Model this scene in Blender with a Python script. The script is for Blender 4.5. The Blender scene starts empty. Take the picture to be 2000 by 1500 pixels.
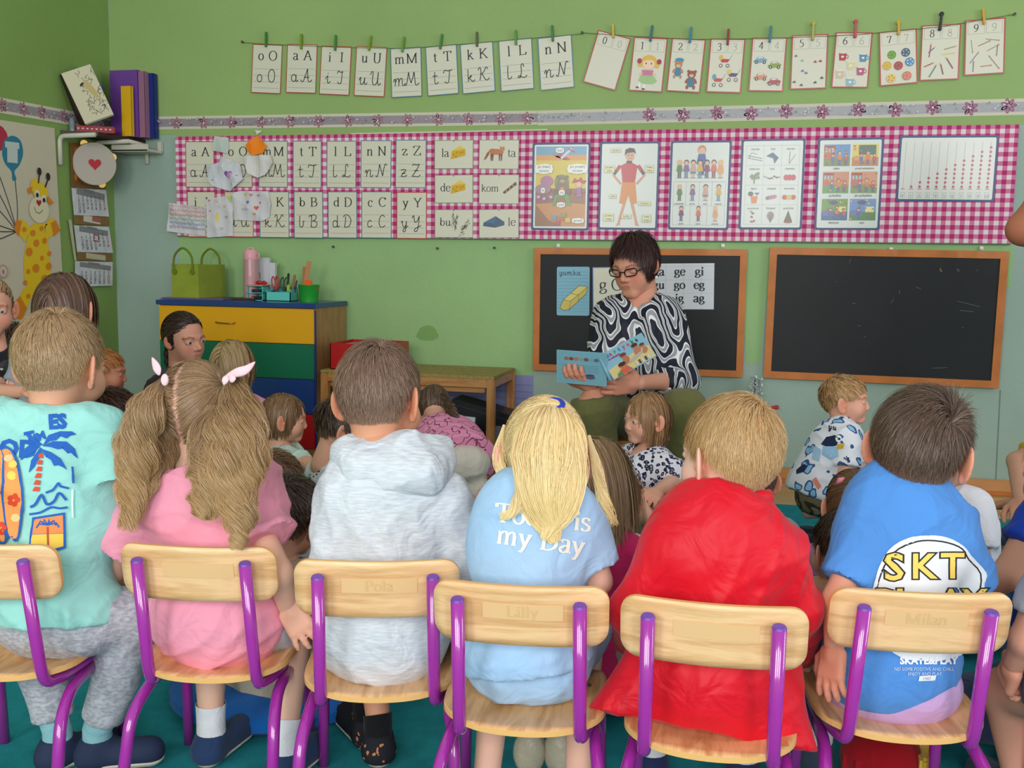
import bpy, bmesh, math, random
import numpy as np
from mathutils import Vector, Matrix
from mathutils.bvhtree import BVHTree
sc = bpy.context.scene
# ---------------------------------------------------------------- camera, world, light, exposure
F_PX, PITCH, YAW, ROLL, CAMZ, WY = 2000.0, math.radians(6.8), math.radians(13.2), math.radians(.85), .95, 4.64
cf = Vector((-math.sin(YAW)*math.cos(PITCH), math.cos(YAW)*math.cos(PITCH), -math.sin(PITCH)))
_r = Vector((math.cos(YAW), math.sin(YAW), 0)); _u = _r.cross(cf)
cr = _r*math.cos(ROLL)+_u*math.sin(ROLL); cu = _u*math.cos(ROLL)-_r*math.sin(ROLL)
CAM = Vector((0, 0, CAMZ))
cam = bpy.data.cameras.new('camera'); camo = bpy.data.objects.new('camera', cam); sc.collection.objects.link(camo)
cam.sensor_width = 36; cam.lens = 36*F_PX/2000; cam.clip_start = .05
camo.matrix_world = Matrix(((cr.x, cu.x, -cf.x, 0), (cr.y, cu.y, -cf.y, 0), (cr.z, cu.z, -cf.z, CAMZ), (0, 0, 0, 1)))
sc.camera = camo
w = bpy.data.worlds.new('world'); sc.world = w; w.use_nodes = True
w.node_tree.nodes['Background'].inputs[0].default_value = (.93, .97, 1, 1); w.node_tree.nodes['Background'].inputs[1].default_value = .42
def area(name, loc, rot, sx, sy, e, col=(1, 1, 1)):
    l = bpy.data.lights.new(name, 'AREA'); l.shape = 'RECTANGLE'; l.size = sx; l.size_y = sy; l.energy = e; l.color = col
    o = bpy.data.objects.new(name, l); sc.collection.objects.link(o); o.location = loc; o.rotation_euler = [math.radians(a) for a in rot]
# daylight through the tall windows of the wall behind the photographer and one on the right hand side
for i, x in enumerate((-1.9, .1, 2.1)):
    area('window_daylight', (x, -2.6, 1.95), (80, 0, 0), 1.3, 1.8, 60, (1, .985, .96))
area('side_window_daylight', (4.2, 1.6, 1.9), (80, 0, 70), 1.6, 1.7, 40, (1, .99, .97))
sc.view_settings.view_transform = 'Standard'; sc.view_settings.look = 'None'; sc.view_settings.gamma = 1
sc.view_settings.use_curve_mapping = False; sc.view_settings.exposure = 0.35
# ---------------------------------------------------------------- helpers
rnd = random.Random(5); nr = np.random.default_rng(7)
def ray(px, py): return cf + cr*((px-1000)/F_PX) - cu*((py-750)/F_PX)
def pt(px, py, d): return CAM + ray(px, py)*d                     # point at depth d metres along the axis
def wp(px, py, off=0.): r = ray(px, py); return CAM + r*((WY-off)/r.y)
def zp(px, py, z): r = ray(px, py); return CAM + r*((z-CAMZ)/r.z)
def xp(px, py, x): r = ray(px, py); return CAM + r*(x/r.x)
def lin(c): return tuple(((v/255+.055)/1.055)**2.4 if v > 10 else v/255/12.92 for v in c)
MATS = {}
def mat(name, col, rough=.7, metal=0, bump=0, bscale=200, var=0, vscale=6, coat=0, alpha=None, spec=.4, sheen=0, trans=0, sss=0, wrk=0):
    k = name
    if k in MATS: return MATS[k]
    m = bpy.data.materials.new(name); m.use_nodes = True; MATS[k] = m
    nt = m.node_tree; b = nt.nodes['Principled BSDF']; L = nt.links.new
    c = lin(col)+(1,)
    b.inputs['Base Color'].default_value = c; b.inputs['Roughness'].default_value = rough; b.inputs['Metallic'].default_value = metal
    b.inputs['Specular IOR Level'].default_value = spec; b.inputs['Coat Weight'].default_value = coat
    if sheen: b.inputs['Sheen Weight'].default_value = sheen
    if trans: b.inputs['Transmission Weight'].default_value = trans
    if sss: b.inputs['Subsurface Weight'].default_value = sss; b.inputs['Subsurface Radius'].default_value = (1, .3, .15); b.inputs['Subsurface Scale'].default_value = .008
    if var or bump or wrk:
        tc = nt.nodes.new('ShaderNodeTexCoord')
    if var:
        n = nt.nodes.new('ShaderNodeTexNoise'); n.inputs['Scale'].default_value = vscale; n.inputs['Detail'].default_value = 6
        L(tc.outputs['Object'], n.inputs['Vector'])
        h = nt.nodes.new('ShaderNodeMixRGB'); h.blend_type = 'MIX'
        h.inputs[1].default_value = tuple(x*(1-var) for x in c[:3])+(1,); h.inputs[2].default_value = tuple(min(1, x*(1+var)) for x in c[:3])+(1,)
        r = nt.nodes.new('ShaderNodeValToRGB'); r.color_ramp.elements[0].position = .3; r.color_ramp.elements[1].position = .7
        L(n.outputs['Fac'], r.inputs[0]); L(r.outputs[0], h.inputs[0]); L(h.outputs[0], b.inputs['Base Color'])
    if bump:
        n2 = nt.nodes.new('ShaderNodeTexNoise'); n2.inputs['Scale'].default_value = bscale; n2.inputs['Detail'].default_value = 4
        L(tc.outputs['Object'], n2.inputs['Vector'])
        bm_ = nt.nodes.new('ShaderNodeBump'); bm_.inputs['Strength'].default_value = bump; bm_.inputs['Distance'].default_value = .004
        L(n2.outputs['Fac'], bm_.inputs['Height']); L(bm_.outputs[0], b.inputs['Normal'])
        if wrk:                                                    # soft creases
            n3 = nt.nodes.new('ShaderNodeTexNoise'); n3.inputs['Scale'].default_value = 13; n3.inputs['Detail'].default_value = 2.5; n3.inputs['Distortion'].default_value = 1.4; L(tc.outputs['Object'], n3.inputs['Vector'])
            b3 = nt.nodes.new('ShaderNodeBump'); b3.inputs['Strength'].default_value = wrk; b3.inputs['Distance'].default_value = .03; L(n3.outputs['Fac'], b3.inputs['Height']); L(b3.outputs[0], bm_.inputs['Normal'])
    return m
def attrmat(name, rough=.6, spec=.4, sss=0, bump=0, bscale=300, coat=0, aniso=0):
    m = mat(name, (255, 255, 255), rough, spec=spec, sss=sss, bump=bump, bscale=bscale, coat=coat)
    nt = m.node_tree; a = nt.nodes.new('ShaderNodeAttribute'); a.attribute_name = 'Col'
    nt.links.new(a.outputs['Color'], nt.nodes['Principled BSDF'].inputs['Base Color']); return m
M_PRINT = attrmat('printed_paper', .45, .4)
M_GLOSS = attrmat('laminated_print', .22, .5)
M_INK = attrmat('fabric_print', .75, .2)
M_SKIN = attrmat('skin', .55, .35, sss=.12, bump=.06, bscale=900)
M_HAIR = attrmat('hair', .42, .45)
def npmesh(name, V, F, m, parent=None, col=None, smooth=True, loc=None, mw=None):
    """one mesh object from arrays; col = per-vertex linear colours"""
    me = bpy.data.meshes.new(name); V = np.asarray(V, np.float32).reshape(-1, 3)
    if loc is not None: V = V-np.asarray(loc, np.float32)
    if isinstance(F, np.ndarray):
        n, k = F.shape; me.vertices.add(len(V)); me.vertices.foreach_set('co', V.ravel())
        me.loops.add(n*k); me.loops.foreach_set('vertex_index', F.astype(np.int32).ravel())
        me.polygons.add(n); me.polygons.foreach_set('loop_start', np.arange(0, n*k, k, dtype=np.int32))
        me.update(calc_edges=True); me.validate()
    else: me.from_pydata(V.tolist(), [], F)
    if smooth: me.polygons.foreach_set('use_smooth', [True]*len(me.polygons))
    if col is not None:
        c = np.ones((len(V), 4), np.float32); c[:, :3] = col
        a = me.color_attributes.new('Col', 'FLOAT_COLOR', 'POINT'); a.data.foreach_set('color', c.ravel())
    me.materials.append(m); o = bpy.data.objects.new(name, me); sc.collection.objects.link(o)
    if mw is not None: o.matrix_world = mw
    elif loc is not None and parent is None: o.location = loc
    if parent is not None:
        o.parent = parent
    return o
def tag(o, label, cat, group=None, kind=None):
    if label: o['label'] = label
    if cat: o['category'] = cat
    if group: o['group'] = group
    if kind: o['kind'] = kind
    return o
def thing(name, label, cat, loc=(0, 0, 0), rot=0, group=None, mw=None):
    o = bpy.data.objects.new(name, None); sc.collection.objects.link(o); o.empty_display_size = .05
    if mw is not None: o.matrix_world = mw
    else: o.location = loc; o.rotation_euler = (0, 0, rot)
    return tag(o, label, cat, group)
def copytree(o, parent=None):
    c = o.copy(); sc.collection.objects.link(c); c.parent = parent
    for ch in o.children: copytree(ch, c)
    return c
class MB:                                                          # small solid builder -> one mesh
    def __init__(s): s.bm = bmesh.new()
    def box(s, a, b, bev=0, M=None):
        a, b = Vector(a), Vector(b); r = bmesh.ops.create_cube(s.bm, size=1)['verts']
        bmesh.ops.scale(s.bm, vec=b-a, verts=r); bmesh.ops.translate(s.bm, vec=(a+b)/2, verts=r)
        if bev:
            e = list({e for v in r for e in v.link_edges}); q = bmesh.ops.bevel(s.bm, geom=e, offset=bev, segments=2, affect='EDGES'); r = list({v for f in q['faces'] for v in f.verts} | {v for v in r if v.is_valid})
        if M is not None: bmesh.ops.transform(s.bm, matrix=M, verts=r)
        return s
    def cyl(s, a, b, ra, rb=None, n=16):
        a, b = Vector(a), Vector(b); rb = ra if rb is None else rb; d = b-a
        r = bmesh.ops.create_cone(s.bm, segments=n, radius1=ra, radius2=rb, depth=d.length, cap_ends=True)['verts']
        bmesh.ops.transform(s.bm, matrix=Matrix.Translation((a+b)/2) @ d.to_track_quat('Z', 'Y').to_matrix().to_4x4(), verts=r); return s
    def sph(s, c, r, n=16, sc_=(1, 1, 1)):
        q = bmesh.ops.create_uvsphere(s.bm, u_segments=n, v_segments=n//2+2, radius=r)['verts']
        bmesh.ops.scale(s.bm, vec=sc_, verts=q); bmesh.ops.translate(s.bm, vec=c, verts=q); return s
    def prism(s, pts, z0, z1, M=None):
        lo = [s.bm.verts.new((p[0], p[1], z0)) for p in pts]; hi = [s.bm.verts.new((p[0], p[1], z1)) for p in pts]; n = len(pts)
        s.bm.faces.new(lo[::-1]); s.bm.faces.new(hi)
        for i in range(n): s.bm.faces.new((lo[i], lo[(i+1) % n], hi[(i+1) % n], hi[i]))
        if M is not None: bmesh.ops.transform(s.bm, matrix=M, verts=lo+hi)
        return s
    def lathe(s, prof, c=(0, 0, 0), n=32):
        rings = []
        for r, z in prof: rings.append([s.bm.verts.new((c[0]+r*math.cos(2*math.pi*i/n), c[1]+r*math.sin(2*math.pi*i/n), c[2]+z)) for i in range(n)])
        for a, b in zip(rings, rings[1:]):
            for i in range(n): s.bm.faces.new((a[i], a[(i+1) % n], b[(i+1) % n], b[i]))
        return s
    def tube(s, path, r, n=12, cap=True):
        V, Fc = tube_np(path, r, n, cap); vs = [s.bm.verts.new(v) for v in V]
        for f in Fc: s.bm.faces.new([vs[i] for i in f])
        return s
    def obj(s, name, m, parent=None, smooth=False, loc=None):
        me = bpy.data.meshes.new(name); bmesh.ops.recalc_face_normals(s.bm, faces=s.bm.faces); s.bm.to_mesh(me); s.bm.free()
        me.materials.append(m)
        if smooth:
            me.polygons.foreach_set('use_smooth', [True]*len(me.polygons))
            try: me.set_sharp_from_angle(angle=math.radians(40))
            except Exception: pass
        o = bpy.data.objects.new(name, me); sc.collection.objects.link(o)
        if parent is not None: o.parent = parent
        if loc is not None: o.location = loc
        return o
def smooth_path(pts, n=6, closed=False):                           # catmull-rom
    P = [np.array(p, float) for p in pts]
    if closed: P = [P[-1]]+P+[P[0], P[1]]
    else: P = [2*P[0]-P[1]]+P+[2*P[-1]-P[-2]]
    out = []
    for i in range(1, len(P)-2):
        for k in range(n):
            t = k/n; a, b, c, d = P[i-1:i+3]
            out.append(.5*((2*b)+(c-a)*t+(2*a-5*b+4*c-d)*t*t+(-a+3*b-3*c+d)*t**3))
    if not closed: out.append(P[-2])
    return np.array(out)
def round_path(pts, r, n=6):                                       # polyline with rounded corners
    P = [Vector(p) for p in pts]; out = [P[0]]
    for i in range(1, len(P)-1):
        a = (P[i-1]-P[i]); b = (P[i+1]-P[i]); rr = min(r, a.length*.45, b.length*.45); a = P[i]+a.normalized()*rr; b = P[i]+b.normalized()*rr
        for k in range(n+1):
            t = k/n; out.append(a*(1-t)**2+P[i]*2*t*(1-t)+b*t*t)
    return out+[P[-1]]
def tube_np(path, r, n=12, cap=True):
    P = np.array([tuple(p) for p in path], float); m = len(P); R = np.broadcast_to(np.asarray(r, float), (m,))
    T = np.gradient(P, axis=0); T /= np.linalg.norm(T, axis=1)[:, None]+1e-12
    ref = np.array([0, 0, 1.]) if abs(T[0][2]) < .9 else np.array([1., 0, 0]); V = []; a = np.cross(T[0], ref); a /= np.linalg.norm(a)
    for i in range(m):
        a = a-T[i]*np.dot(a, T[i]); a /= np.linalg.norm(a); b = np.cross(T[i], a)
        for k in range(n):
            g = 2*math.pi*k/n; V.append(P[i]+R[i]*(math.cos(g)*a+math.sin(g)*b))
    Fc = [(i*n+k, i*n+(k+1) % n, (i+1)*n+(k+1) % n, (i+1)*n+k) for i in range(m-1) for k in range(n)]
    if cap: Fc += [tuple(range(n))[::-1], tuple((m-1)*n+k for k in range(n))]
    return [tuple(v) for v in V], Fc
# ---------------------------------------------------------------- letter shapes drawn with a pen (no font file needed)
def E(cx, cy, rx, ry, a0=90, a1=450, n=None):
    n = n or max(6, int(abs(a1-a0)/20)); return [(cx+rx*math.cos(math.radians(a0+(a1-a0)*i/n)), cy+ry*math.sin(math.radians(a0+(a1-a0)*i/n))) for i in range(n+1)]
def C(*p): return [tuple(q) for q in smooth_path([(p[i], p[i+1]) for i in range(0, len(p), 2)], 5)]
def Ln(*p): return [(p[i], p[i+1]) for i in range(0, len(p), 2)]
def S(x, y, w=.17): return ('s', x, y, w)
SER = {
'o': (.46, [E(.22, .22, .18, .225)]), 'O': (.7, [E(.34, .33, .29, .335)]), 'Q': (.7, [E(.34, .33, .29, .335)]),
'a': (.44, [C(.06, .36, .1, .44, .2, .455, .3, .41, .32, .3), Ln(.32, .34, .32, .08), C(.32, .08, .36, .01, .43, .04), C(.32, .27, .16, .22, .05, .13, .09, .02, .2, 0, .32, .1)]),
'A': (.7, [Ln(.08, .01, .34, .66), Ln(.34, .66, .6, .01), Ln(.17, .24, .5, .24), S(.08, .01), S(.6, .01, .2)]),
'i': (.26, [Ln(.13, .01, .13, .43), S(.13, .01), S(.09, .43, .09), ('d', .13, .6)]), 'I': (.34, [Ln(.16, .01, .16, .65), S(.16, .01, .24), S(.16, .65, .24)]),
'u': (.5, [Ln(.1, .43, .1, .12), C(.1, .14, .13, .02, .23, 0, .36, .1), Ln(.37, .43, .37, .01), S(.07, .43, .09), S(.33, .43, .09), S(.41, .01, .09)]),
'U': (.7, [Ln(.15, .65, .15, .2), C(.15, .22, .2, .03, .34, -.01, .5, .05, .55, .22), Ln(.55, .22, .55, .65), S(.15, .65, .22), S(.55, .65, .2)]),
'm': (.76, [Ln(.1, .01, .1, .43), C(.1, .34, .2, .43, .29, .44, .36, .34), Ln(.36, .34, .36, .01), C(.36, .34, .47, .43, .56, .44, .62, .34), Ln(.62, .34, .62, .01), S(.1, .01), S(.36, .01), S(.62, .01), S(.06, .43, .08)]),
'M': (.9, [Ln(.13, .01, .13, .65), Ln(.13, .65, .43, .02), Ln(.43, .02, .73, .65), Ln(.74, .65, .74, .01), S(.13, .01), S(.74, .01, .2), S(.1, .65, .14), S(.77, .65, .14)]),
't': (.3, [Ln(.14, .58, .14, .1), C(.14, .1, .18, .01, .28, .04), ('s', .14, .43, .24)]),
'T': (.64, [Ln(.31, .01, .31, .65), ('s', .31, .65, .54), S(.31, .01, .22), Ln(.05, .65, .04, .52), Ln(.57, .65, .58, .52)]),
'k': (.5, [Ln(.11, .01, .11, .67), Ln(.12, .2, .36, .43), Ln(.2, .27, .42, .01), S(.11, .01), S(.42, .01), S(.34, .43, .16), S(.07, .67, .09)]),
'K': (.72, [Ln(.15, .01, .15, .65), Ln(.16, .28, .54, .65), Ln(.27, .39, .6, .01), S(.15, .01, .22), S(.15, .65, .22), S(.6, .01, .18), S(.54, .65, .18)]),
'l': (.26, [Ln(.13, .01, .13, .67), S(.13, .01), S(.09, .67, .09)]),
'L': (.6, [Ln(.15, .01, .15, .65), S(.15, .65, .22), ('s', .3, .01, .5), Ln(.54, .01, .57, .17)]),
'n': (.5, [Ln(.1, .01, .1, .43), C(.1, .33, .2, .43, .31, .44, .37, .33), Ln(.37, .33, .37, .01), S(.1, .01), S(.37, .01), S(.06, .43, .08)]),
'N': (.74, [Ln(.14, .01, .14, .65), Ln(.12, .65, .58, .02), Ln(.58, .02, .58, .65), S(.14, .01), S(.58, .65), S(.1, .65, .12)]),
'z': (.44, [('s', .21, .43, .32), Ln(.37, .43, .06, .01), ('s', .21, .01, .34), Ln(.05, .43, .04, .33), Ln(.38, .01, .4, .12)]),
'Z': (.62, [('s', .3, .65, .48), Ln(.53, .65, .06, .01), ('s', .3, .01, .5), Ln(.06, .65, .05, .52), Ln(.55, .01, .57, .16)]),
'b': (.5, [Ln(.1, .03, .1, .67), E(.24, .22, .17, .21, 150, -190), S(.06, .67, .09)]),
'B': (.64, [Ln(.14, .01, .14, .65), C(.14, .65, .35, .65, .47, .57, .45, .42, .33, .35, .14, .34), C(.33, .35, .5, .3, .53, .15, .42, .03, .14, .01), S(.1, .01, .14), S(.1, .65, .14)]),
'd': (.5, [Ln(.38, .03, .38, .67), E(.23, .22, .17, .21, 30, 330), S(.34, .67, .09), S(.42, .01, .09)]),
'D': (.7, [Ln(.14, .01, .14, .65), C(.14, .65, .35, .65, .54, .53, .59, .33, .54, .13, .35, .01, .14, .01), S(.1, .01, .14), S(.1, .65, .14)]),
'c': (.42, [E(.22, .22, .17, .225, 45, 315), ('d', .34, .36)]), 'C': (.66, [E(.34, .33, .27, .335, 40, 320), Ln(.56, .65, .56, .5)]),
'y': (.48, [Ln(.08, .43, .24, .03), Ln(.4, .43, .2, -.1), C(.2, -.1, .14, -.19, .06, -.17), S(.08, .43), S(.4, .43)]),
'Y': (.68, [Ln(.1, .65, .34, .3), Ln(.58, .65, .34, .3), Ln(.34, .3, .34, .01), S(.1, .65), S(.58, .65), S(.34, .01, .2)]),
'g': (.46, [E(.2, .3, .13, .14), C(.1, .2, .08, .12, .16, .08, .32, .07, .4, -.02, .32, -.14, .16, -.17, .05, -.1, .1, -.01, .2, .03), Ln(.3, .4, .42, .42)]),
'G': (.72, [E(.34, .33, .28, .335, 45, 330), Ln(.57, .3, .57, .08), S(.55, .3, .18), Ln(.57, .65, .57, .5)]),
'e': (.42, [C(.05, .26, .37, .26, .34, .4, .21, .45, .08, .37, .05, .2, .13, .03, .26, 0, .38, .1)]),
'0': (.46, [E(.22, .32, .16, .33)]), '1': (.46, [Ln(.22, .01, .22, .66), S(.22, .01, .2), Ln(.22, .66, .1, .58)]),
'2': (.46, [C(.06, .52, .12, .64, .24, .66, .35, .58, .34, .42, .2, .2, .05, .02), ('s', .22, .02, .34), Ln(.38, .02, .4, .12)]),
'3': (.46, [C(.07, .56, .16, .66, .3, .64, .34, .52, .27, .4, .16, .36), C(.16, .36, .33, .34, .37, .2, .3, .04, .16, 0, .05, .05)]),
'4': (.46, [Ln(.3, .01, .3, .66), Ln(.3, .66, .04, .2), Ln(.04, .2, .42, .2)]),
'5': (.46, [Ln(.36, .65, .13, .65), Ln(.13, .65, .1, .4), C(.1, .38, .28, .4, .37, .25, .33, .07, .18, 0, .05, .04)]),
'6': (.46, [C(.36, .66, .18, .56, .07, .34, .08, .1, .22, 0, .36, .1, .36, .28, .24, .4, .09, .32)]),
'7': (.46, [('s', .22, .63, .34), Ln(.38, .65, .18, .01), Ln(.06, .63, .05, .54)]),
'8': (.46, [E(.22, .5, .13, .15), E(.22, .18, .16, .18)]), '9': (.46, [C(.08, 0, .26, .1, .37, .32, .36, .56, .22, .66, .08, .56, .08, .38, .2, .26, .35, .34)]),
' ': (.3, []), '.': (.2, [('d', .1, .03)]), '-': (.3, [('s', .15, .25, .2)]),
'P': (.6, [Ln(.15, .01, .15, .65), C(.15, .65, .36, .65, .48, .55, .46, .4, .34, .31, .15, .31), S(.15, .01, .22), S(.11, .65, .14)]),
'r': (.34, [Ln(.1, .01, .1, .43), C(.1, .32, .18, .43, .3, .42), S(.1, .01)]), 'p': (.5, [Ln(.1, -.19, .1, .43), E(.24, .22, .17, .21, 150, -190), S(.1, -.19), S(.06, .43, .08)]),
's': (.38, [C(.32, .36, .24, .44, .1, .42, .08, .3, .2, .23, .32, .14, .28, .02, .12, 0, .05, .08)]), 'w': (.66, [Ln(.06, .43, .2, .01), Ln(.2, .01, .33, .43), Ln(.33, .43, .46, .01), Ln(.46, .01, .6, .43), S(.06, .43), S(.6, .43)]),
'j': (.26, [Ln(.15, .43, .15, -.08), C(.15, -.08, .12, -.17, .02, -.17), ('d', .15, .6), S(.1, .43, .09)]), 'h': (.5, [Ln(.1, .01, .1, .67), C(.1, .33, .2, .43, .31, .44, .37, .33), Ln(.37, .33, .37, .01), S(.1, .01), S(.37, .01)]),
'x': (.46, [Ln(.06, .43, .38, .01), Ln(.38, .43, .05, .01), S(.06, .43), S(.38, .01)]), 'v': (.46, [Ln(.06, .43, .22, .01), Ln(.22, .01, .38, .43), S(.06, .43), S(.38, .43)]),
}
CUR = {
'o': (.42, [E(.2, .2, .15, .21)]), 'O': (.56, [E(.27, .36, .21, .37)]),
'a': (.5, [E(.2, .2, .15, .2), C(.35, .4, .34, .15, .38, 0, .5, .1)]), 'A': (.78, [C(.02, .12, .1, 0, .2, .06, .32, .4, .44, .75), C(.44, .75, .46, .4, .5, .08, .6, 0, .74, .12), Ln(.22, .26, .56, .26)]),
'i': (.38, [C(.02, .22, .12, .4, .16, .38, .15, .1, .22, 0, .34, .12), ('d', .17, .56)]), 'I': (.5, [C(.05, .58, .12, .74, .24, .66, .42, .7), C(.36, .7, .34, .3, .3, .04, .18, .0, .08, .1)]),
'J': (.5, [C(.05, .58, .12, .74, .24, .66, .42, .7), C(.36, .7, .34, .3, .3, .04, .18, .0, .08, .1)]),
'u': (.56, [C(.02, .22, .12, .4, .13, .3, .12, .08, .22, 0, .34, .16, .38, .4), C(.38, .4, .37, .1, .44, 0, .54, .12)]), 'U': (.72, [C(.04, .56, .12, .74, .2, .7, .18, .3, .22, .05, .34, 0, .48, .2, .52, .72), C(.52, .72, .5, .2, .58, 0, .7, .12)]),
'm': (.8, [C(.02, .22, .1, .4, .14, .3, .12, 0), C(.13, .18, .24, .4, .34, .38, .34, 0), C(.34, .18, .45, .4, .56, .38, .56, .1, .64, 0, .76, .12)]), 'M': (.95, [C(.02, .12, .1, 0, .18, .2, .28, .75), C(.28, .75, .34, .4, .42, .12), C(.42, .12, .52, .4, .62, .75), C(.62, .75, .66, .3, .7, .02, .8, .0, .92, .12)]),
't': (.4, [C(.17, .68, .15, .3, .16, .06, .24, 0, .38, .1), Ln(.02, .45, .34, .45)]), 'T': (.62, [C(.04, .56, .12, .72, .32, .68, .58, .72), C(.42, .7, .38, .3, .32, .04, .2, 0, .1, .1)]),
'k': (.52, [Ln(.1, .7, .1, 0), C(.1, .18, .3, .36, .22, .2), C(.14, .2, .3, .06, .4, 0, .5, .1)]), 'K': (.7, [C(.02, .6, .1, .74, .18, .66, .16, .3, .1, .02), C(.6, .62, .5, .74, .36, .5, .18, .36), C(.24, .38, .4, .1, .52, 0, .68, .12)]),
'l': (.34, [C(.1, .72, .08, .3, .1, .04, .2, 0, .32, .12)]), 'L': (.62, [C(.4, .6, .34, .76, .24, .68, .24, .3, .14, .02, .04, .04, .1, .12, .26, .04, .42, 0, .56, .12)]),
'n': (.56, [C(.02, .22, .1, .4, .14, .3, .12, 0), C(.13, .18, .26, .4, .36, .36, .35, .1, .42, 0, .54, .12)]), 'N': (.76, [C(.02, .1, .1, 0, .18, .2, .26, .74), Ln(.26, .74, .46, .06), C(.46, .06, .54, .5, .62, .76, .72, .68)]),
'z': (.48, [C(.04, .38, .2, .42, .36, .38, .2, .2, .06, .02), C(.06, .02, .22, 0, .32, .02, .44, .1), Ln(.1, .2, .34, .2)]), 'Z': (.62, [C(.06, .64, .16, .74, .3, .68, .5, .72, .3, .36, .06, .02), C(.06, .02, .24, .02, .4, 0, .58, .1), Ln(.18, .36, .46, .36)]),
'b': (.48, [C(.1, .7, .08, .3, .1, .08, .2, 0, .32, .14, .32, .36, .42, .34)]), 'B': (.66, [C(.02, .6, .1, .74, .2, .62, .16, .02), C(.14, .66, .34, .76, .5, .64, .4, .44, .26, .38), C(.26, .38, .5, .34, .54, .14, .4, 0, .14, .04)]),
'd': (.52, [E(.2, .2, .15, .2), C(.35, .72, .34, .2, .38, 0, .5, .1)]), 'D': (.66, [C(.2, .66, .18, .3, .12, .02), C(.04, .62, .2, .76, .44, .66, .54, .4, .44, .1, .24, 0, .1, .04)]),
'c': (.4, [C(.32, .34, .2, .42, .08, .3, .06, .12, .16, 0, .36, .1)]), 'C': (.56, [C(.46, .62, .34, .74, .16, .6, .1, .3, .16, .06, .3, 0, .5, .12)]),
'y': (.52, [C(.02, .3, .1, .4, .12, .16, .2, .04, .32, .16, .36, .4), C(.36, .4, .32, 0, .26, -.24, .14, -.2, .2, -.06, .48, .12)]), 'Y': (.66, [C(.02, .58, .12, .74, .16, .5, .2, .34, .34, .4, .48, .7), C(.48, .7, .42, .1, .32, -.2, .18, -.2, .24, -.04, .6, .14)]),
'g': (.48, [E(.2, .2, .14, .2), C(.34, .4, .32, 0, .24, -.22, .1, -.18, .2, -.04, .46, .1)]), 'G': (.6, [C(.46, .62, .34, .74, .16, .6, .1, .3, .2, .06, .36, .1, .46, .36), C(.46, .36, .42, -.1, .26, -.2)]),
' ': (.3, []),
}
def _rib(path, wf):
    P = np.array(path, float); keep = [0]+[i for i in range(1, len(P)) if np.hypot(*(P[i]-P[i-1])) > 1e-5]; P = P[keep]
    if len(P) < 2: return [], []
    T = np.gradient(P, axis=0); T /= np.linalg.norm(T, axis=1)[:, None]+1e-9; N = np.stack([-T[:, 1], T[:, 0]], 1)
    W = np.array([wf(t) for t in T])[:, None]/2; n = len(P)
    V = np.concatenate([P+N*W, P-N*W]); return V.tolist(), [(i, i+1, n+i+1, n+i) for i in range(n-1)]
def glyphs(s, size, style='ser', thick=.085, thin=.035, gap=0.):
    """-> (V, F, width); base line at 0"""
    D = SER if style == 'ser' else CUR; x = 0; V = []; Fc = []
    for ch in s:
        w_, st = D.get(ch, D.get(ch.lower(), D[' ']))
        for t in st:
            if t[0] == 's': v, f = [(t[1]-t[3]/2, t[2]-thin/2), (t[1]+t[3]/2, t[2]-thin/2), (t[1]+t[3]/2, t[2]+thin/2), (t[1]-t[3]/2, t[2]+thin/2)], [(0, 1, 2, 3)]
            elif t[0] == 'd': v = E(t[1], t[2], thick*.6, thick*.6, 0, 324, 9); f = [tuple(range(10))]
            else: v, f = _rib(t, (lambda q: thin+(thick-thin)*abs(q[1])**1.5) if style == 'ser' else (lambda q: thick))
            k = len(V); V += [((x+a)*size, b*size) for a, b in v]; Fc += [tuple(k+i for i in ff) for ff in f]
        x += w_+gap
    return V, Fc, x*size
def btext(s, size, bold=0., shear=0.):                              # the built-in font, as flat triangles
    c = bpy.data.curves.new('t', 'FONT'); c.body = s; c.size = size; c.offset = bold; c.shear = shear; c.resolution_u = 2; c.fill_mode = 'FRONT'
    o = bpy.data.objects.new('t', c); sc.collection.objects.link(o); me = bpy.data.meshes.new_from_object(o)
    V = [(v.co.x, v.co.y) for v in me.vertices]; Fc = [tuple(p.vertices) for p in me.polygons]
    bpy.data.objects.remove(o); bpy.data.curves.remove(c); bpy.data.meshes.remove(me)
    return V, Fc, (max(v[0] for v in V) if V else 0)
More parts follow.
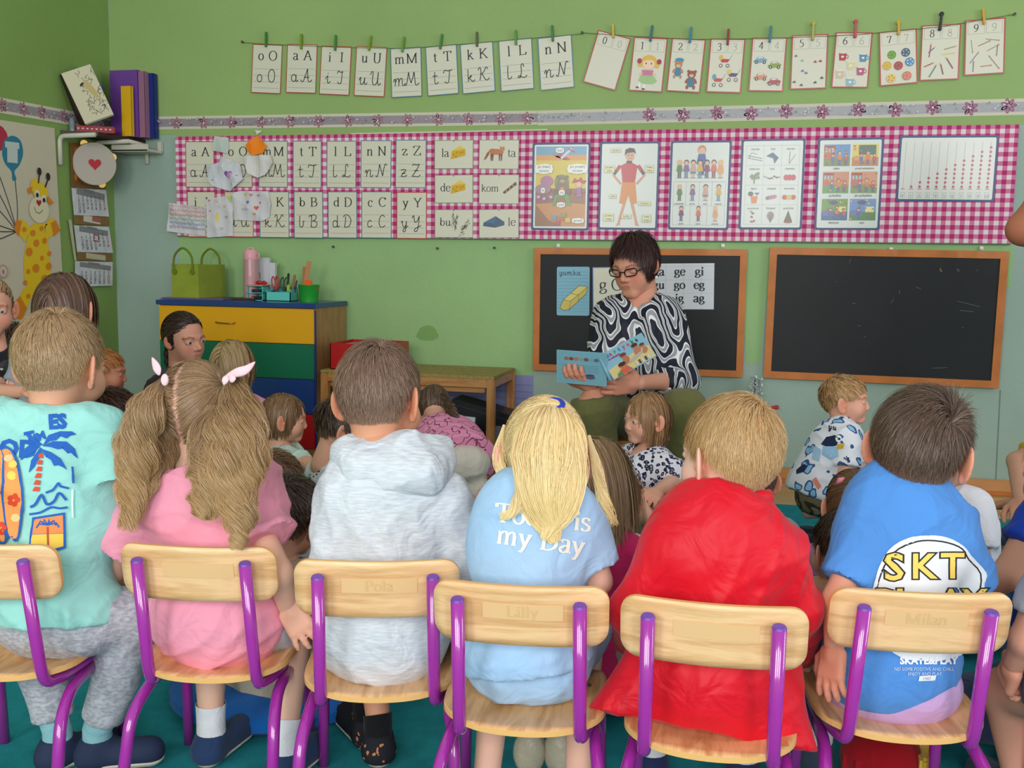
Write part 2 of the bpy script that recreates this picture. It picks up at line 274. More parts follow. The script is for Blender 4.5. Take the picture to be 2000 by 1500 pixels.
class Flat:
    """a flat sheet with layers of print; local x right, y up, z towards the viewer, metres"""
    def __init__(s): s.V = []; s.F = []; s.C = []; s.k = 1
    def add(s, V, Fc, col, z=None):
        z = s.k*.00012 if z is None else z; s.k += 1; n = len(s.V); c = lin(col)
        s.V += [(a, b, z) for a, b in V]; s.C += [c]*len(V); s.F += [tuple(n+i for i in f) for f in Fc]; return s
    def poly(s, pts, col): return s.add(pts, [tuple(range(len(pts)))], col)
    def rect(s, x0, y0, x1, y1, col): return s.poly([(x0, y0), (x1, y0), (x1, y1), (x0, y1)], col)
    def ell(s, cx, cy, rx, ry, col, n=14, rot=0):
        c_, s_ = math.cos(rot), math.sin(rot)
        return s.poly([(cx+rx*math.cos(t)*c_-ry*math.sin(t)*s_, cy+rx*math.cos(t)*s_+ry*math.sin(t)*c_) for t in [2*math.pi*i/n for i in range(n)]], col)
    def line(s, pts, w_, col, smooth=0):
        if smooth: pts = smooth_path(pts, smooth)
        V, Fc = _rib(pts, lambda t: w_); return s.add(V, Fc, col) if V else s
    def frame(s, x0, y0, x1, y1, t, col):
        V = [(x0, y0), (x1, y0), (x1, y1), (x0, y1), (x0+t, y0+t), (x1-t, y0+t), (x1-t, y1-t), (x0+t, y1-t)]
        return s.add(V, [(0, 1, 5, 4), (1, 2, 6, 5), (2, 3, 7, 6), (3, 0, 4, 7)], col)
    def text(s, t, cx, y, size, col, style='ser', align='c', **k):
        V, Fc, w_ = glyphs(t, size, style, **k) if style in ('ser', 'cur') else btext(t, size, **k)
        if not V: return s
        x0 = cx-w_/2 if align == 'c' else cx
        return s.add([(a+x0, b+y) for a, b in V], Fc, col)
    def obj(s, name, parent, m=None): return npmesh(name, s.V, s.F, m or M_PRINT, parent, np.array(s.C), smooth=False)
def frame4(TL, TR, BL):
    """matrix (origin = bottom left, x right, y up, z = outwards) and width, height from three world corners"""
    TL, TR, BL = Vector(TL), Vector(TR), Vector(BL); U = TR-TL; Vv = TL-BL; wd = U.length; ht = Vv.length
    x = U.normalized(); z = x.cross(Vv).normalized(); y = z.cross(x)
    o = (TL+TR+BL+(TR+BL-TL))/4-x*wd/2-y*ht/2
    return Matrix(((x.x, y.x, z.x, o.x), (x.y, y.y, z.y, o.y), (x.z, y.z, z.z, o.z), (0, 0, 0, 1))), wd, ht
def sheet(parent, wd, ht, m, t=.0012, r=0, name='sheet', curl=0.):
    """thin rounded sheet whose front face is at z = 0"""
    pts = []
    if r:
        for cx, cy, a in ((wd-r, ht-r, 0), (r, ht-r, 90), (r, r, 180), (wd-r, r, 270)):
            pts += [(cx+r*math.cos(math.radians(a+i*30)), cy+r*math.sin(math.radians(a+i*30))) for i in range(4)]
    else: pts = [(wd, ht), (0, ht), (0, 0), (wd, 0)]
    b = MB(); b.prism(pts, -t, 0); return b.obj(name, m, parent)
# ---------------------------------------------------------------- room
XL = wp(220, 300).x
def struct(o): o['kind'] = 'structure'; return o
M_PALE = mat('pale_blue_green_paint', (150, 173, 160), .6, bump=.25, bscale=60, var=.05, vscale=3)
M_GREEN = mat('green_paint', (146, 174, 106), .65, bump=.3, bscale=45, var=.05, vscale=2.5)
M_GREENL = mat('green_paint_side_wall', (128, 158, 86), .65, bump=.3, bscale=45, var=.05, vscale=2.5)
def polyw(pts, off, name, m, t=.0008, kind=True):
    P = [wp(x, y, off) for x, y in pts]; b = MB(); lo = [b.bm.verts.new((p.x, WY-off+t, p.z)) for p in P]; hi = [b.bm.verts.new((p.x, WY-off, p.z)) for p in P]; n = len(P)
    b.bm.faces.new(hi); b.bm.faces.new(lo[::-1])
    for i in range(n): b.bm.faces.new((lo[i], lo[(i+1) % n], hi[(i+1) % n], hi[i]))
    return b.obj(name, m)
wb = MB().box((XL-.1, WY, -.1), (4.5, WY+.1, 3.0)).obj('wall_back', M_PALE); struct(wb)
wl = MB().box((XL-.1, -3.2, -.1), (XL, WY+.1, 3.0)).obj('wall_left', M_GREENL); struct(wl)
# the green coat of paint on the back wall, with its uneven lower edge
g1 = polyw([(208, -900), (2600, -900), (2600, 210), (1986, 243), (1500, 262), (1000, 300), (345, 300), (345, 263), (214, 262)], .001, 'painted_area', M_GREEN); g1.parent = wb
e_ = [(1980, 470), (1975, 560), (1500, 560), (1489, 660), (1487, 700), (1481, 712), (1475, 708), (1466, 714), (1458, 706), (1450, 600), (1200, 560), (1042, 600), (1040, 732), (900, 735), (700, 735), (353, 715), (350, 455), (900, 440), (1500, 440)]
g2 = polyw(e_, .001, 'painted_area', mat('green_lower', (146, 184, 124), .65, bump=.3, bscale=45, var=.06, vscale=3)); g2.parent = wb  # lower area in a mintier green than the upper one
smg = polyw([(835+ (21+3*math.sin(5*a))*math.cos(a), 652+(15+2*math.sin(3*a))*math.sin(a)) for a in [i*.4 for i in range(16)]], .0016, 'paint_touch_up', mat('darker_green_touch_up', (118, 160, 88), .6)); smg.parent = wb
M_WOODF = mat('parquet', (190, 150, 92), .35, var=.18, vscale=9, coat=.2)
fl = MB().box((XL-.1, -3.2, -.12), (4.5, WY+.1, -.014)).obj('floor', mat('floor_gap', (70, 50, 30), .8)); struct(fl)
yb = WY-.004
for r_ in range(7):                                                # parquet blocks between carpet and wall
    y1 = yb-r_*.068
    for c in range(27):
        x0 = .2+c*.13+(.065 if r_ % 2 else 0)
        cols = [(196, 158, 100), (182, 142, 86), (204, 168, 112), (172, 134, 84)]; q = rnd.choice(cols)
        if x0+.128 > 3.7: continue
        MB().box((x0, y1-.0665, -.014), (x0+.1285, y1, -.003)).obj('floor_block', mat('parquet_%d' % cols.index(q), q, .35, var=.12, vscale=14, coat=.2), fl)
MB().box((XL, WY-.48, -.014), (.2, WY, -.003)).obj('floor_strip', M_WOODF, fl)
cp = MB().box((XL+.02, -2.6, -.0138), (3.6, WY-.47, 0), .002).obj('carpet', mat('teal_carpet', (40, 142, 152), .95, bump=.7, bscale=700, var=.12, vscale=25, spec=.1))
tag(cp, 'teal low-pile carpet under the chairs and the children', 'carpet')
M_ORW = mat('orange_varnished_wood', (188, 110, 46), .5, var=.14, vscale=12, coat=.05)
bb = MB().box((XL, WY-.018, -.003), (3.7, WY, .062), .004).obj('baseboard_back', mat('baseboard_wood', (196, 138, 78), .4, var=.12, vscale=10, coat=.2)); struct(bb)
MB().box((XL, WY-.03, -.003), (3.7, WY-.018, .014), .003).obj('quarter_round', M_ORW, bb)
bl = MB().box((XL, -2.6, 0), (XL+.018, WY, .062), .004).obj('baseboard_left', M_ORW); struct(bl)
# dado seam on the right part of the wall
sm = polyw([(1953, 762), (1955, 762), (1946, 940), (1944, 940)], .0015, 'wall_seam', mat('seam', (110, 135, 120), .8)); sm.parent = wb
# ---------------------------------------------------------------- wallpaper border with flowers
def border(name, A, B, plane, flowers, mute=False):
    """A, B = ((px,py top),(px,py bottom)) at the two ends"""
    f = wp if plane == 'b' else (lambda x, y, off=0: xp(x, y, XL+off))
    TL, BL, TR = f(*A[0], .002), f(*A[1], .002), f(*B[0], .002); M, wd, ht = frame4(TL, TR, BL)
    o = thing(name, None, None, mw=M); o['kind'] = 'structure'
    sheet(o, wd, ht, mat('border_cream', (205, 200, 180), .6), name='paper_strip')
    F = Flat(); g = (150, 140, 148) if mute else (168, 168, 172)
    F.rect(0, ht*.2, wd, ht*.8, g)
    for i in range(int(wd*150)):
        x = rnd.random()*wd; y = ht*(.22+.56*rnd.random()); r = rnd.choice((.0014, .002, .0045)) ; F.ell(x, y, r, r, rnd.choice(((205, 202, 200), (190, 186, 190), (140, 135, 140))), 6)
    F.obj('printed_band', o); Mi = M.inverted()
    for (px, py) in flowers:
        q = Mi @ f(px, py, .002); G = Flat(); R = ht*.5; c = (150, 92, 122) if not mute else (160, 112, 128); dk = (172, 112, 140) if not mute else (172, 130, 140)
        for k in range(7):
            a = k*2*math.pi/7+.3+px; G.ell(q.x+R*.55*math.cos(a), q.y+R*.55*math.sin(a), R*.42, R*.24, c, 10, a); G.k = 4
        G.k = 7
        for k in range(7):
            a = k*2*math.pi/7+.3+px; G.ell(q.x+R*.55*math.cos(a), q.y+R*.55*math.sin(a), R*.27, R*.11, dk, 8, a); G.k = 8
        G.k = 9; G.ell(q.x, q.y, R*.13, R*.13, (225, 215, 220), 8); G.obj('printed_flower', o)
    return o
fx = [1268, 1334, 1400, 1467, 1535, 1606, 1677, 1749, 1822, 1895, 1970, 2048]
border('trim_1', ((1050, 216), (1050, 245)), ((2090, 190), (2090, 220)), 'b', [(x, 230-(x-1050)*.0245+(2 if i % 2 else -1)) for i, x in enumerate(fx)])
border('trim_2', ((222, 229), (222, 254)), ((1050, 216), (1050, 245)), 'b', [(x, 241-(x-300)*.0135) for x in (345, 398, 452, 510, 566, 622, 680, 738, 796, 856, 916, 978, 1030)], True)
border('trim_3', ((-80, 175), (-80, 207)), ((219, 232), (219, 256)), 'l', [(x, 190+(x+80)*.182) for x in (-60, -20, 5, 45, 82, 125)], True)
# ---------------------------------------------------------------- gingham board
def gingham():
    m = bpy.data.materials.new('gingham_cloth'); m.use_nodes = True; nt = m.node_tree; b = nt.nodes['Principled BSDF']; b.inputs['Roughness'].default_value = .85
    tc = nt.nodes.new('ShaderNodeTexCoord'); sp = nt.nodes.new('ShaderNodeSeparateXYZ'); nt.links.new(tc.outputs['Object'], sp.inputs[0])
    def stripe(out):
        a = nt.nodes.new('ShaderNodeMath'); a.operation = 'DIVIDE'; a.inputs[1].default_value = .0372; nt.links.new(out, a.inputs[0])
        f = nt.nodes.new('ShaderNodeMath'); f.operation = 'FRACT'; nt.links.new(a.outputs[0], f.inputs[0])
        g = nt.nodes.new('ShaderNodeMath'); g.operation = 'GREATER_THAN'; g.inputs[1].default_value = .5; nt.links.new(f.outputs[0], g.inputs[0]); return g.outputs[0]
    s = nt.nodes.new('ShaderNodeMath'); s.operation = 'ADD'; nt.links.new(stripe(sp.outputs[0]), s.inputs[0]); nt.links.new(stripe(sp.outputs[1]), s.inputs[1])
    d = nt.nodes.new('ShaderNodeMath'); d.operation = 'DIVIDE'; d.inputs[1].default_value = 2; nt.links.new(s.outputs[0], d.inputs[0])
    r = nt.nodes.new('ShaderNodeValToRGB'); r.color_ramp.interpolation = 'CONSTANT'; e = r.color_ramp.elements
    e[0].color = lin((226, 216, 215))+(1,); e[0].position = 0; e[1].position = .3; e[1].color = lin((208, 118, 158))+(1,); q = e.new(.8); q.color = lin((176, 42, 102))+(1,)
    nt.links.new(d.outputs[0], r.inputs[0]); nt.links.new(r.outputs[0], b.inputs['Base Color']); return m
M, wd, ht = frame4(wp(339, 267, .014), wp(1987, 243, .014), wp(349, 460, .014))
gb = thing('notice_board', 'long pink and white gingham notice board across the back wall', 'notice board', mw=M); gb_w, gb_h = wd, ht
b = MB(); b.box((0, 0, -.011), (wd, ht, 0), .002); b.obj('gingham_panel', gingham(), gb)
b = MB(); b.box((0, -.004, -.011), (wd, .0, .001)); b.obj('bottom_edge_strip', mat('grey_green_edge', (88, 108, 88), .6), gb)
# thin white lath above the board
MB().box((0, 0, 0), (1, 1, 1)).obj('tmp', M_PALE); bpy.data.objects.remove(bpy.data.objects['tmp'])
a_, b_ = wp(686, 262), wp(1070, 254); o = MB().cyl((a_.x, WY-.006, a_.z), (b_.x, WY-.006, b_.z), .004, n=8).obj('curtain_lath', mat('cream_plastic', (214, 212, 190), .5)); tag(o, 'thin cream rod lying just above the gingham board', 'rod')
# ---------------------------------------------------------------- cards
RED, BLU, GRN = (176, 62, 58), (70, 122, 150), (110, 140, 96)
M_CARD = mat('card_paper', (214, 212, 192), .35, spec=.5, coat=.15)
def card(TL, TR, BL, label, border, off=.004, name='letter_card', cat='card', group=None, m=None, bw=.0035, r=0, plane=None, kind='card'):
    P = [p if isinstance(p, Vector) else wp(p[0], p[1], off) for p in (TL, TR, BL)]
    M, wd, ht = frame4(*P); o = thing(name, label, cat, mw=M, group=group)
    sheet(o, wd, ht, m or M_CARD, r=r)
    if border: Flat().frame(0, 0, wd, ht, bw, border).obj('border_edging', o, M_GLOSS)
    return o, wd, ht
def letters(o, wd, ht, lo, up, lc=None):
    F = Flat(); ink = (40, 40, 46); s = ht*.29
    for i, fy in enumerate((.5, .365, .235, .11)): F.line([(wd*.07, ht*fy), (wd*.93, ht*fy)], .0011, (110, 116, 116))
    F.text(lo, wd*.3, ht*.68, s, ink); F.text(up, wd*.7, ht*.68, s, ink)
    F.obj('printed_letters', o)
    F = Flat(); F.k = 3; s = ht*.355
    F.text(lo, wd*.28, ht*.235, s, (58, 58, 62), 'cur', thick=.05); F.text('J' if up == 'I' else up, wd*.68, ht*.235, s, (58, 58, 62), 'cur', thick=.05); F.obj('handwritten_letters', o)
def peg(px, py0, py1, px1, col, label, fancy=0):
    a, b = wp(px, py0, .02), wp(px1, py1, .012); c = (a+b)/2; d = (a-b); L = d.length
    o = thing('clothes_peg', label, 'clothes peg', loc=c, group='clothes pegs on the string'); o.matrix_world = Matrix.Translation(c) @ Matrix.Rotation(math.atan2(d.x, d.z), 4, 'Y')
    m = mat('peg_%d_%d_%d' % col, col, .45)
    for s in (-1, 1):
        q = MB(); q.box((-.0048, s*.0035-.003, -L/2), (.0048, s*.0035+.003, L/2), .0015)
        if fancy: q.sph((0, s*.0035, L/2-.008), .009, 12, (1, .4, 1)); q.sph((0, s*.0035, -L/2+.006), .007, 12, (1, .4, 1))
        q.obj('peg_half', m, o)
    MB().cyl((-.006, 0, 0), (.006, 0, 0), .0035, n=10).obj('spring', mat('steel', (150, 150, 150), .3, 1), o)
rowA = [('o', 'O', 493, 86, 551, 88, 491, 181, RED), ('a', 'A', 559, 86, 618, 87, 560, 181, RED), ('i', 'I', 626, 89, 685, 91, 625, 184, RED), ('u', 'U', 694, 90, 754, 92, 693, 187, RED), ('m', 'M', 760, 95, 820, 91, 767, 191, BLU),
        ('t', 'T', 830, 92, 891, 86, 836, 188, BLU), ('k', 'K', 898, 87, 962, 80, 904, 184, BLU), ('l', 'L', 973, 80, 1038, 73, 979, 179, BLU), ('n', 'N', 1049, 75, 1115, 67, 1057, 177, BLU)]
pegA = [(519, 62, 92, 520, (62, 128, 60)), (588, 66, 96, 589, (112, 148, 30)), (655, 68, 99, 655, (70, 132, 66)), (724, 69, 99, 721, (122, 152, 38)), (789, 71, 102, 786, (104, 152, 48)), (863, 66, 96, 860, (66, 132, 60)), (931, 62, 91, 932, (92, 98, 62)), (1007, 58, 88, 1008, (88, 150, 56)), (1078, 49, 81, 1080, (60, 122, 62))]
pcn = ['dark green', 'olive green', 'dark green', 'olive green', 'light green', 'dark green', 'brownish green', 'bright green', 'dark green']
for (lo, up, a, b_, c, d, e, f, col), (p0, y0, y1, p1, pc), cn in zip(rowA, pegA, pcn):
    o, wd, ht = card((a, b_), (c, d), (e, f), '%s-edged card with the letters %s %s hanging from a peg on the string' % ('red' if col == RED else 'blue', lo, up), col, .008, group='letter cards hanging on the string')
    letters(o, wd, ht, lo, up); peg(p0, y0, y1, p1, pc, '%s clothes peg holding the hanging card with %s %s' % (cn, lo, up))
rowB = [(1168, 58, 1232, 75, 1139, 160), (1238, 72, 1304, 75, 1228, 177), (1312, 74, 1378, 77, 1302, 178), (1389, 75, 1457, 76, 1378, 180), (1468, 73, 1536, 73, 1463, 178), (1547, 69, 1618, 66, 1543, 175), (1633, 63, 1705, 63, 1623, 171), (1716, 63, 1790, 55, 1719, 169), (1798, 50, 1875, 46, 1798, 158), (1883, 40, 1962, 34, 1885, 148)]
pegB = [(1197, 47, 74, 1198, (200, 176, 60), 'yellow', 0), (1274, 49, 81, 1270, (40, 106, 118), 'dark teal', 0), (1350, 52, 84, 1347, (32, 128, 150), 'turquoise', 0), (1423, 56, 88, 1421, (140, 34, 40), 'dark red', 0), (1506, 50, 83, 1503, (28, 124, 138), 'teal', 0), (1589, 42, 79, 1587, (176, 170, 84), 'pale yellow', 1), (1672, 38, 74, 1670, (190, 78, 84), 'pink-red', 1), (1755, 40, 68, 1755, (206, 166, 40), 'golden yellow', 1), (1840, 23, 60, 1835, (34, 34, 40), 'black', 1), (1920, 17, 48, 1922, (206, 160, 40), 'amber', 0)]
pics = ['nothing below', 'a doll', 'two bears', 'three prams', 'four cars', 'small objects', 'six mugs', 'seven balls', 'eight pencils', 'nine brushes']
def npic(F, n, w, h):
    def bear(x, y, s, c, sh):
        F.ell(x, y, .1*s, .13*s, sh); F.ell(x-.08*s, y-.13*s, .035*s, .05*s, c); F.ell(x+.08*s, y-.13*s, .035*s, .05*s, c); F.ell(x-.1*s, y+.02*s, .03*s, .07*s, c, rot=-.5); F.ell(x+.1*s, y+.02*s, .03*s, .07*s, c, rot=.5)
        F.ell(x-.08*s, y+.24*s, .035*s, .035*s, c); F.ell(x+.08*s, y+.24*s, .035*s, .035*s, c); F.ell(x, y+.17*s, .1*s, .09*s, c); F.ell(x, y+.145*s, .05*s, .04*s, (220, 190, 150)); F.ell(x, y+.16*s, .012*s, .01*s, (30, 30, 30)); F.ell(x-.035*s, y+.19*s, .01*s, .012*s, (30, 30, 30)); F.ell(x+.035*s, y+.19*s, .01*s, .012*s, (30, 30, 30))
    if n == 1:
        F.poly([(w*.25, h*.2), (w*.32, h*.31), (w*.7, h*.3), (w*.82, h*.2), (w*.7, h*.14), (w*.4, h*.14)], (150, 186, 120)); F.poly([(w*.36, h*.3), (w*.33, h*.4), (w*.68, h*.4), (w*.66, h*.3)], (196, 108, 136))
        for x, r in ((.3, .6), (.72, -.6)): F.ell(w*x, h*.33, w*.07, h*.02, (226, 190, 160), rot=r)
        F.ell(w*.3, h*.1, w*.03, h*.06, (236, 230, 225)); F.ell(w*.45, h*.09, w*.03, h*.05, (236, 230, 225)); F.ell(w*.25, h*.07, w*.05, h*.018, (30, 30, 50)); F.ell(w*.43, h*.045, w*.05, h*.018, (30, 30, 50))
        F.ell(w*.52, h*.55, w*.24, h*.13, (222, 176, 60)); F.ell(w*.26, h*.5, w*.07, h*.05, (222, 176, 60)); F.ell(w*.77, h*.49, w*.07, h*.05, (222, 176, 60)); F.ell(w*.52, h*.51, w*.18, h*.1, (238, 204, 172)); F.poly([(w*.34, h*.56), (w*.5, h*.66), (w*.7, h*.56), (w*.6, h*.585), (w*.45, h*.58)], (226, 180, 64))
        for x in (.24, .82): F.ell(w*x, h*.56, w*.07, h*.05, (158, 24, 60))
        for x in (.44, .6): F.ell(w*x, h*.52, w*.02, h*.016, (30, 30, 30))
    if n == 2: bear(w*.28, h*.38, h*.75, (190, 130, 96), (44, 122, 150)); F.ell(w*.3, h*.6, w*.13, h*.035, (50, 136, 168)); bear(w*.7, h*.2, h*.8, (150, 62, 34), (40, 110, 140))
    if n == 3:
        for x, y, c, d in ((.45, .56, (190, 40, 34), (214, 180, 80)), (.3, .2, (186, 60, 50), (90, 150, 170)), (.72, .3, (70, 50, 100), (214, 190, 90))):
            F.poly([(w*(x-.14), h*(y+.07)), (w*(x+.16), h*(y+.06)), (w*(x+.1), h*y), (w*(x-.08), h*y)], c); F.ell(w*(x-.1), h*(y+.09), w*.06, h*.05, d); F.line([(w*(x+.14), h*(y+.05)), (w*(x+.22), h*(y+.14))], .0012, (80, 80, 80))
            for q in (-.09, .11): F.ell(w*(x+q), h*(y-.06), w*.055, w*.055, (60, 60, 60)); F.ell(w*(x+q), h*(y-.06), w*.035, w*.035, (210, 200, 180))
    if n == 4:
        for x, y, c in ((.28, .57, (110, 160, 176)), (.7, .48, (130, 156, 40)), (.32, .26, (208, 128, 84)), (.72, .17, (170, 34, 44))):
            F.ell(w*x, h*(y+.035), w*.12, h*.045, c); F.ell(w*x, h*(y+.045), w*.08, h*.03, (206, 214, 206)); F.ell(w*x, h*y, w*.2, h*.042, c, rot=.12)
            for q in (-.11, .12): F.ell(w*(x+q), h*(y-.03), w*.05, w*.05, (34, 34, 40)); F.ell(w*(x+q), h*(y-.03), w*.022, w*.022, (200, 200, 200))
    if n == 5:
        for x, y, c in ((.12, .62, (110, 120, 110)), (.3, .53, (150, 160, 170)), (.66, .5, (150, 50, 60)), (.8, .51, (150, 50, 60)), (.32, .34, (90, 110, 140)), (.42, .3, (90, 110, 140)), (.1, .14, (50, 80, 60)), (.3, .08, (50, 70, 60)), (.68, .12, (40, 50, 60)), (.86, .2, (50, 50, 50))):
            F.ell(w*x, h*y, w*.045, h*.015, c, rot=.6); F.ell(w*x+w*.03, h*y-h*.01, w*.025, h*.012, c)
    if n == 6:
        for x, y, c in ((.24, .56, (178, 44, 60)), (.8, .54, (76, 140, 172)), (.48, .4, (214, 206, 150)), (.2, .24, (206, 184, 150)), (.76, .3, (176, 74, 120)), (.5, .1, (130, 176, 190))):
            F.poly([(w*(x-.11), h*(y+.07)), (w*(x+.11), h*(y+.07)), (w*(x+.085), h*(y-.07)), (w*(x-.085), h*(y-.07))], c); F.ell(w*x, h*(y+.07), w*.11, h*.014, (225, 216, 196)); F.ell(w*(x+.12), h*y, w*.045, h*.035, c); F.ell(w*(x+.12), h*y, w*.025, h*.02, (214, 212, 192)); F.ell(w*x, h*y, w*.04, h*.02, (235, 225, 215))
    if n == 7:
        for x, y, c, d in ((.33, .56, (96, 150, 44), (150, 190, 80)), (.7, .58, (62, 88, 112), (180, 190, 200)), (.2, .37, (208, 168, 44), (230, 200, 90)), (.5, .35, (182, 40, 44), (80, 140, 120)), (.8, .4, (64, 132, 178), (220, 225, 230)), (.3, .13, (224, 190, 80), (190, 90, 50)), (.72, .15, (204, 108, 88), (226, 150, 120))):
            R = w*.12; F.ell(w*x, h*y, R, R, c, 18)
            for q in range(5): F.ell(w*x+R*.58*math.cos(q*1.26), h*y+R*.58*math.sin(q*1.26), R*.17, R*.17, d, 8)
    if n in (8, 9):
        L = [(.2, .5, .36, .6, (60, 120, 150)), (.22, .42, .26, .66, (180, 50, 80)), (.6, .55, .9, .6, (150, 156, 90)), (.55, .46, .86, .48, (214, 196, 110)), (.1, .25, .35, .32, (176, 70, 56)), (.24, .06, .42, .28, (52, 118, 84)), (.6, .1, .52, .3, (120, 56, 66)), (.84, .2, .66, .4, (130, 60, 60))]
        if n == 9: L = [(.16, .64, .2, .42, (130, 140, 90)), (.52, .64, .84, .6, (110, 140, 70)), (.34, .52, .62, .6, (130, 60, 50)), (.14, .22, .34, .4, (60, 90, 140)), (.56, .42, .84, .52, (140, 120, 100)), (.82, .52, .8, .34, (90, 90, 100)), (.6, .34, .86, .1, (150, 110, 90)), (.4, .15, .66, .16, (176, 50, 50)), (.22, .06, .23, .24, (60, 70, 110))]
        for a, b_, c, d, col in L:
            F.line([(w*a, h*b_), (w*c, h*d)], .0045 if n == 8 else .0026, col); F.ell(w*c, h*d, .0045, .0028, (216, 188, 150) if n == 8 else (190, 120, 80), 8, math.atan2(h*(d-b_), w*(c-a)))
for n, ((a, b_, c, d, e, f), (p0, y0, y1, p1, pc, pn, fy)) in enumerate(zip(rowB, pegB)):
    o, wd, ht = card((a, b_), (c, d), (e, f), 'red-edged number card %d showing %s on the string' % (n, pics[n]), RED, .008, name='number_card', group='number cards hanging on the string', bw=.005)
    F = Flat()
    for x0, x1 in ((.07, .49), (.53, .93)): F.frame(wd*x0, ht*.74, wd*x1, ht*.96, .0008, (120, 120, 110))
    F.text(str(n), wd*.28, ht*.78, ht*.2, (36, 36, 40)); F.obj('printed_numeral', o, M_GLOSS)
    F = Flat(); F.k = 3; F.text(str(n), wd*.73, ht*.78, ht*.2, (140, 138, 128), thick=.04, thin=.03); npic(F, n, wd, ht); F.obj('printed_picture', o, M_GLOSS)
    peg(p0, y0, y1, p1, pc, '%s clothes peg holding number card %d' % (pn, n), fy)
def string(pts, lab):
    P = [wp(x, y, .011) for x, y in pts]; v, f = tube_np(P, .0012, 6); o = npmesh('string', v, f, mat('green_string', (96, 120, 66), .9)); tag(o, lab, 'string')
string([(476, 83), (520, 86), (655, 92), (790, 95), (932, 84), (1080, 71), (1138, 66)], 'thin green string carrying the letter cards on the left')
string([(1138, 64), (1197, 68), (1350, 77), (1506, 75), (1672, 68), (1840, 52), (1980, 28)], 'thin green string carrying the number cards on the right')
for i, (x, y, l) in enumerate(((476, 83, 'left end of the letter string'), (1138, 65, 'gap between the letter and the number string'), (1980, 29, 'right end of the number string'), (653, 482, 'spot under the gingham board above the dresser'), (856, 485, 'spot under the board left of the first blackboard'), (967, 484, 'spot under the board nearest the first blackboard'))):
    c = wp(x, y); o = MB().cyl((c.x, WY, c.z), (c.x, WY-.016, c.z), .003, n=8).cyl((c.x, WY-.016, c.z), (c.x, WY-.018, c.z), .006, n=10).obj('wall_nail', mat('dark_metal', (60, 70, 56), .5)); tag(o, 'small dark wall nail at the '+l, 'nail', 'nails in the back wall')
# cards on the gingham
G1 = .0157
rows = [('a', 'A', 361, 276, 417, 276, 364, 366, (186, 50, 76)), ('o', 'O', 432, 275, 491, 275, 436, 366, (186, 50, 76)), ('m', 'M', 503, 275, 560, 275, 507, 366, BLU), ('t', 'T', 571, 275, 627, 275, 573, 367, BLU), ('l', 'L', 637, 275, 695, 275, 639, 367, BLU), ('n', 'N', 704, 274, 764, 274, 705, 367, BLU), ('z', 'Z', 772, 273, 832, 273, 773, 367, BLU),
        ('i', 'I', 365, 374, 420, 374, 367, 463, (186, 50, 76)), ('u', 'U', 437, 374, 493, 374, 441, 463, (186, 50, 76)), ('k', 'K', 506, 374, 564, 374, 508, 464, BLU), ('b', 'B', 573, 374, 630, 374, 575, 465, BLU), ('d', 'D', 640, 374, 697, 374, 641, 465, BLU), ('c', 'C', 706, 374, 765, 374, 706, 465, BLU), ('y', 'Y', 775, 375, 834, 375, 774, 466, (190, 54, 56))]
for lo, up, a, b_, c, d, e, f, col in rows:
    o, wd, ht = card((a, b_), (c, d), (e, f), '%s-edged card with %s %s pinned to the gingham board' % ('blue' if col == BLU else 'red', lo, up), col, G1, group='letter cards on the gingham board'); letters(o, wd, ht, lo, up)
syl = [('la', 'cheese', 848, 274, 924, 273, 849, 330), ('ta', 'fox', 935, 273, 1013, 273, 936, 330), ('de', 'cheese', 849, 342, 924, 341, 849, 397), ('kom', 'block', 935, 341, 1013, 341, 936, 398), ('bu', 'stick', 849, 409, 924, 409, 849, 464), ('le', 'hill', 935, 409, 1013, 408, 936, 465)]
syn = ['top left', 'top right', 'middle left', 'middle right', 'bottom left', 'bottom right']
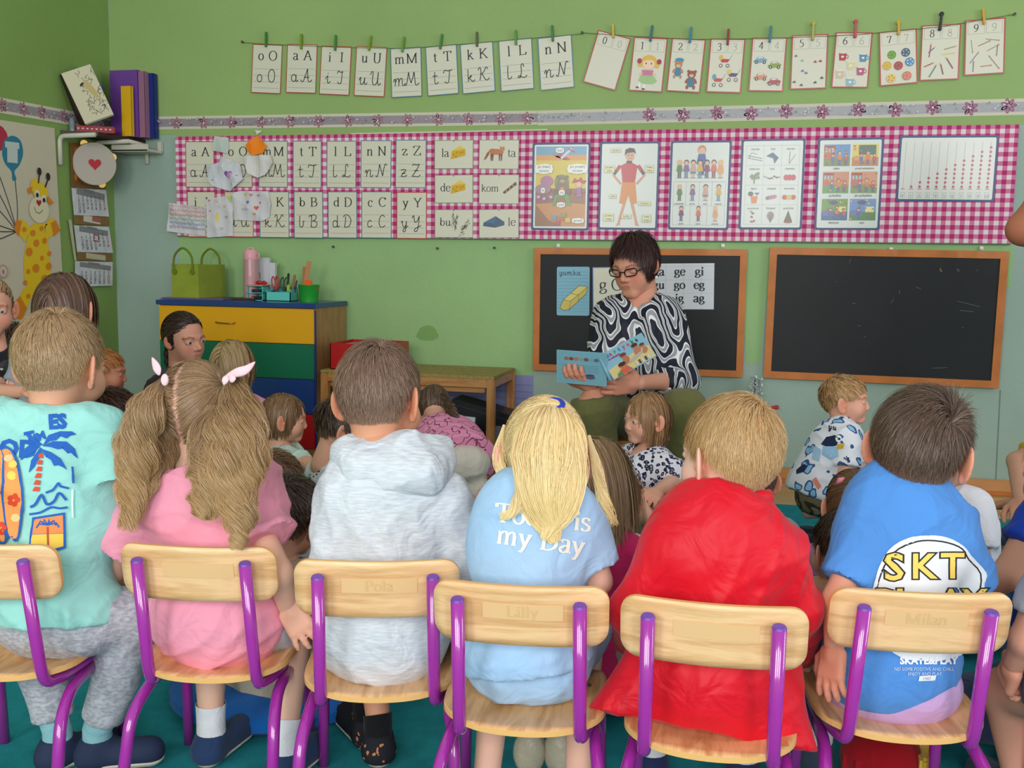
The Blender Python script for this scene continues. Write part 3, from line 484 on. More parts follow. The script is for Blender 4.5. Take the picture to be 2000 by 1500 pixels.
for (t, k, a, b_, c, d, e, f), sn in zip(syl, syn):
    o, w, h = card((a, b_), (c, d), (e, f), 'syllable card "%s" with a picture, %s of the six' % (t, sn), GRN, G1, name='syllable_card', group='syllable cards on the gingham board', bw=.0025)
    F = Flat(); F.text(t, w*(.28 if k not in ('fox', 'hill') else .82), h*.42, h*.42 if k != 'block' else h*.37, (44, 44, 48)); F.ell(w*.5, h*.96, .0025, .0025, (40, 40, 40)); F.obj('printed_letters', o, M_GLOSS)
    F = Flat(); F.k = 3
    if k == 'cheese':
        F.poly([(w*.42, h*.33), (w*.45, h*.62), (w*.66, h*.8), (w*.8, h*.68), (w*.8, h*.46)], (216, 168, 32)); F.poly([(w*.45, h*.62), (w*.66, h*.8), (w*.8, h*.68)], (232, 198, 70)); [F.ell(w*x, h*y, w*.022, h*.025, (176, 124, 24)) for x, y in ((.5, .5), (.58, .57), (.68, .55), (.56, .43), (.74, .58))]
    if k == 'fox':
        F.poly([(w*.24, h*.62), (w*.3, h*.7), (w*.52, h*.68), (w*.6, h*.72), (w*.62, h*.55), (w*.56, h*.48), (w*.3, h*.5)], (190, 112, 56)); F.poly([(w*.26, h*.62), (w*.2, h*.55), (w*.12, h*.3), (w*.18, h*.34), (w*.26, h*.5)], (150, 84, 44))
        for x in (.29, .33, .5, .55): F.poly([(w*x, h*.52), (w*(x+.045), h*.52), (w*(x+.03), h*.28), (w*(x+.005), h*.28)], (120, 70, 44))
        F.poly([(w*.54, h*.62), (w*.52, h*.8), (w*.58, h*.74), (w*.63, h*.78), (w*.65, h*.66), (w*.6, h*.6)], (196, 124, 70))
    if k == 'block': F.poly([(w*.6, h*.4), (w*.92, h*.76), (w*.95, h*.66), (w*.64, h*.34)], (96, 40, 34)); [F.line([(w*x, h*y), (w*(x+.03), h*(y-.08))], .003, (200, 180, 150)) for x, y in ((.68, .47), (.76, .56), (.84, .66))]
    if k == 'stick':
        for i in range(26): x, y = rnd.gauss(.53, .035), rnd.gauss(.55, .11); F.line([(w*x, h*y), (w*(x+rnd.uniform(-.05, .05)), h*(y+.12))], .0016, (60, 58, 44))
        for i in range(26): x = rnd.gauss(.76, .05); y = .1+(x-.6)*1.6+rnd.gauss(0, .08); F.line([(w*x, h*y), (w*(x+.05), h*(y+rnd.uniform(0, .14)))], .0016, (50, 50, 48))
    if k == 'hill': F.poly([(w*.1, h*.42), (w*.12, h*.54), (w*.42, h*.76), (w*.64, h*.56), (w*.64, h*.44), (w*.4, h*.4)], (50, 90, 124)); F.poly([(w*.12, h*.54), (w*.42, h*.76), (w*.4, h*.5)], (66, 108, 142)); F.poly([(w*.1, h*.42), (w*.4, h*.4), (w*.64, h*.44), (w*.4, h*.36)], (70, 80, 60))
    F.obj('printed_picture', o, M_GLOSS)
M_POST = mat('poster_paper', (208, 214, 208), .22, spec=.5, coat=.3)
NAVY = (40, 70, 116)
def poster(TL, TR, BL, label): return card(TL, TR, BL, label, None, G1, name='poster', cat='poster', group='posters on the gingham board', m=mat('navy_backing', NAVY, .3), r=.008)
def inner(o, w, h, col=(208, 214, 208), t=.009):
    F = Flat(); pts = []
    for cx, cy, a in ((w-t-.006, h-t-.006, 0), (t+.006, h-t-.006, 90), (t+.006, t+.006, 180), (w-t-.006, t+.006, 270)): pts += [(cx+.006*math.cos(math.radians(a+i*30)), cy+.006*math.sin(math.radians(a+i*30))) for i in range(4)]
    F.poly(pts, col); return F
def cloud(F, t, cx, cy, s, col=(226, 228, 222), w_=None, ink=(44, 50, 80)):
    L = t.split('|'); n = max(map(len, L)); rw = s*.27*n+s*.3; rh = s*.55*len(L)+s*.08
    if w_: F.rect(cx-rw, cy-rh, cx+rw, cy+rh, (120, 120, 80)); F.rect(cx-rw+.001, cy-rh+.001, cx+rw-.001, cy+rh-.001, col)
    else: F.ell(cx, cy, rw, rh*1.1, col, 16); F.rect(cx-rw*.9, cy-rh*.85, cx+rw*.9, cy+rh*.85, col)
    for i, l in enumerate(L): F.text(l, cx, cy+(len(L)/2-i-1)*s*1.05+s*.28, s, ink, thick=.1)
o, w, h = poster((1040, 279), (1153, 278), (1038, 449), 'yellow toy-room poster with a teddy on a green chair, leftmost poster'); F = inner(o, w, h)
a0 = .017; F.rect(a0, a0, w-a0, h-a0, (206, 184, 40)); F.rect(a0, h*.84, w-a0, h-a0, (90, 150, 180)); F.rect(a0, h*.8, w-a0, h*.86, (210, 140, 40)); F.rect(a0, a0, w-a0, h*.48, (138, 88, 44)); F.poly([(a0, h*.3), (w*.3, h*.12), (w*.55, a0), (w-a0, a0), (w-a0, h*.3), (w*.5, h*.32)], (190, 128, 60)); F.obj('printed_background', o, M_GLOSS)
F = Flat(); F.k = 14
F.poly([(w*.33, h*.88), (w*.46, h*.84), (w*.6, h*.8), (w*.66, h*.81), (w*.48, h*.88), (w*.4, h*.84)], (176, 40, 50)); F.line([(w*.5, h*.82), (w*.68, h*.93)], .012, (190, 200, 215)); F.line([(w*.62, h*.93), (w*.73, h*.89)], .006, (176, 40, 50))
F.ell(w*.52, h*.55, w*.13, h*.09, (86, 140, 52)); F.poly([(w*.36, h*.28), (w*.4, h*.42), (w*.64, h*.42), (w*.7, h*.28), (w*.62, h*.28), (w*.58, h*.38), (w*.46, h*.38), (w*.42, h*.28)], (86, 140, 52))
F.ell(w*.53, h*.5, w*.12, h*.075, (110, 92, 56)); F.ell(w*.53, h*.575, w*.09, h*.045, (120, 98, 60)); [F.ell(w*x, h*.61, w*.03, h*.02, (110, 90, 56)) for x in (.45, .61)]; F.ell(w*.53, h*.565, w*.04, h*.02, (180, 150, 110)); F.ell(w*.53, h*.575, w*.012, h*.008, (180, 40, 30)); [F.ell(w*x, h*.585, w*.01, h*.008, (20, 20, 20)) for x in (.49, .57)]; [F.ell(w*x, h*.44, w*.05, h*.035, (96, 70, 44)) for x in (.42, .64)]; F.ell(w*.53, h*.47, w*.04, h*.025, (200, 120, 50))
F.ell(w*.26, h*.56, w*.11, h*.065, (168, 96, 140)); F.ell(w*.2, h*.47, w*.14, h*.06, (150, 110, 130)); [(F.ell(w*x, h*y, w*.05, h*.03, (150, 90, 140)), F.ell(w*x, h*y, w*.02, h*.012, (220, 190, 210))) for x, y in ((.12, .38), (.22, .36), (.34, .38))]
F.ell(w*.82, h*.52, w*.05, h*.035, (222, 170, 140)); F.poly([(w*.7, h*.54), (w*.74, h*.6), (w*.8, h*.57), (w*.85, h*.61), (w*.88, h*.57), (w*.95, h*.57), (w*.9, h*.53), (w*.82, h*.56)], (176, 30, 44)); F.poly([(w*.78, h*.38), (w*.8, h*.49), (w*.86, h*.49), (w*.88, h*.38)], (140, 90, 160)); F.line([(w*.73, h*.42), (w*.93, h*.44)], .004, (176, 60, 60))
for x, y, c in ((.36, .12, (100, 140, 160)), (.48, .11, (196, 80, 44)), (.6, .09, (206, 176, 50)), (.52, .15, (110, 150, 60)), (.42, .06, (170, 60, 70))): F.rect(w*x, h*y, w*(x+.09), h*(y+.05), c)
for t, x, y in (('nad', .48, .91), ('po lewej|stronie', .21, .7), ('po prawej|stronie', .79, .7), ('w', .2, .455), ('na', .53, .43), ('pod', .52, .29), ('przed', .82, .11)): cloud(F, t, w*x, h*y, .0175)
F.obj('printed_picture', o, M_GLOSS)
o, w, h = poster((1172, 277), (1289, 276), (1168, 448), 'body-parts poster with a boy in a red top and orange shorts'); F = inner(o, w, h); F.obj('printed_background', o, M_GLOSS); F = Flat(); F.k = 3
sk = (196, 140, 108)
for s in (-1, 1):
    F.poly([(w*(.5+s*.02), h*.42), (w*(.5+s*.11), h*.42), (w*(.5+s*.1), h*.28), (w*(.5+s*.17), h*.08), (w*(.5+s*.2), h*.04), (w*(.5+s*.13), h*.05), (w*(.5+s*.12), h*.1), (w*(.5+s*.045), h*.28)], sk)
    F.line([(w*(.5+s*.17), h*.7), (w*(.5+s*.26), h*.62), (w*(.5+s*.13), h*.52)], .011, sk); F.line([(w*(.5+s*.15), h*.73), (w*(.5+s*.21), h*.67)], .016, (176, 34, 44)); F.line([(w*(.5+s*.21), h*.67), (w*(.5+s*.25), h*.63)], .014, (50, 50, 60))
F.poly([(w*.36, h*.73), (w*.45, h*.76), (w*.55, h*.76), (w*.64, h*.73), (w*.6, h*.52), (w*.4, h*.52)], (186, 36, 46)); F.poly([(w*.39, h*.54), (w*.61, h*.54), (w*.65, h*.3), (w*.54, h*.3), (w*.5, h*.4), (w*.46, h*.3), (w*.35, h*.3)], (206, 126, 36)); F.ell(w*.5, h*.77, w*.05, h*.02, (50, 44, 50)); F.ell(w*.51, h*.84, w*.075, h*.06, (206, 158, 128)); F.poly([(w*.42, h*.84), (w*.43, h*.91), (w*.5, h*.93), (w*.58, h*.92), (w*.61, h*.86), (w*.57, h*.88), (w*.46, h*.87)], (44, 38, 40)); F.line([(w*.48, h*.81), (w*.54, h*.81)], .001, (160, 60, 60)); [F.ell(w*x, h*.845, w*.01, h*.006, (40, 30, 30)) for x in (.48, .54)]
for t, x, y in (('glowa', .27, .9), ('prawa|reka', .17, .69), ('lewa|reka', .84, .69), ('udo', .24, .38), ('kolano', .78, .3), ('prawa|noga', .18, .14), ('lydka', .48, .15), ('lewa|noga', .82, .13)): cloud(F, t, w*x, h*y, .014, (214, 212, 160), True)
F.obj('printed_picture', o, M_GLOSS)
def fig(F, x, y, s, top, bot, hair, skirt=False, sk=(214, 170, 140)):
    for q in (-.05, .05): F.rect(x+s*(q-.035), y, x+s*(q+.035), y+s*.34, bot if not skirt else sk)
    if skirt: F.poly([(x-s*.16, y+s*.22), (x+s*.16, y+s*.22), (x+s*.08, y+s*.5), (x-s*.08, y+s*.5)], bot)
    F.poly([(x-s*.17, y+s*.35), (x-s*.11, y+s*.68), (x+s*.11, y+s*.68), (x+s*.17, y+s*.35), (x+s*.1, y+s*.33), (x-s*.1, y+s*.33)], top)
    F.ell(x, y+s*.82, s*.14, s*.15, hair, 10); F.ell(x, y+s*.78, s*.11, s*.11, sk, 10); F.rect(x-s*.14, y-s*.02, x+s*.14, y+s*.01, (120, 120, 120))
kids_ = [((72, 124, 56), (40, 70, 40), (214, 170, 90), 0), ((120, 90, 130), (80, 120, 160), (90, 60, 44), 0), ((196, 150, 150), (60, 130, 120), (40, 30, 34), 1), ((206, 160, 40), (70, 140, 176), (40, 30, 34), 0), ((120, 40, 90), (50, 60, 110), (44, 34, 34), 0), ((206, 90, 50), (110, 50, 80), (90, 40, 30), 0), ((210, 150, 80), (210, 150, 80), (220, 176, 90), 1)]
o, w, h = poster((1311, 275), (1430, 274), (1304, 448), 'poster of cartoon children in rows for the days of the week'); F = inner(o, w, h)
for y in (.27, .54): F.line([(w*.07, h*y), (w*.93, h*y)], .0008, (100, 110, 110))
F.frame(w*.07, h*.05, w*.93, h*.54, .0008, (100, 110, 110)); [F.line([(w*x, h*.27), (w*x, h*.54)], .0008, (100, 110, 110)) for x in (.28, .5, .71)]; [F.line([(w*x, h*.05), (w*x, h*.27)], .0008, (100, 110, 110)) for x in (.36, .64)]; F.obj('printed_background', o, M_GLOSS)
F = Flat(); F.k = 14; fig(F, w*.52, h*.62, h*.34, (50, 90, 150), (44, 60, 110), (196, 120, 80)); F.k = 22
for i, (a, b_, c, s) in enumerate(kids_): F.k = 22; fig(F, w*(.16+.113*i), h*.585, h*.21, a, b_, c, s)
for i, (a, b_, c, s) in enumerate(kids_):
    F.k = 22; r_ = i < 4; fx_ = (.175, .39, .605, .82)[i] if r_ else (.215, .5, .78)[i-4]; fig(F, w*fx_, h*(.33 if r_ else .1), h*(.19 if r_ else .175), a, b_, c, s); F.text(('poniedzialek', 'wtorek', 'sroda', 'czwartek', 'piatek', 'sobota', 'niedziela')[i], w*fx_, h*(.285 if r_ else .06), .0085, (50, 50, 60), thick=.12)
F.obj('printed_picture', o, M_GLOSS)
o, w, h = poster((1450, 272), (1575, 270), (1441, 448), 'month chart poster with twelve small pictures in a grid'); F = inner(o, w, h); cw, chh = (w-.044)/3, (h-.05)/4
for i in range(4): F.line([(.022+cw*i, .022), (.022+cw*i, .022+chh*4)], .0007, (130, 140, 140))
for i in range(5): F.line([(.022, .022+chh*i), (w-.022, .022+chh*i)], .0007, (130, 140, 140))
F.obj('printed_background', o, M_GLOSS); F = Flat(); F.k = 12
for i, t in enumerate(('styczen', 'luty', 'marzec', 'kwiecien', 'maj', 'czerwiec', 'lipiec', 'sierpien', 'wrzesien', 'pazdziernik', 'listopad', 'grudzien')):
    F.k = 12; cx = .022+cw*(i % 3+.5); y0 = .022+chh*(3-i//3); cy = y0+chh*.38; s = chh*.3; F.text(t, cx, y0+chh*.78, .0125 if len(t) < 9 else .0105, (50, 54, 60), thick=.1)
    if i == 0: [F.line([(cx-s*1.2, cy+k), (cx+s*1.2, cy-s*.5+k)], .002, (70, 70, 70)) for k in (0, s*.4)]; F.line([(cx-s, cy), (cx-s*.6, cy+s*.9), (cx+s*.3, cy+s*.6)], .0015, (70, 70, 70))
    if i == 1: F.poly([(cx-s*1.1, cy+s*.3), (cx, cy+s*.9), (cx+s, cy), (cx+s*.3, cy-s), (cx+s*.1, cy-s*.1)], (52, 84, 116))
    if i == 2: F.line([(cx-s*.2, cy-s), (cx-s*.1, cy+s)], .0018, (60, 60, 60)); F.line([(cx-s*.2, cy-s), (cx+s*.8, cy+s*.5)], .0016, (60, 60, 60))
    if i == 3: [F.ell(cx+rnd.uniform(-s, s)*.8, cy+rnd.uniform(-.2, 1)*s*.8, s*.2, s*.2, (110, 130, 90), 7) for _ in range(14)]; F.line([(cx, cy-s), (cx, cy)], .004, (70, 90, 60))
    if i == 4: [F.ell(cx+(k-3)*s*.4, cy+rnd.uniform(-1, 1)*s*.2, s*.22, s*.16, rnd.choice(((110, 90, 80), (170, 150, 150), (90, 100, 80))), 7) for k in range(7)]
    if i == 5: [F.ell(cx+k*s*.6, cy, s*.42, s*.5, (186, 50, 66)) for k in (-1, 0, 1)]
    if i == 6: F.poly([(cx-s*.5, cy+s*.2), (cx+s*.7, cy+s*.2), (cx+s*.5, cy-s), (cx-s*.3, cy-s)], (210, 120, 50)); F.ell(cx-s*.5, cy+s*.6, s*.45, s*.4, (50, 90, 70)); F.poly([(cx+s*.1, cy+s*.8), (cx+s, cy+s*.8), (cx+s*.6, cy+s*.3)], (70, 110, 150))
    if i == 7: [F.ell(cx+k*s*.5, cy+k*s*.1, s*.45, s*.34, c, 10, .3) for k, c in ((-1, (120, 110, 120)), (0, (170, 110, 140)), (1, (176, 120, 150)))]
    if i == 8: [F.ell(cx+k*s*.7, cy, s*.45, s*.42, c) for k, c in ((-1, (190, 70, 60)), (1, (190, 80, 60)), (0, (196, 180, 80)))]
    if i == 9: [F.ell(cx+a*s, cy+b_*s, s*.25, s*.18, c, 8, a*3) for a, b_, c in ((-.3, .9, (170, 150, 70)), (0, .6, (80, 110, 60)), (-.2, 0, (170, 60, 50)), (.2, -.7, (140, 80, 50)), (-.2, -.8, (150, 100, 60)))]
    if i == 10: F.ell(cx, cy+s*.2, s*.6, s*.75, (150, 140, 130)); [F.line([(cx, cy-s), (cx+s*.55*math.sin(k), cy+s*(.2+.6*math.cos(k)))], .0009, (90, 80, 70)) for k in (-1.2, -.8, -.4, 0, .4, .8, 1.2)]
    if i == 11: F.poly([(cx-s*.7, cy-s*.8), (cx, cy+s*1.1), (cx+s*.7, cy-s*.8)], (52, 90, 60)); [F.ell(cx+rnd.uniform(-.3, .3)*s, cy+rnd.uniform(-.6, .4)*s, s*.07, s*.07, (190, 60, 60), 6) for _ in range(8)]; F.ell(cx, cy-s*.9, s*.7, s*.15, (170, 60, 50))
F.obj('printed_picture', o, M_GLOSS)
o, w, h = poster((1598, 270), (1727, 268), (1590, 449), 'daily routine poster with six coloured scenes'); F = inner(o, w, h); F.obj('printed_background', o, M_GLOSS); F = Flat(); F.k = 3
cap = ('rano', 'przed poludniem', 'poludnie', 'po poludniu', 'wieczor', 'noc'); bg = [((84, 140, 190), (120, 130, 80)), ((216, 196, 96), (190, 120, 60)), ((196, 130, 100), (90, 150, 80)), ((206, 140, 100), (120, 140, 80)), ((110, 150, 70), (60, 100, 140)), ((100, 140, 190), (80, 130, 80))]
for i in range(6):
    F.k = 3; x0 = w*(.1+.43*(i % 2)); x1 = x0+w*.4; y1 = h*(.93-.295*(i//2)); y0 = y1-h*.235; F.rect(x0, y0, x1, y1, bg[i][0]); F.rect(x0, y0, x1, y0+(y1-y0)*.4, bg[i][1])
    if i in (0, 2, 3): F.rect(x0, y0+h*.08, x0+w*.17, y1-h*.02, (186, 100, 70)); F.rect(x0, y1-h*.035, x0+w*.17, y1-h*.015, (150, 50, 60)); [F.rect(x0+w*(.02+.05*k), y0+h*.15, x0+w*(.05+.05*k), y0+h*.19, (150, 190, 200)) for k in range(3)]
    if i == 1: F.rect(x0+w*.1, y0+h*.12, x0+w*.36, y1-h*.01, (56, 110, 96)); F.rect(x0+w*.03, y0+h*.06, x0+w*.3, y0+h*.11, (206, 150, 90))
    if i >= 4: F.rect(x0+w*.24, y0+h*.09, x0+w*.37, y0+h*.15, (226, 216, 140)); F.rect(x0+w*.02, y0+h*.05, x0+w*.18, y0+h*.11, (110, 110, 170)); F.ell(x0+w*.18, y1-h*.04, w*.07, h*.025, (90, 80, 120))
    for k, c in enumerate(((70, 110, 160), (210, 120, 60), (196, 70, 80))): fig(F, x0+w*(.14+.1*k), y0+h*.02, h*(.12+.03*(k == 1)), c, (80, 110, 160), (120, 70, 40)) if i < 5 or k == 0 else None
    for k in range(12): F.ell(rnd.uniform(x0+.004, x1-.004), rnd.uniform(y0+.004, y1-.004), .004, .003, rnd.choice(((206, 120, 70), (90, 140, 90), (220, 200, 120), (80, 110, 160), (190, 80, 90))), 7)
    F.text(cap[i], (x0+x1)/2, y0-h*.035, .0145 if i != 1 else .0115, (44, 50, 60), thick=.1)
F.obj('printed_picture', o, M_GLOSS)
o, w, h = poster((1757, 265), (1951, 264), (1750, 393), 'counting poster with columns of red beads from 0 to 10'); F = inner(o, w, h, (206, 208, 200)); F.obj('printed_background', o, M_GLOSS); F = Flat(); F.k = 3
for i in range(11):
    x = w*(.065+.0855*i); F.k = 3; F.line([(x, h*.2), (x+.003, h*.9)], .001, (110, 110, 110)); F.rect(x-.008, h*.185, x+.008, h*.195, (170, 50, 60)); F.frame(x-.0085, h*.05, x+.0085, h*.14, .0008, (80, 140, 130)); F.text(str(i), x, h*.065, .017, (70, 80, 84), thick=.07)
    for k in range(i): F.k = 6; F.ell(x+k*.0004, h*(.225+.066*k), .0052, .0052, (168, 40, 58), 12); F.ell(x+.0008+k*.0004, h*(.23+.066*k), .0022, .0018, (196, 90, 104), 8)
F.obj('printed_picture', o, M_GLOSS)
# children's drawings pinned over the board (crumpled paper)
def paper(px, label, draw=None, col=(208, 208, 212), off=.017, amp=.007, cat='drawing', name='paper_drawing', seed=0):
    """px = outline in photo pixels -> crumpled sheet hanging in front of the board"""
    q = [wp(x, y, off) for x, y in px]; cx = sum(p.x for p in q)/len(q); cz = sum(p.z for p in q)/len(q); bm = bmesh.new()
    f = bm.faces.new([bm.verts.new((p.x-cx, 0, p.z-cz)) for p in q]); 
    for ax in ((1, 0, 0), (0, 0, 1), (.7, 0, .7)):
        for k in range(-8, 9): bmesh.ops.bisect_plane(bm, geom=bm.verts[:]+bm.edges[:]+bm.faces[:], plane_co=Vector(ax)*(k*.014+.003*seed % .01), plane_no=ax)
    R_ = np.random.default_rng(seed)
    ph = R_.random((5, 3))*6
    def dy(x, z): return amp*sum(abs(math.sin(x*(18+9*i)+z*(25-8*i)*(-1)**i+ph[i, 0]))-.5 for i in range(4))*.5-amp
    for v in bm.verts: v.co.y = dy(v.co.x, v.co.z)
    r = bmesh.ops.solidify(bm, geom=bm.faces[:], thickness=.0006)
    me = bpy.data.meshes.new(name); bmesh.ops.recalc_face_normals(bm, faces=bm.faces); bm.to_mesh(me); bm.free(); me.materials.append(mat('paper_%d%d%d' % col, col, .7))
    root = thing(name, label, cat, loc=(cx, WY-off, cz), group="children's drawings on the gingham board"); o = bpy.data.objects.new('paper', me); sc.collection.objects.link(o); o.parent = root
    if draw:
        V, Fc, Cc = [], [], []; F = Flat(); draw(F, lambda x, y: ((lambda p: (p.x-cx, p.z-cz))(wp(x, y, off))))
        V = [(a, dy(a, b_)-.0012-z*3, b_) for a, b_, z in F.V]; npmesh('crayon_marks', V, F.F, M_PRINT, root, np.array(F.C), smooth=False)
    return root
def heart(F, c, s, col):
    pts = [(c[0]+s*16*math.sin(t)**3/16, c[1]+s*(13*math.cos(t)-5*math.cos(2*t)-2*math.cos(3*t)-math.cos(4*t))/16) for t in [i*2*math.pi/18 for i in range(18)]]; F.poly(pts, col)
def d_rain(F, f):
    for j, c in enumerate(((206, 160, 160), (206, 130, 90), (190, 100, 80), (110, 160, 130), (90, 120, 160), (130, 120, 170))):
        for k in range(34): x = 332+k*2.05; y = 399+j*8+k*.18; F.k = 1; F.line([f(x, y+rnd.uniform(-2, 2)), f(x+1.6, y+6+rnd.uniform(-2, 1))], .0022, c)
def d_bear(F, f):
    F.ell(*f(426, 425), .007, .024, (214, 196, 70)); F.ell(*f(428, 403), .007, .008, (170, 170, 160)); F.ell(*f(428, 403), .0055, .0065, (214, 212, 206))
    for x, y, s, c in ((410, 392, .006, (214, 120, 140)), (424, 392, .009, (216, 150, 120)), (440, 403, .008, (214, 160, 130)), (411, 412, .005, (206, 120, 150)), (443, 424, .008, (150, 150, 160)), (434, 446, .008, (150, 180, 150))): heart(F, f(x, y), s, c); heart(F, f(x, y), s*.55, (214, 212, 210)) if s > .0075 else None
    F.poly([f(445, 384), f(453, 383), f(453, 396)], (190, 200, 70))
def d_hearts(F, f):
    for x, y, s, c in ((480, 380, .009, (214, 196, 60)), (492, 381, .009, (214, 110, 130)), (506, 382, .008, (220, 130, 160)), (486, 395, .009, (130, 110, 180)), (509, 396, .006, (214, 100, 130)), (502, 406, .012, (214, 80, 70)), (499, 418, .008, (220, 150, 70))): heart(F, f(x, y), s, c)
    F.text('mama', f(480, 408)[0], f(480, 410)[1], .014, (150, 160, 190), 'cur', thick=.06)
def d_heart1(F, f): heart(F, f(448, 341), .022, (110, 90, 170)); heart(F, f(448.5, 342), .017, (222, 140, 190)); F.ell(*f(465, 343), .003, .003, (120, 100, 120)); F.ell(*f(417, 352), .003, .003, (170, 70, 60)); F.ell(*f(450, 318), .006, .003, (200, 200, 90), rot=.6); F.ell(*f(455, 360), .003, .003, (200, 120, 130))
paper([(331, 396), (403, 406), (402, 461), (327, 452)], 'rainbow crayon drawing pinned over the bottom left corner of the gingham board', d_rain, seed=1)
paper([(403, 390), (455, 380), (457, 461), (406, 464)], 'drawing of a bear with hearts right of the rainbow drawing', d_bear, seed=2)
paper([(455, 378), (470, 373), (525, 374), (531, 400), (527, 425), (515, 432), (462, 430), (456, 410)], 'round paper with many small coloured hearts', d_hearts, seed=3, amp=.01)
paper([(405, 327), (430, 317), (433, 305), (470, 320), (476, 350), (452, 374), (418, 364), (408, 352)], 'crumpled folded paper with one big purple heart', d_heart1, (204, 206, 214), .024, .014, seed=4)
paper([(475, 305), (530, 303), (535, 318), (520, 342), (505, 348), (488, 340)], 'blank folded white paper below the orange one', None, (214, 212, 208), .026, .013, seed=5, name='folded_paper')
paper([(480, 283), (502, 264), (522, 285), (515, 299), (495, 304), (484, 296)], 'orange crayon-coloured paper at the top of the board', None, (246, 134, 20), .028, .006, seed=6, name='orange_paper')
paper([(419, 266), (447, 269), (446, 300), (416, 294)], 'small grey-green scribbled paper above the letter o card', lambda F, f: [F.line([f(421, 272+k*3.4), f(443, 275+k*3.4)], .001, (140, 170, 160)) for k in range(7)], (196, 206, 200), .02, .004, seed=7, name='scribbled_note')
o = paper([(498, 254), (513, 256), (502, 263)], 'tiny white paper corner above the orange paper', None, (220, 220, 210), .01, .002, seed=8, name='paper_scrap')
# ---------------------------------------------------------------- blackboards
M_BB = mat('blackboard_slate', (24, 27, 30), .5, var=.15, vscale=5, spec=.3)
def blackboard(TL, TR, BR, BL, lab, fw):
    q = [wp(*p, .004) for p in (TL, TR, BR, BL)]; TLw, TRw = (q[0]), (q[1]); M, wd, ht = frame4(TLw, TRw, q[3]); M = M @ Matrix.Translation((0, 0, .022))
    o = thing('blackboard', lab, 'blackboard', mw=M, group='wood-framed blackboards'); t = fw
    MB().box((t*.8, t*.8, -.014), (wd-t*.8, ht-t*.8, -.006)).obj('slate_panel', M_BB, o)
    for p in ([(0, 0), (wd, 0), (wd-t, t), (t, t)], [(wd, 0), (wd, ht), (wd-t, ht-t), (wd-t, t)], [(wd, ht), (0, ht), (t, ht-t), (wd-t, ht-t)], [(0, ht), (0, 0), (t, t), (t, ht-t)]): MB().prism(p, -.016, 0).obj('frame_rail', M_ORW, o)
    return o, wd, ht, M
o1, bw1, bh1, BM1 = blackboard((1045, 484), (1459, 487), (1450, 735), (1043, 722), 'wood-framed blackboard with letter sheets behind the reading woman', .029)
o2, bw2, bh2, BM2 = blackboard((1505, 483), (1970, 491), (1950, 757), (1490, 737), 'empty wood-framed blackboard with chalk traces on the right', .031)
F = Flat(); Mi = BM2.inverted(); bp = lambda x, y: (lambda v: (v.x, v.y))(Mi @ wp(x, y, .022))
for pts in ([(1661, 506), (1659, 515)], [(1740, 592), (1746, 584)], [(1789, 561), (1799, 564)], [(1869, 588), (1914, 599)], [(1874, 606), (1902, 609)], [(1820, 719), (1850, 718)], [(1757, 566), (1757, 575)], [(1664, 592), (1671, 593)], [(1675, 636), (1682, 637)], [(1878, 639), (1882, 640)], [(1687, 658), (1691, 658)], [(1632, 550), (1635, 550)]): F.line([bp(*p) for p in pts], .0016, (96, 104, 106))
F.text('k', *bp(1838, 530), .022, (150, 140, 100), 'cur', thick=.08); F.text('r n', *bp(1868, 530), .022, (100, 108, 110), 'cur', thick=.07); F.text('x', *bp(1908, 530), .02, (80, 88, 90), thick=.07)
V = [(a, b_, -.0058+z) for a, b_, z in F.V]; npmesh('chalk_marks', V, F.F, M_PRINT, o2, np.array(F.C), smooth=False)
for x, y, l in ((1091, 480, 'left end of the first blackboard'), (1412, 480, 'right end of the first blackboard'), (1740, 487, 'middle of the empty blackboard'), (1916, 485, 'right end of the empty blackboard')):
    c = wp(x, y, .0); o = MB().box((c.x-.008, WY-.012, c.z-.008), (c.x+.008, WY, c.z+.008), .002).cyl((c.x, WY-.02, c.z-.002), (c.x, WY-.01, c.z-.002), .003, n=8).obj('wall_hook', mat('white_plastic', (220, 222, 214), .4)); tag(o, 'small white wall hook above the '+l, 'hook', 'hooks above the blackboards')
def bcard(TL, TR, BL, lab, m, name, cat, border=None, r=0): return card(wp(*TL, .022), wp(*TR, .022), wp(*BL, .022), lab, border, name=name, cat=cat, m=m, r=r, bw=.004)
o, w, h = bcard((1088, 521), (1152, 521), (1087, 616), 'light blue card with the handwritten word gumka and an eraser', mat('blue_card', (120, 178, 200), .35, coat=.2), 'word_card', 'card', r=.008); F = Flat()
for k in range(13): F.line([(.004, h*(.08+.068*k)), (w-.004, h*(.08+.068*k))], .0009, (90, 140, 170))
F.text('gumka', w*.4, h*.83, h*.155, (56, 80, 90), 'cur', thick=.055)
P_ = lambda *a: [(w*a[i], h*a[i+1]) for i in range(0, len(a), 2)]
F.poly(P_(.1, .16, .2, .32, .42, .46, .68, .61, .95, .59, .9, .45, .62, .26, .38, .12, .2, .11), (206, 188, 92)); F.poly(P_(.2, .32, .42, .46, .68, .61, .95, .59, .68, .42, .44, .3), (222, 206, 116))
for L in (P_(.1, .16, .2, .32, .68, .61, .95, .59, .9, .45, .38, .12, .2, .11, .1, .16), P_(.2, .32, .44, .3, .38, .12), P_(.44, .3, .95, .59), P_(.42, .46, .68, .42, .66, .3)): F.line(L, .0018, (70, 70, 60))
F.obj('printed_eraser', o)
o, w, h = bcard((1158, 522), (1228, 521), (1157, 650), 'white blue-edged letter g sheet partly behind the reading woman', M_CARD, 'letter_sheet', 'card', (60, 110, 170)); letters(o, w, h*.95, 'g', 'G')
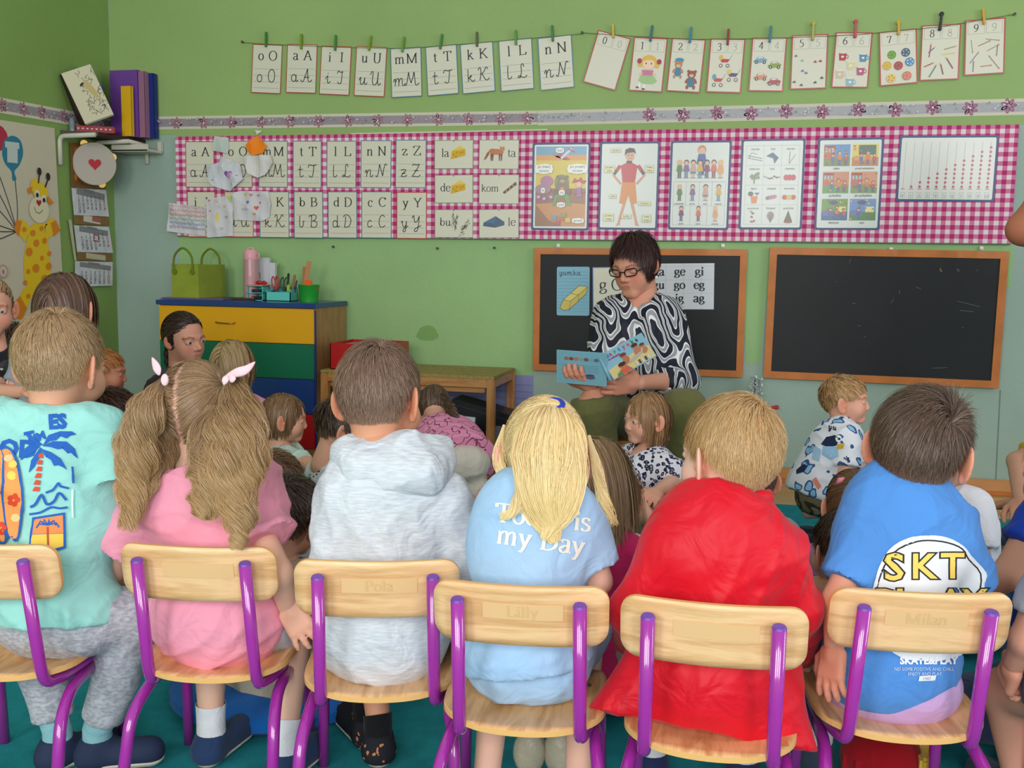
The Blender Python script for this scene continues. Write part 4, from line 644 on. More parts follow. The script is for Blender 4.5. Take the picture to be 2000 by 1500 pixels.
o, w, h = bcard((1272, 515), (1396, 514), (1270, 604), 'white sheet of bold g syllables on the blackboard right of the woman', mat('white_sheet', (206, 210, 216), .4), 'syllable_sheet', 'sheet'); F = Flat()
for y in (.94, .64, .35): F.line([(0, h*y), (w, h*y)], .0006, (150, 154, 160))
for x in (.24, .52, .8): F.line([(w*x, 0), (w*x, h)], .0006, (150, 154, 160))
for i, r_ in enumerate((('ga', 'ge', 'gi'), ('gu', 'go', 'eg'), ('og', 'ig', 'ag'))):
    for j, t in enumerate(r_): F.text(t, w*(.13+.31*j+(.02 if j else 0)), h*(.74-.29*i), h*.27, (30, 30, 36), thick=.13, thin=.05)
F.obj('printed_syllables', o)
# ---------------------------------------------------------------- left wall: giraffe poster, calendar, corner shelf
lp = lambda x, y, off=.004: xp(x, y, XL+off)
o, w, h = card(lp(-130, 215), lp(118, 253), lp(-130, 655), 'cream fabric wall poster of a yellow giraffe with balloons', None, name='wall_poster', cat='poster', m=mat('canvas', (200, 192, 170), .8, bump=.2, bscale=300)); Mp = o.matrix_world.copy(); Mi = Mp.inverted()
lq = lambda x, y: (lambda v: (v.x, v.y))(Mi @ lp(x, y)); F = Flat(); YEL, ORG = (226, 190, 30), (214, 128, 24)
Pq = lambda *a: [lq(a[i], a[i+1]) for i in range(0, len(a), 2)]
sx = (lq(118, 400)[0]-lq(0, 400)[0])/118
for bx, by, c in ((-45, 300, (60, 120, 70)), (-22, 400, (190, 186, 170)), (-8, 268, (176, 40, 70))): F.ell(*lq(bx, by), 22*sx, .058, c)
F.poly(smooth_path(Pq(4, 300, 8, 275, 24, 265, 40, 275, 45, 300, 38, 322, 28, 335, 32, 350, 24, 352, 22, 335, 10, 320), 4, True)[:, :2], (36, 120, 150))
F.rect(*lq(10, 288), *lq(37, 279), (190, 200, 196)); [F.rect(*lq(14, 296+7*k), *lq(34, 291+7*k), (190, 200, 196)) for k in range(4)]
for x, y in ((29, 351), (-10, 320), (-20, 345), (-30, 380), (-30, 430), (-30, 450), (-30, 475)): F.line([lq(x, y), lq((x+32)/2+3, (y+455)/2), lq(33, 452)], .004, (40, 38, 40), 4)
F.poly(smooth_path(Pq(64, 437, 52, 470, 46, 505, 47, 545, 52, 560, 44, 565, 28, 610, 40, 624, 52, 600, 68, 570, 85, 568, 98, 540, 96, 505, 93, 470, 86, 445, 100, 425, 114, 440, 116, 446, 106, 452, 92, 438), 3, True)[:, :2], YEL)
F.poly(Pq(48, 474, 60, 445, 44, 428, 32, 430, 26, 448, 40, 462), YEL); F.poly(Pq(88, 470, 108, 455, 118, 445, 104, 428, 88, 442), YEL); F.poly(Pq(26, 448, 32, 428, 42, 432, 36, 462), ORG); F.poly(Pq(98, 436, 108, 430, 117, 450, 104, 462), ORG); F.poly(Pq(28, 590, 38, 578, 52, 602, 42, 624, 30, 622), ORG)
for x, y, r_ in ((70, 475, 6), (56, 492, 7), (86, 470, 5), (81, 504, 4), (69, 524, 7), (94, 520, 6), (86, 545, 7), (54, 530, 4), (54, 578, 4), (63, 455, 5), (80, 446, 4), (46, 448, 4), (48, 552, 4), (95, 495, 4)): F.ell(*lq(x, y), r_*sx, r_*.0028, ORG, 10, .3)
F.poly(smooth_path(Pq(62, 375, 58, 360, 66, 348, 84, 360, 92, 374, 90, 386, 76, 400), 3, True)[:, :2], YEL); F.poly(Pq(62, 364, 52, 368, 54, 379, 60, 377), ORG); F.poly(Pq(92, 382, 103, 396, 96, 401, 90, 392), ORG); F.ell(*lq(75, 410), 20*sx, .06, (216, 208, 176)); F.line(Pq(65, 404, 69, 414, 76, 416, 82, 410), .003, (60, 50, 40), 4)
for x, y in ((71, 379), (84, 389)): F.ell(*lq(x, y), 4.5*sx, .018, (225, 222, 215)); F.ell(*lq(x, y+2), 3*sx, .011, (40, 26, 20))
heart(F, lq(74, 396), .017, (170, 24, 36))
for a, b_, c, d in ((73, 358, 75, 340), (86, 366, 92, 350)): F.line(Pq(a, b_, c, d), .008, (30, 26, 26)); F.ell(*lq(c, d-5), .014, .018, (30, 26, 26))
F.ell(*lq(4, 530), .03, .03, (190, 150, 150), 16); F.ell(*lq(4, 530), .022, .022, (200, 192, 170), 16); F.ell(*lq(4, 531), .008, .01, (190, 110, 120)); F.obj('printed_picture', o)
# calendar
M, wd, ht = frame4(lp(137, 278, .012), lp(209, 300, .012), lp(137, 548, .012)); cal = thing('wall_calendar', 'three-month wall calendar with a brown picture beside the giraffe poster', 'calendar', mw=M); Mi = M.inverted(); lq = lambda x, y: (lambda v: (v.x, v.y))(Mi @ lp(x, y, .012))
def cq(name, pts, col, m=None, t=.0015, z=0):
    b = MB(); b.prism([lq(*p) for p in pts], z-t, z); return b.obj(name, m or mat('cal_%d_%d_%d' % col, col, .4, var=.12, vscale=20), cal)
cq('picture_panel', [(137, 278), (206, 282), (207, 369), (140, 367)], (120, 84, 40)); cq('picture_band', [(144, 420), (212, 424), (214, 440), (146, 438)], (132, 100, 50)); cq('picture_band', [(150, 492), (219, 494), (220, 510), (152, 508)], (128, 96, 50)); cq('back_board', [(134, 428), (140, 430), (150, 510), (146, 508)], (190, 184, 160))
F = Flat(); F.rect(*lq(163, 432), *lq(196, 426), (206, 200, 190)); F.rect(*lq(180, 432), *lq(196, 426), (176, 90, 70)); [F.rect(*lq(168, 500+4*k), *lq(206, 499+4*k), (190, 180, 150)) for k in range(2)]; [F.ell(*lq(148, y), .012, .02, (190, 120, 50), 9) for y in (295, 312, 330, 345)]; F.obj('printed_band', cal)
for (p, n0) in (([(139, 367), (206, 371), (212, 423), (144, 420)], 0), ([(144, 440), (212, 443), (220, 494), (150, 492)], 2), ([(146, 510), (219, 512), (219, 558), (146, 560)], 5)):
    cq('month_sheet', p, (202, 204, 208), z=.003); F = Flat(); F.k = 28; f = lambda u, v: lq(p[0][0]*(1-u)*(1-v)+p[1][0]*u*(1-v)+p[2][0]*u*v+p[3][0]*(1-u)*v, p[0][1]*(1-u)*(1-v)+p[1][1]*u*(1-v)+p[2][1]*u*v+p[3][1]*(1-u)*v)
    F.rect(*f(.12, .22), *f(.95, .16), (130, 130, 134)); F.rect(*f(.35, .12), *f(.65, .07), (120, 120, 124)); d = 1
    for r_ in range(5):
        for c in range(7):
            if r_ == 0 and c < n0: continue
            if d > 30: break
            x, y = f(.17+.12*c, .36+.135*r_); F.k = 29; F.text(str(d), x, y, .02, (70, 70, 76) if c < 6 else (180, 60, 60), thick=.12, thin=.07); d += 1
    F.obj('printed_dates', cal)
F = Flat(); F.k = 34; x0, y0 = lq(181, 471); x1, y1 = lq(192, 459); F.frame(x0, y0, x1, y1, .005, (170, 40, 50)); F.obj('date_marker', cal)
# tambourine hanging in front of the calendar
c = lp(185, 320, .075); dr = thing('tambourine', 'round hand drum with a red heart hanging under the corner shelf', 'drum', loc=c); ax = (CAM-c).normalized()*.55+Vector((.75, -.45, 0)); Rm = ax.to_track_quat('Z', 'Y').to_matrix().to_4x4(); dr.matrix_world = Matrix.Translation(c) @ Rm
R_ = .1; MB().lathe([(R_*.96, -.05), (R_, -.05), (R_, 0), (R_*.97, .001), (R_*.96, -.05)], n=40).obj('wooden_rim', mat('pale_birch', (206, 180, 140), .5, var=.08), dr, True)
MB().lathe([(0, .002), (R_*.985, .002), (R_*1.0, -.003), (R_*1.005, -.01)], n=40).obj('drum_skin', mat('drum_skin', (176, 168, 156), .5), dr, True); MB().lathe([(R_*1.004, -.012), (R_*1.008, -.016), (R_*1.004, -.02)], n=40).obj('red_line', mat('red_line', (170, 60, 56), .5), dr)
for k in range(4): MB().cyl((R_*1.0*math.cos(k*1.57+.4), R_*math.sin(k*1.57+.4), -.028), (R_*1.0*math.cos(k*1.57+.4), R_*math.sin(k*1.57+.4), -.034), .018, n=14).obj('jingle', mat('brass', (170, 140, 80), .3, 1), dr)
F = Flat(); heart(F, (0, 0), .03, (176, 20, 34)); F.V = [(a, b_, .004) for a, b_, z in F.V]; F.obj('red_heart', dr)
# corner shelf with brackets
sh = wp(286, 273, 0).z; c0 = Vector((XL, WY, sh)); a = lp(122, 255, 0); A = xp(121, 256, XL+.01); B = zp(285, 273, sh)
s_ = thing('corner_shelf', 'small dark shelf board across the left corner on white brackets', 'shelf', loc=(XL, WY, sh))
sd = min(.62, max(.3, WY-A.y)); MB().prism([(0.004, -.004), (.004, -.4), (.14, -.312), (B.x-XL, -.004)], -.016, 0).obj('shelf_board', mat('dark_brown_board', (50, 32, 26), .5), s_)
for y_ in (-.16, -.42): v, f = tube_np(round_path([(.012, y_, -.16), (.012, y_, -.03), (.2, y_, -.026)], .03), .011, 8); npmesh('bracket', v, f, mat('white_metal', (198, 196, 180), .4), s_)
v, f = tube_np(round_path([(.2, -.012, -.12), (.2, -.012, -.03), (.2, -.16, -.026)], .03), .01, 8); npmesh('bracket', v, f, mat('white_metal', (198, 196, 180), .4), s_)
def mbox(name, lab, cat, px, py, d, w, dd, h, rot, col, parts=None, tilt=0, rollx=0, group=None):
    """upright box; px,py = its bottom centre"""
    p = pt(px, py, d); o = thing(name, lab, cat, group=group); o.matrix_world = Matrix.Translation(p) @ Matrix.Rotation(rot, 4, 'Z') @ Matrix.Rotation(tilt, 4, 'Y') @ Matrix.Rotation(rollx, 4, 'X')
    return o
zsh = sh+.001
def onshelf(x, y): return zp(x, y, zsh)
def book(lab, px0, px1, ptop, d_y, th, col, cat='book', name='folder', depth=.26, pages=None):
    p = wp((px0+px1)/2, ptop, d_y); H = p.z-zsh; x = p.x; x0 = wp(px0, ptop, d_y).x; x1 = wp(px1, ptop, d_y).x
    o = thing(name, lab, cat, loc=(x, WY-d_y, zsh), group='folders on the corner shelf'); m = mat('folder_%d_%d_%d' % col, col, .4)
    MB().box((x0-x, 0, 0), (x0-x+.003, depth*.7, H)).obj('cover', m, o); MB().box((x1-x-.003, 0, 0), (x1-x, depth*.7, H)).obj('cover', m, o); MB().box((x0-x, -.002, 0), (x1-x, .004, H), .001).obj('spine', m, o); MB().box((x0-x+.004, .006, .004), (x1-x-.004, depth*.68, H-.006)).obj('pages', mat('pages', (206, 200, 190), .8), o)
    return o
book('big purple folder standing in the middle of the corner shelf', 214, 268, 137, .1, .03, (110, 66, 150), depth=.1)
book('thin pink folder right of the purple folder', 270, 281, 139, .09, .02, (150, 104, 130), depth=.1)
book('dark blue folder at the right end of the corner shelf', 284, 299, 143, .05, .02, (16, 40, 118), depth=.05)
book('yellow book in front of the purple folder', 236, 255, 168, .14, .01, (222, 176, 30), name='yellow_book', depth=.03)
# leaning cream box with floral print
b0 = onshelf(200, 263); o = thing('floral_box', 'cream box with black bird and leaf print leaning on the shelf', 'box'); Mx = Matrix.Translation(Vector((-3.06, 4.38, zsh+.06))) @ Matrix.Rotation(math.radians(48), 4, 'Z') @ Matrix.Rotation(math.radians(-24), 4, 'Y'); o.matrix_world = Mx
MB().box((-.075, -.04, 0), (.067, .06, .24), .002).obj('box_body', mat('dark_brown_card', (62, 44, 38), .6, var=.15, vscale=12), o); MB().box((-.074, -.044, .002), (.067, -.04, .242), .001).obj('printed_front', mat('cream_card', (206, 200, 168), .6), o); MB().box((-.07, -.043, -.003), (.066, .048, 0)).obj('pale_base', mat('pale_base', (170, 166, 150), .7), o)
F = Flat(); 
for i in range(44):
    t = i/44; x = .01+.04*math.sin(i*1.7)+rnd.uniform(-.01, .02); y = .02+.2*t*(1 if i % 3 else .35); F.k = 1; F.line([(x, y), (x+rnd.uniform(-.016, .016), y+rnd.uniform(.004, .02)), (x+rnd.uniform(-.02, .02), y+rnd.uniform(.01, .025))], .0018, (50, 46, 40), 3)
F.ell(-.01, .17, .012, .006, (40, 38, 34), rot=.5); F.ell(.02, .14, .014, .05, (190, 170, 110), rot=.3)
npmesh('leaf_print', [(a-.0, -.0445-z, b_) for a, b_, z in F.V], F.F, M_PRINT, o, np.array(F.C), smooth=False)
for i, (px, py, d, c, l, r_) in enumerate(((141, 138, .2, (170, 30, 50), 'red crumpled ribbon ball at the left of the floral box top', .018), (170, 128, .25, (176, 160, 170), 'grey pink cloth bundle behind the floral box top', .026), (180, 130, .22, (60, 90, 150), 'blue cloth bundle behind the floral box', .02))):
    p = Vector((ray(px, py).x/ray(px, py).y*4.47, 4.47+.02*i, zsh+.235+(0 if i else -.012))); q = MB(); q.sph((0, 0, 0), r_, 14, (1.3, 1, .9)); q.sph((r_*.7, 0, -r_*.4), r_*.7, 12); ob = q.obj('cloth_bundle', mat('cloth_%d' % i, c, .8, bump=.6, bscale=60), None, True, loc=p); tag(ob, l, 'cloth')
p = onshelf(190, 258); o = thing('red_box', 'flat red box with white hearts under the floral box', 'box', loc=(-3.08, 4.39, zsh), rot=.55); MB().box((-.085, -.045, 0), (.085, .045, .03), .003).obj('box_body', mat('red_box', (150, 26, 36), .5), o); F = Flat(); [heart(F, (-.075+.02*k, .016), .005, (214, 190, 190)) for k in range(8)]; npmesh('heart_print', [(a, -.0455-z, b_) for a, b_, z in F.V], F.F, M_PRINT, o, np.array(F.C), smooth=False)
p = Vector((ray(155, 235).x/ray(155, 235).y*4.35, 4.35, zsh)); o = MB().lathe([(0, 0), (.012, 0), (.013, .05), (.009, .055), (.009, .062), (0, .062)], n=16).obj('glass_jar', mat('glass_jar', (190, 205, 215), .1, trans=.7), None, True, loc=(-3.145, 4.30, zsh)); tag(o, 'small clear jar on the shelf left of the floral box', 'jar')
# white tray fixed under the shelf
p = wp(262, 285, .1); o = MB().box((-.1, -.06, -.012), (.1, .07, 0), .003).box((-.1, -.06, -.012), (.1, -.052, .022), .002).obj('white_tray', mat('white_metal', (198, 196, 180), .4), None, loc=(p.x, p.y+.02, sh-.06)); tag(o, 'white tray hanging below the right end of the corner shelf', 'tray')
MB().box((.08, .055, 0), (.1, .075, .045)).obj('tray_bracket', mat('white_metal', (198, 196, 180), .4), o)
# ---------------------------------------------------------------- dresser
def woodmat(name, c1, c2, scale=3, rough=.42, dist=3, axis='X', coat=.25):
    m = bpy.data.materials.new(name); m.use_nodes = True; nt = m.node_tree; b = nt.nodes['Principled BSDF']; L = nt.links.new
    b.inputs['Roughness'].default_value = rough; b.inputs['Coat Weight'].default_value = coat; b.inputs['Coat Roughness'].default_value = .25
    tc = nt.nodes.new('ShaderNodeTexCoord'); mp = nt.nodes.new('ShaderNodeMapping'); oi = nt.nodes.new('ShaderNodeObjectInfo')
    mu = nt.nodes.new('ShaderNodeVectorMath'); mu.operation = 'SCALE'; cb = nt.nodes.new('ShaderNodeCombineXYZ'); L(oi.outputs['Random'], cb.inputs[2]); L(oi.outputs['Random'], cb.inputs[0]); L(cb.outputs[0], mu.inputs[0]); mu.inputs['Scale'].default_value = 7
    ad = nt.nodes.new('ShaderNodeVectorMath'); L(tc.outputs['Object'], ad.inputs[0]); L(mu.outputs[0], ad.inputs[1]); L(ad.outputs[0], mp.inputs[0])
    mp.inputs['Scale'].default_value = (1.2, 4, 12) if axis == 'X' else ((12, 4, 1.2) if axis == 'Z' else (12, 1.2, 4))
    n = nt.nodes.new('ShaderNodeTexNoise'); n.inputs['Scale'].default_value = scale; n.inputs['Detail'].default_value = 3; n.inputs['Distortion'].default_value = .6; L(mp.outputs[0], n.inputs['Vector'])
    f = nt.nodes.new('ShaderNodeTexNoise'); f.inputs['Scale'].default_value = scale*14; f.inputs['Detail'].default_value = 5; L(mp.outputs[0], f.inputs['Vector'])
    a = nt.nodes.new('ShaderNodeMath'); a.operation = 'MULTIPLY_ADD'; L(n.outputs['Fac'], a.inputs[0]); a.inputs[1].default_value = 7; L(f.outputs['Fac'], a.inputs[2])
    fr = nt.nodes.new('ShaderNodeMath'); fr.operation = 'PINGPONG'; L(a.outputs[0], fr.inputs[0]); fr.inputs[1].default_value = 1
    r = nt.nodes.new('ShaderNodeMixRGB'); r.inputs[1].default_value = lin(c1)+(1,); r.inputs[2].default_value = lin(c2)+(1,); L(fr.outputs[0], r.inputs[0]); L(r.outputs[0], b.inputs['Base Color']); return m
DX0, DX1, DY0, DY1, DH = -2.69, -1.908, 4.26, 4.62, .752
dr = thing('dresser', 'tall dresser with yellow, green, blue and red drawers and blue top', 'dresser', loc=(DX0, DY0, 0)); W_, D_ = DX1-DX0, DY1-DY0
MB().box((0, .012, 0), (W_-.02, D_, DH-.022)).obj('carcass', mat('beech_side', (166, 118, 70), .5, var=.08, vscale=8), dr)
MB().box((W_-.02, .01, 0), (W_-.002, D_, DH-.022)).obj('side_panel', woodmat('beech_panel', (172, 124, 76), (150, 104, 60), 2, axis='Z'), dr)
MB().box((W_-.008, .004, .02), (W_+.0, .012, DH-.03)).obj('edge_strip', mat('navy_edge', (30, 50, 120), .4), dr)
MB().box((-.008, -.012, DH-.022), (W_+.006, D_, DH), .002).obj('top', mat('blue_laminate', (28, 62, 122), .3, coat=.3), dr)
z = DH-.026
for nm, c in (('yellow', (222, 162, 16)), ('green', (14, 106, 74)), ('blue', (20, 46, 124)), ('red', (178, 18, 24))):
    d_ = MB().box((.004, -.004, z-.156), (W_-.006, .014, z), .0015).obj('drawer', mat('%s_laminate' % nm, c, .4), dr); d_['label'] = nm+' drawer front'
    v, f = tube_np(smooth_path([(W_*.38, -.004, z-.068), (W_*.39, -.022, z-.07), (W_*.44, -.026, z-.072), (W_*.49, -.022, z-.072), (W_*.5, -.004, z-.07)], 4), .0032, 8); npmesh('handle', v, f, mat('brass_handle', (190, 150, 90), .3, 1), d_); z -= .159
MB().box((.02, .02, 0), (W_-.02, D_-.02, .07)).obj('plinth', mat('navy_edge', (30, 50, 120), .4), dr)
TOPZ = DH+.0005
def on(px, py): r = ray(px, py); p = CAM+r*(4.42/r.y); return Vector((p.x, 4.42, DH))
# green felt bag
A, B_, C_ = on(351, 572), on(413, 574), on(460, 566); bw = (B_-A).length; bd = .15; bh = .155
bag = thing('felt_bag', 'green felt bag with two handles on top of the dresser', 'bag'); bag.matrix_world = Matrix.Translation((A.x+.02, 4.32, DH+.0095)) @ Matrix.Rotation(math.radians(-4), 4, 'Z'); FE = mat('green_felt', (142, 158, 52), .95, bump=.5, bscale=500, var=.12, vscale=10)
bw = .145; bd = .22
for nm, a, b in (('front', (0, 0, 0), (bw, .004, bh)), ('back', (0, bd-.004, 0), (bw, bd, bh)), ('side', (0, .004, 0), (.004, bd-.004, bh)), ('side', (bw-.004, .004, 0), (bw, bd-.004, bh)), ('bottom', (0, 0, -.001), (bw, bd, .003))): MB().box(a, b, .001).obj(nm+'_panel', FE, bag)
for y_ in (-.005, bd-.002):
    x0, x1 = (.02, .115); v, f = tube_np(smooth_path([(x0, y_, bh-.03), (x0-.004, y_, bh), (x0+.006, y_, bh+.045), ((x0+x1)/2, y_, bh+.075), (x1-.006, y_, bh+.045), (x1+.004, y_, bh), (x1, y_, bh-.03)], 5), .0052, 10); h_ = npmesh('handle', v, f, mat('green_felt_dark', (104, 120, 24), .8), bag)
    for x in (x0, x1): MB().cyl((x, y_-.004, bh-.035), (x, y_+.004, bh-.035), .012, n=12).obj('handle_patch', mat('green_felt_dark', (104, 120, 24), .8), bag)
o = MB().box((-.16, -.12, 0), (.17, .13, .004), .001).box((-.155, -.11, .0045), (.16, .125, .0085), .001).obj('folder', mat('purple_folder', (96, 90, 130), .4), None, loc=(on(400, 577).x, DY0+.15, DH+.001)); tag(o, 'flat purple folders lying under the green felt bag', 'folder')
p = on(476, 573); o = thing('water_bottle', 'tall pink water bottle beside the green felt bag', 'bottle', loc=(p.x+.012, p.y+.05, DH)); MB().lathe([(0, 0), (.033, 0), (.035, .005), (.035, .05), (.0345, .17), (.033, .19)], n=32).obj('body', mat('pink_metal', (186, 140, 146), .35, coat=.3), o, True)
MB().lathe([(.0335, .19), (.034, .192), (.034, .225), (.028, .236), (0, .236)], n=32).obj('lid', mat('pink_plastic', (222, 160, 168), .4), o, True); v, f = tube_np(smooth_path([(.033, 0, .22), (.043, 0, .216), (.043, 0, .2), (.034, 0, .196)], 4), .003, 8); npmesh('loop', v, f, mat('pink_plastic', (222, 160, 168), .4), o); v, f = tube_np(smooth_path([(-.015, 0, .235), (-.01, 0, .245), (.01, 0, .245), (.015, 0, .235)], 4), .0035, 8); npmesh('lid_loop', v, f, mat('pink_plastic', (222, 160, 168), .4), o)
TQ = mat('turquoise_plastic', (92, 196, 186), .4); TQD = mat('teal_plastic', (50, 140, 140), .45)
p = on(482, 576); o = thing('desk_organiser', 'turquoise two-level desk organiser with an orange top on the dresser', 'organiser', loc=(p.x, p.y, DH)); w_, h_ = .082, .07
for a, b in (((0, 0, 0), (w_, .07, .003)), ((0, 0, h_/2-.001), (w_, .07, h_/2+.002)), ((0, 0, h_-.003), (w_, .07, h_)), ((0, 0, 0), (.004, .07, h_)), ((w_-.004, 0, 0), (w_, .07, h_)), ((0, .067, 0), (w_, .07, h_))): MB().box(a, b).obj('panel', TQ, o)
MB().box((-.001, -.001, h_), (w_+.02, .072, h_+.003)).obj('top', mat('orange_plastic', (226, 110, 50), .5), o)
for z_, c in ((.005, (40, 30, 40)), (.038, (40, 44, 56))):
    t_ = MB().box((.014, .012, z_), (.066, .05, z_+.014), .005).obj('stapler', mat('dark_plastic_%d' % int(z_*1000), c, .4), None, loc=(p.x, p.y, DH)); tag(t_, 'dark office tool lying on the %s level of the turquoise organiser' % ('lower' if z_ < .02 else 'upper'), 'tool')
t_ = MB().sph((.05, .03, h_+.014), .011, 14, (1.7, 1, .9)).sph((.075, .035, h_+.012), .009, 12, (1.4, 1, .9)).obj('tape_dispenser', mat('dark_red_plastic', (170, 24, 40), .35), None, True, loc=(p.x, p.y, DH)); tag(t_, 'small dark red tool on the orange top of the organiser', 'tool')
p2 = on(520, 579); o = thing('pen_tray', 'open turquoise tray holding scissors and pens', 'tray', loc=(p2.x, p2.y-.005, DH)); 
for a, b in (((0, 0, 0), (.125, .075, .003)), ((0, 0, 0), (.125, .004, .042)), ((0, .071, 0), (.125, .075, .065)), ((0, 0, 0), (.004, .075, .05)), ((.121, 0, 0), (.125, .075, .055)), ((.06, .03, 0), (.121, .033, .045))): MB().box(a, b).obj('panel', TQ if a[1] == 0 else TQD, o)
def stand(name, lab, cat, x, y, z, h, r, col, tilt=0, kind='cyl', lean=0):
    q = MB()
    if kind == 'cyl': q.cyl((0, 0, 0), (0, 0, h), r, n=10).cyl((0, 0, h), (0, 0, h+.006), r, r*.4, n=10)
    elif kind == 'flat': q.box((-r, -.0012, 0), (r, .0012, h), .0005)
    elif kind == 'scis':
        q.box((-.004, -.001, 0), (.004, .001, h*.5)); 
        for s in (-1, 1): v, f = tube_np(smooth_path([(s*.002, 0, h*.45), (s*.017, 0, h*.6), (s*.018, 0, h*.85), (s*.008, 0, h), (s*.002, 0, h*.8), (s*.003, 0, h*.6)], 4, True), .0032, 8); vs = [q.bm.verts.new(t) for t in v]; [q.bm.faces.new([vs[i] for i in ff]) for ff in f]
    o_ = q.obj(name, mat('%s_%d_%d_%d' % ((name,)+col), col, .45), None, kind == 'cyl'); o_.matrix_world = Matrix.Translation((x, y, z)) @ Matrix.Rotation(math.radians(tilt), 4, 'Y') @ Matrix.Rotation(math.radians(lean), 4, 'X'); tag(o_, lab, cat, 'tools in the trays on the dresser'); return o_
X, Y_ = p2.x, p2.y
stand('scissors', 'red-handled scissors standing in the turquoise tray', 'scissors', X+.035, Y_+.05, DH+.005, .11, .004, (170, 44, 44), -8, 'scis'); stand('scissors', 'dark green scissors right of the red scissors', 'scissors', X+.065, Y_+.045, DH+.005, .105, .004, (40, 70, 56), 4, 'scis')
stand('marker', 'black-topped marker standing highest in the tray', 'marker', X+.078, Y_+.05, DH+.005, .12, .006, (34, 32, 32), 6); stand('glue_stick', 'lime glue stick in the turquoise tray', 'glue stick', X+.094, Y_+.04, DH+.005, .066, .009, (150, 190, 40)); stand('brush', 'wooden stick standing in the turquoise tray', 'stick', X+.1, Y_+.055, DH+.005, .115, .006, (150, 108, 74), 10); stand('pencil', 'thin green stem rising behind the white cards', 'stick', X-.0, Y_+.06, DH+.005, .175, .0015, (110, 140, 60), 14)
stand('pen', 'blue pen leaning to the right edge of the tray', 'pen', X+.115, Y_+.045, DH+.005, .09, .0035, (40, 50, 90), 12)
o = MB().lathe([(.012, 0), (.018, .004), (.012, .008), (.009, .004), (.012, 0)], n=20).obj('tape_roll', mat('blue_tape', (40, 70, 100), .4), None, True); o.matrix_world = Matrix.Translation((X+.03, Y_+.03, DH+.034)) @ Matrix.Rotation(1.5, 4, 'X'); tag(o, 'dark blue tape roll lying in the left of the tray', 'tape')
for i, (xa, xb, yt, l) in enumerate(((502, 525, 503, 'tall white card box behind the organiser'), (525, 537, 513, 'narrow white card box right of the taller one'))):
    a, b = wp(xa, yt, .1), wp(xb, yt, .1); o = MB().box((0, 0, 0), (b.x-a.x, .02, a.z-DH)).obj('card_box', mat('white_card', (200, 204, 210), .5), None, loc=(a.x, WY-.1, DH)); tag(o, l, 'box', 'white card boxes on the dresser')
    F = Flat(); F.rect(.012, .1, .016, .13, (120, 130, 150)); F.rect(.03, .075, .042, .09, (50, 50, 60)); npmesh('small_print', [(x_, -.0005-z_, y_) for x_, y_, z_ in F.V], F.F, M_PRINT, o, np.array(F.C), smooth=False) if i == 0 else None
p = on(600, 580); o = thing('green_bucket', 'small green bucket with rulers and orange card at the right of the dresser top', 'bucket', loc=(p.x, p.y+.02, DH)); MB().lathe([(0, .002), (.04, .002), (.041, .0), (.049, .075), (.051, .077), (.049, .079), (.047, .077), (.039, .004), (0, .004)], n=36).obj('bucket_shell', mat('green_plastic', (38, 152, 50), .35), o, True)
bx, by = p.x, p.y+.02
stand('ruler', 'wide wooden ruler standing in the green bucket', 'ruler', bx-.034, by+.01, DH+.006, .185, .012, (186, 132, 88), 10, 'flat'); stand('ruler', 'shorter wooden ruler in front of the wide one', 'ruler', bx-.036, by+.02, DH+.006, .155, .009, (168, 118, 80), 2, 'flat')
o = MB().box((-.018, -.004, 0), (.016, .004, .05), .001).obj('orange_card', mat('orange_card', (236, 92, 30), .5), None); o.matrix_world = Matrix.Translation((bx+.004, by-.02, DH+.05)) @ Matrix.Rotation(.08, 4, 'Y'); tag(o, 'orange card piece sticking out of the green bucket', 'card')
o = MB().box((-.006, -.01, 0), (.05, .004, .012), .002).obj('rubber', mat('orange_red', (220, 70, 40), .5), None); o.matrix_world = Matrix.Translation((bx-.0, by-.0, DH+.075)) @ Matrix.Rotation(.4, 4, 'Y'); tag(o, 'red-orange strip lying on the bucket rim', 'strip')
p = on(480, 579); o = MB().box((-.09, -.015, 0), (.07, .015, .012), .005).obj('pencil_case', mat('dark_brown_case', (60, 48, 46), .6), None, loc=(p.x-.005, p.y-.03, DH)); tag(o, 'flat dark brown pencil case in front of the bottle', 'case')
p = on(500, 580); o = MB().cyl((0, 0, 0), (0, 0, .016), .0045, n=12).obj('gold_cap', mat('brass', (190, 160, 110), .3, 1), None, True, loc=(p.x, p.y-.03, DH)); tag(o, 'tiny brass cap standing before the organiser', 'cap')
# ---------------------------------------------------------------- low table with the red box
SX0, SX1, SY0, SY1, SH = -1.86, -1.063, 4.2, 4.6, .463
st = thing('low_table', 'low wooden shelf table with a patterned top right of the dresser', 'table', loc=(SX0, SY0, 0)); W_, D_ = SX1-SX0, SY1-SY0; PW = woodmat('pine', (186, 132, 70), (160, 106, 52), 2.2, axis='X'); PZ = woodmat('pine_leg', (184, 128, 66), (152, 100, 48), 2.2, axis='Z')
MB().box((.0, 0, SH-.014), (W_, D_, SH), .003).obj('top', mat('olive_cork_top', (148, 130, 70), .6, var=.3, vscale=70), st)
for x in (0, W_-.034):
    for y in (0, D_-.034): MB().box((x, y, 0), (x+.034, y+.034, SH-.014), .003).obj('leg', PZ, st)
MB().box((.034, .002, SH-.05), (W_-.034, .022, SH-.014), .002).obj('rail', PW, st); MB().box((.034, .03, SH-.075), (W_-.05, .05, SH-.052), .002).obj('drawer_runner', PW, st)
for x in (.006, W_-.026): MB().box((x, .034, SH-.05), (x+.02, D_-.034, SH-.014)).obj('rail', PW, st)
MB().box((.0, .01, .05), (W_, D_-.01, .068), .002).obj('lower_shelf', PW, st); MB().box((.034, D_-.03, .2), (W_-.034, D_-.012, .25)).obj('back_rail', PW, st)
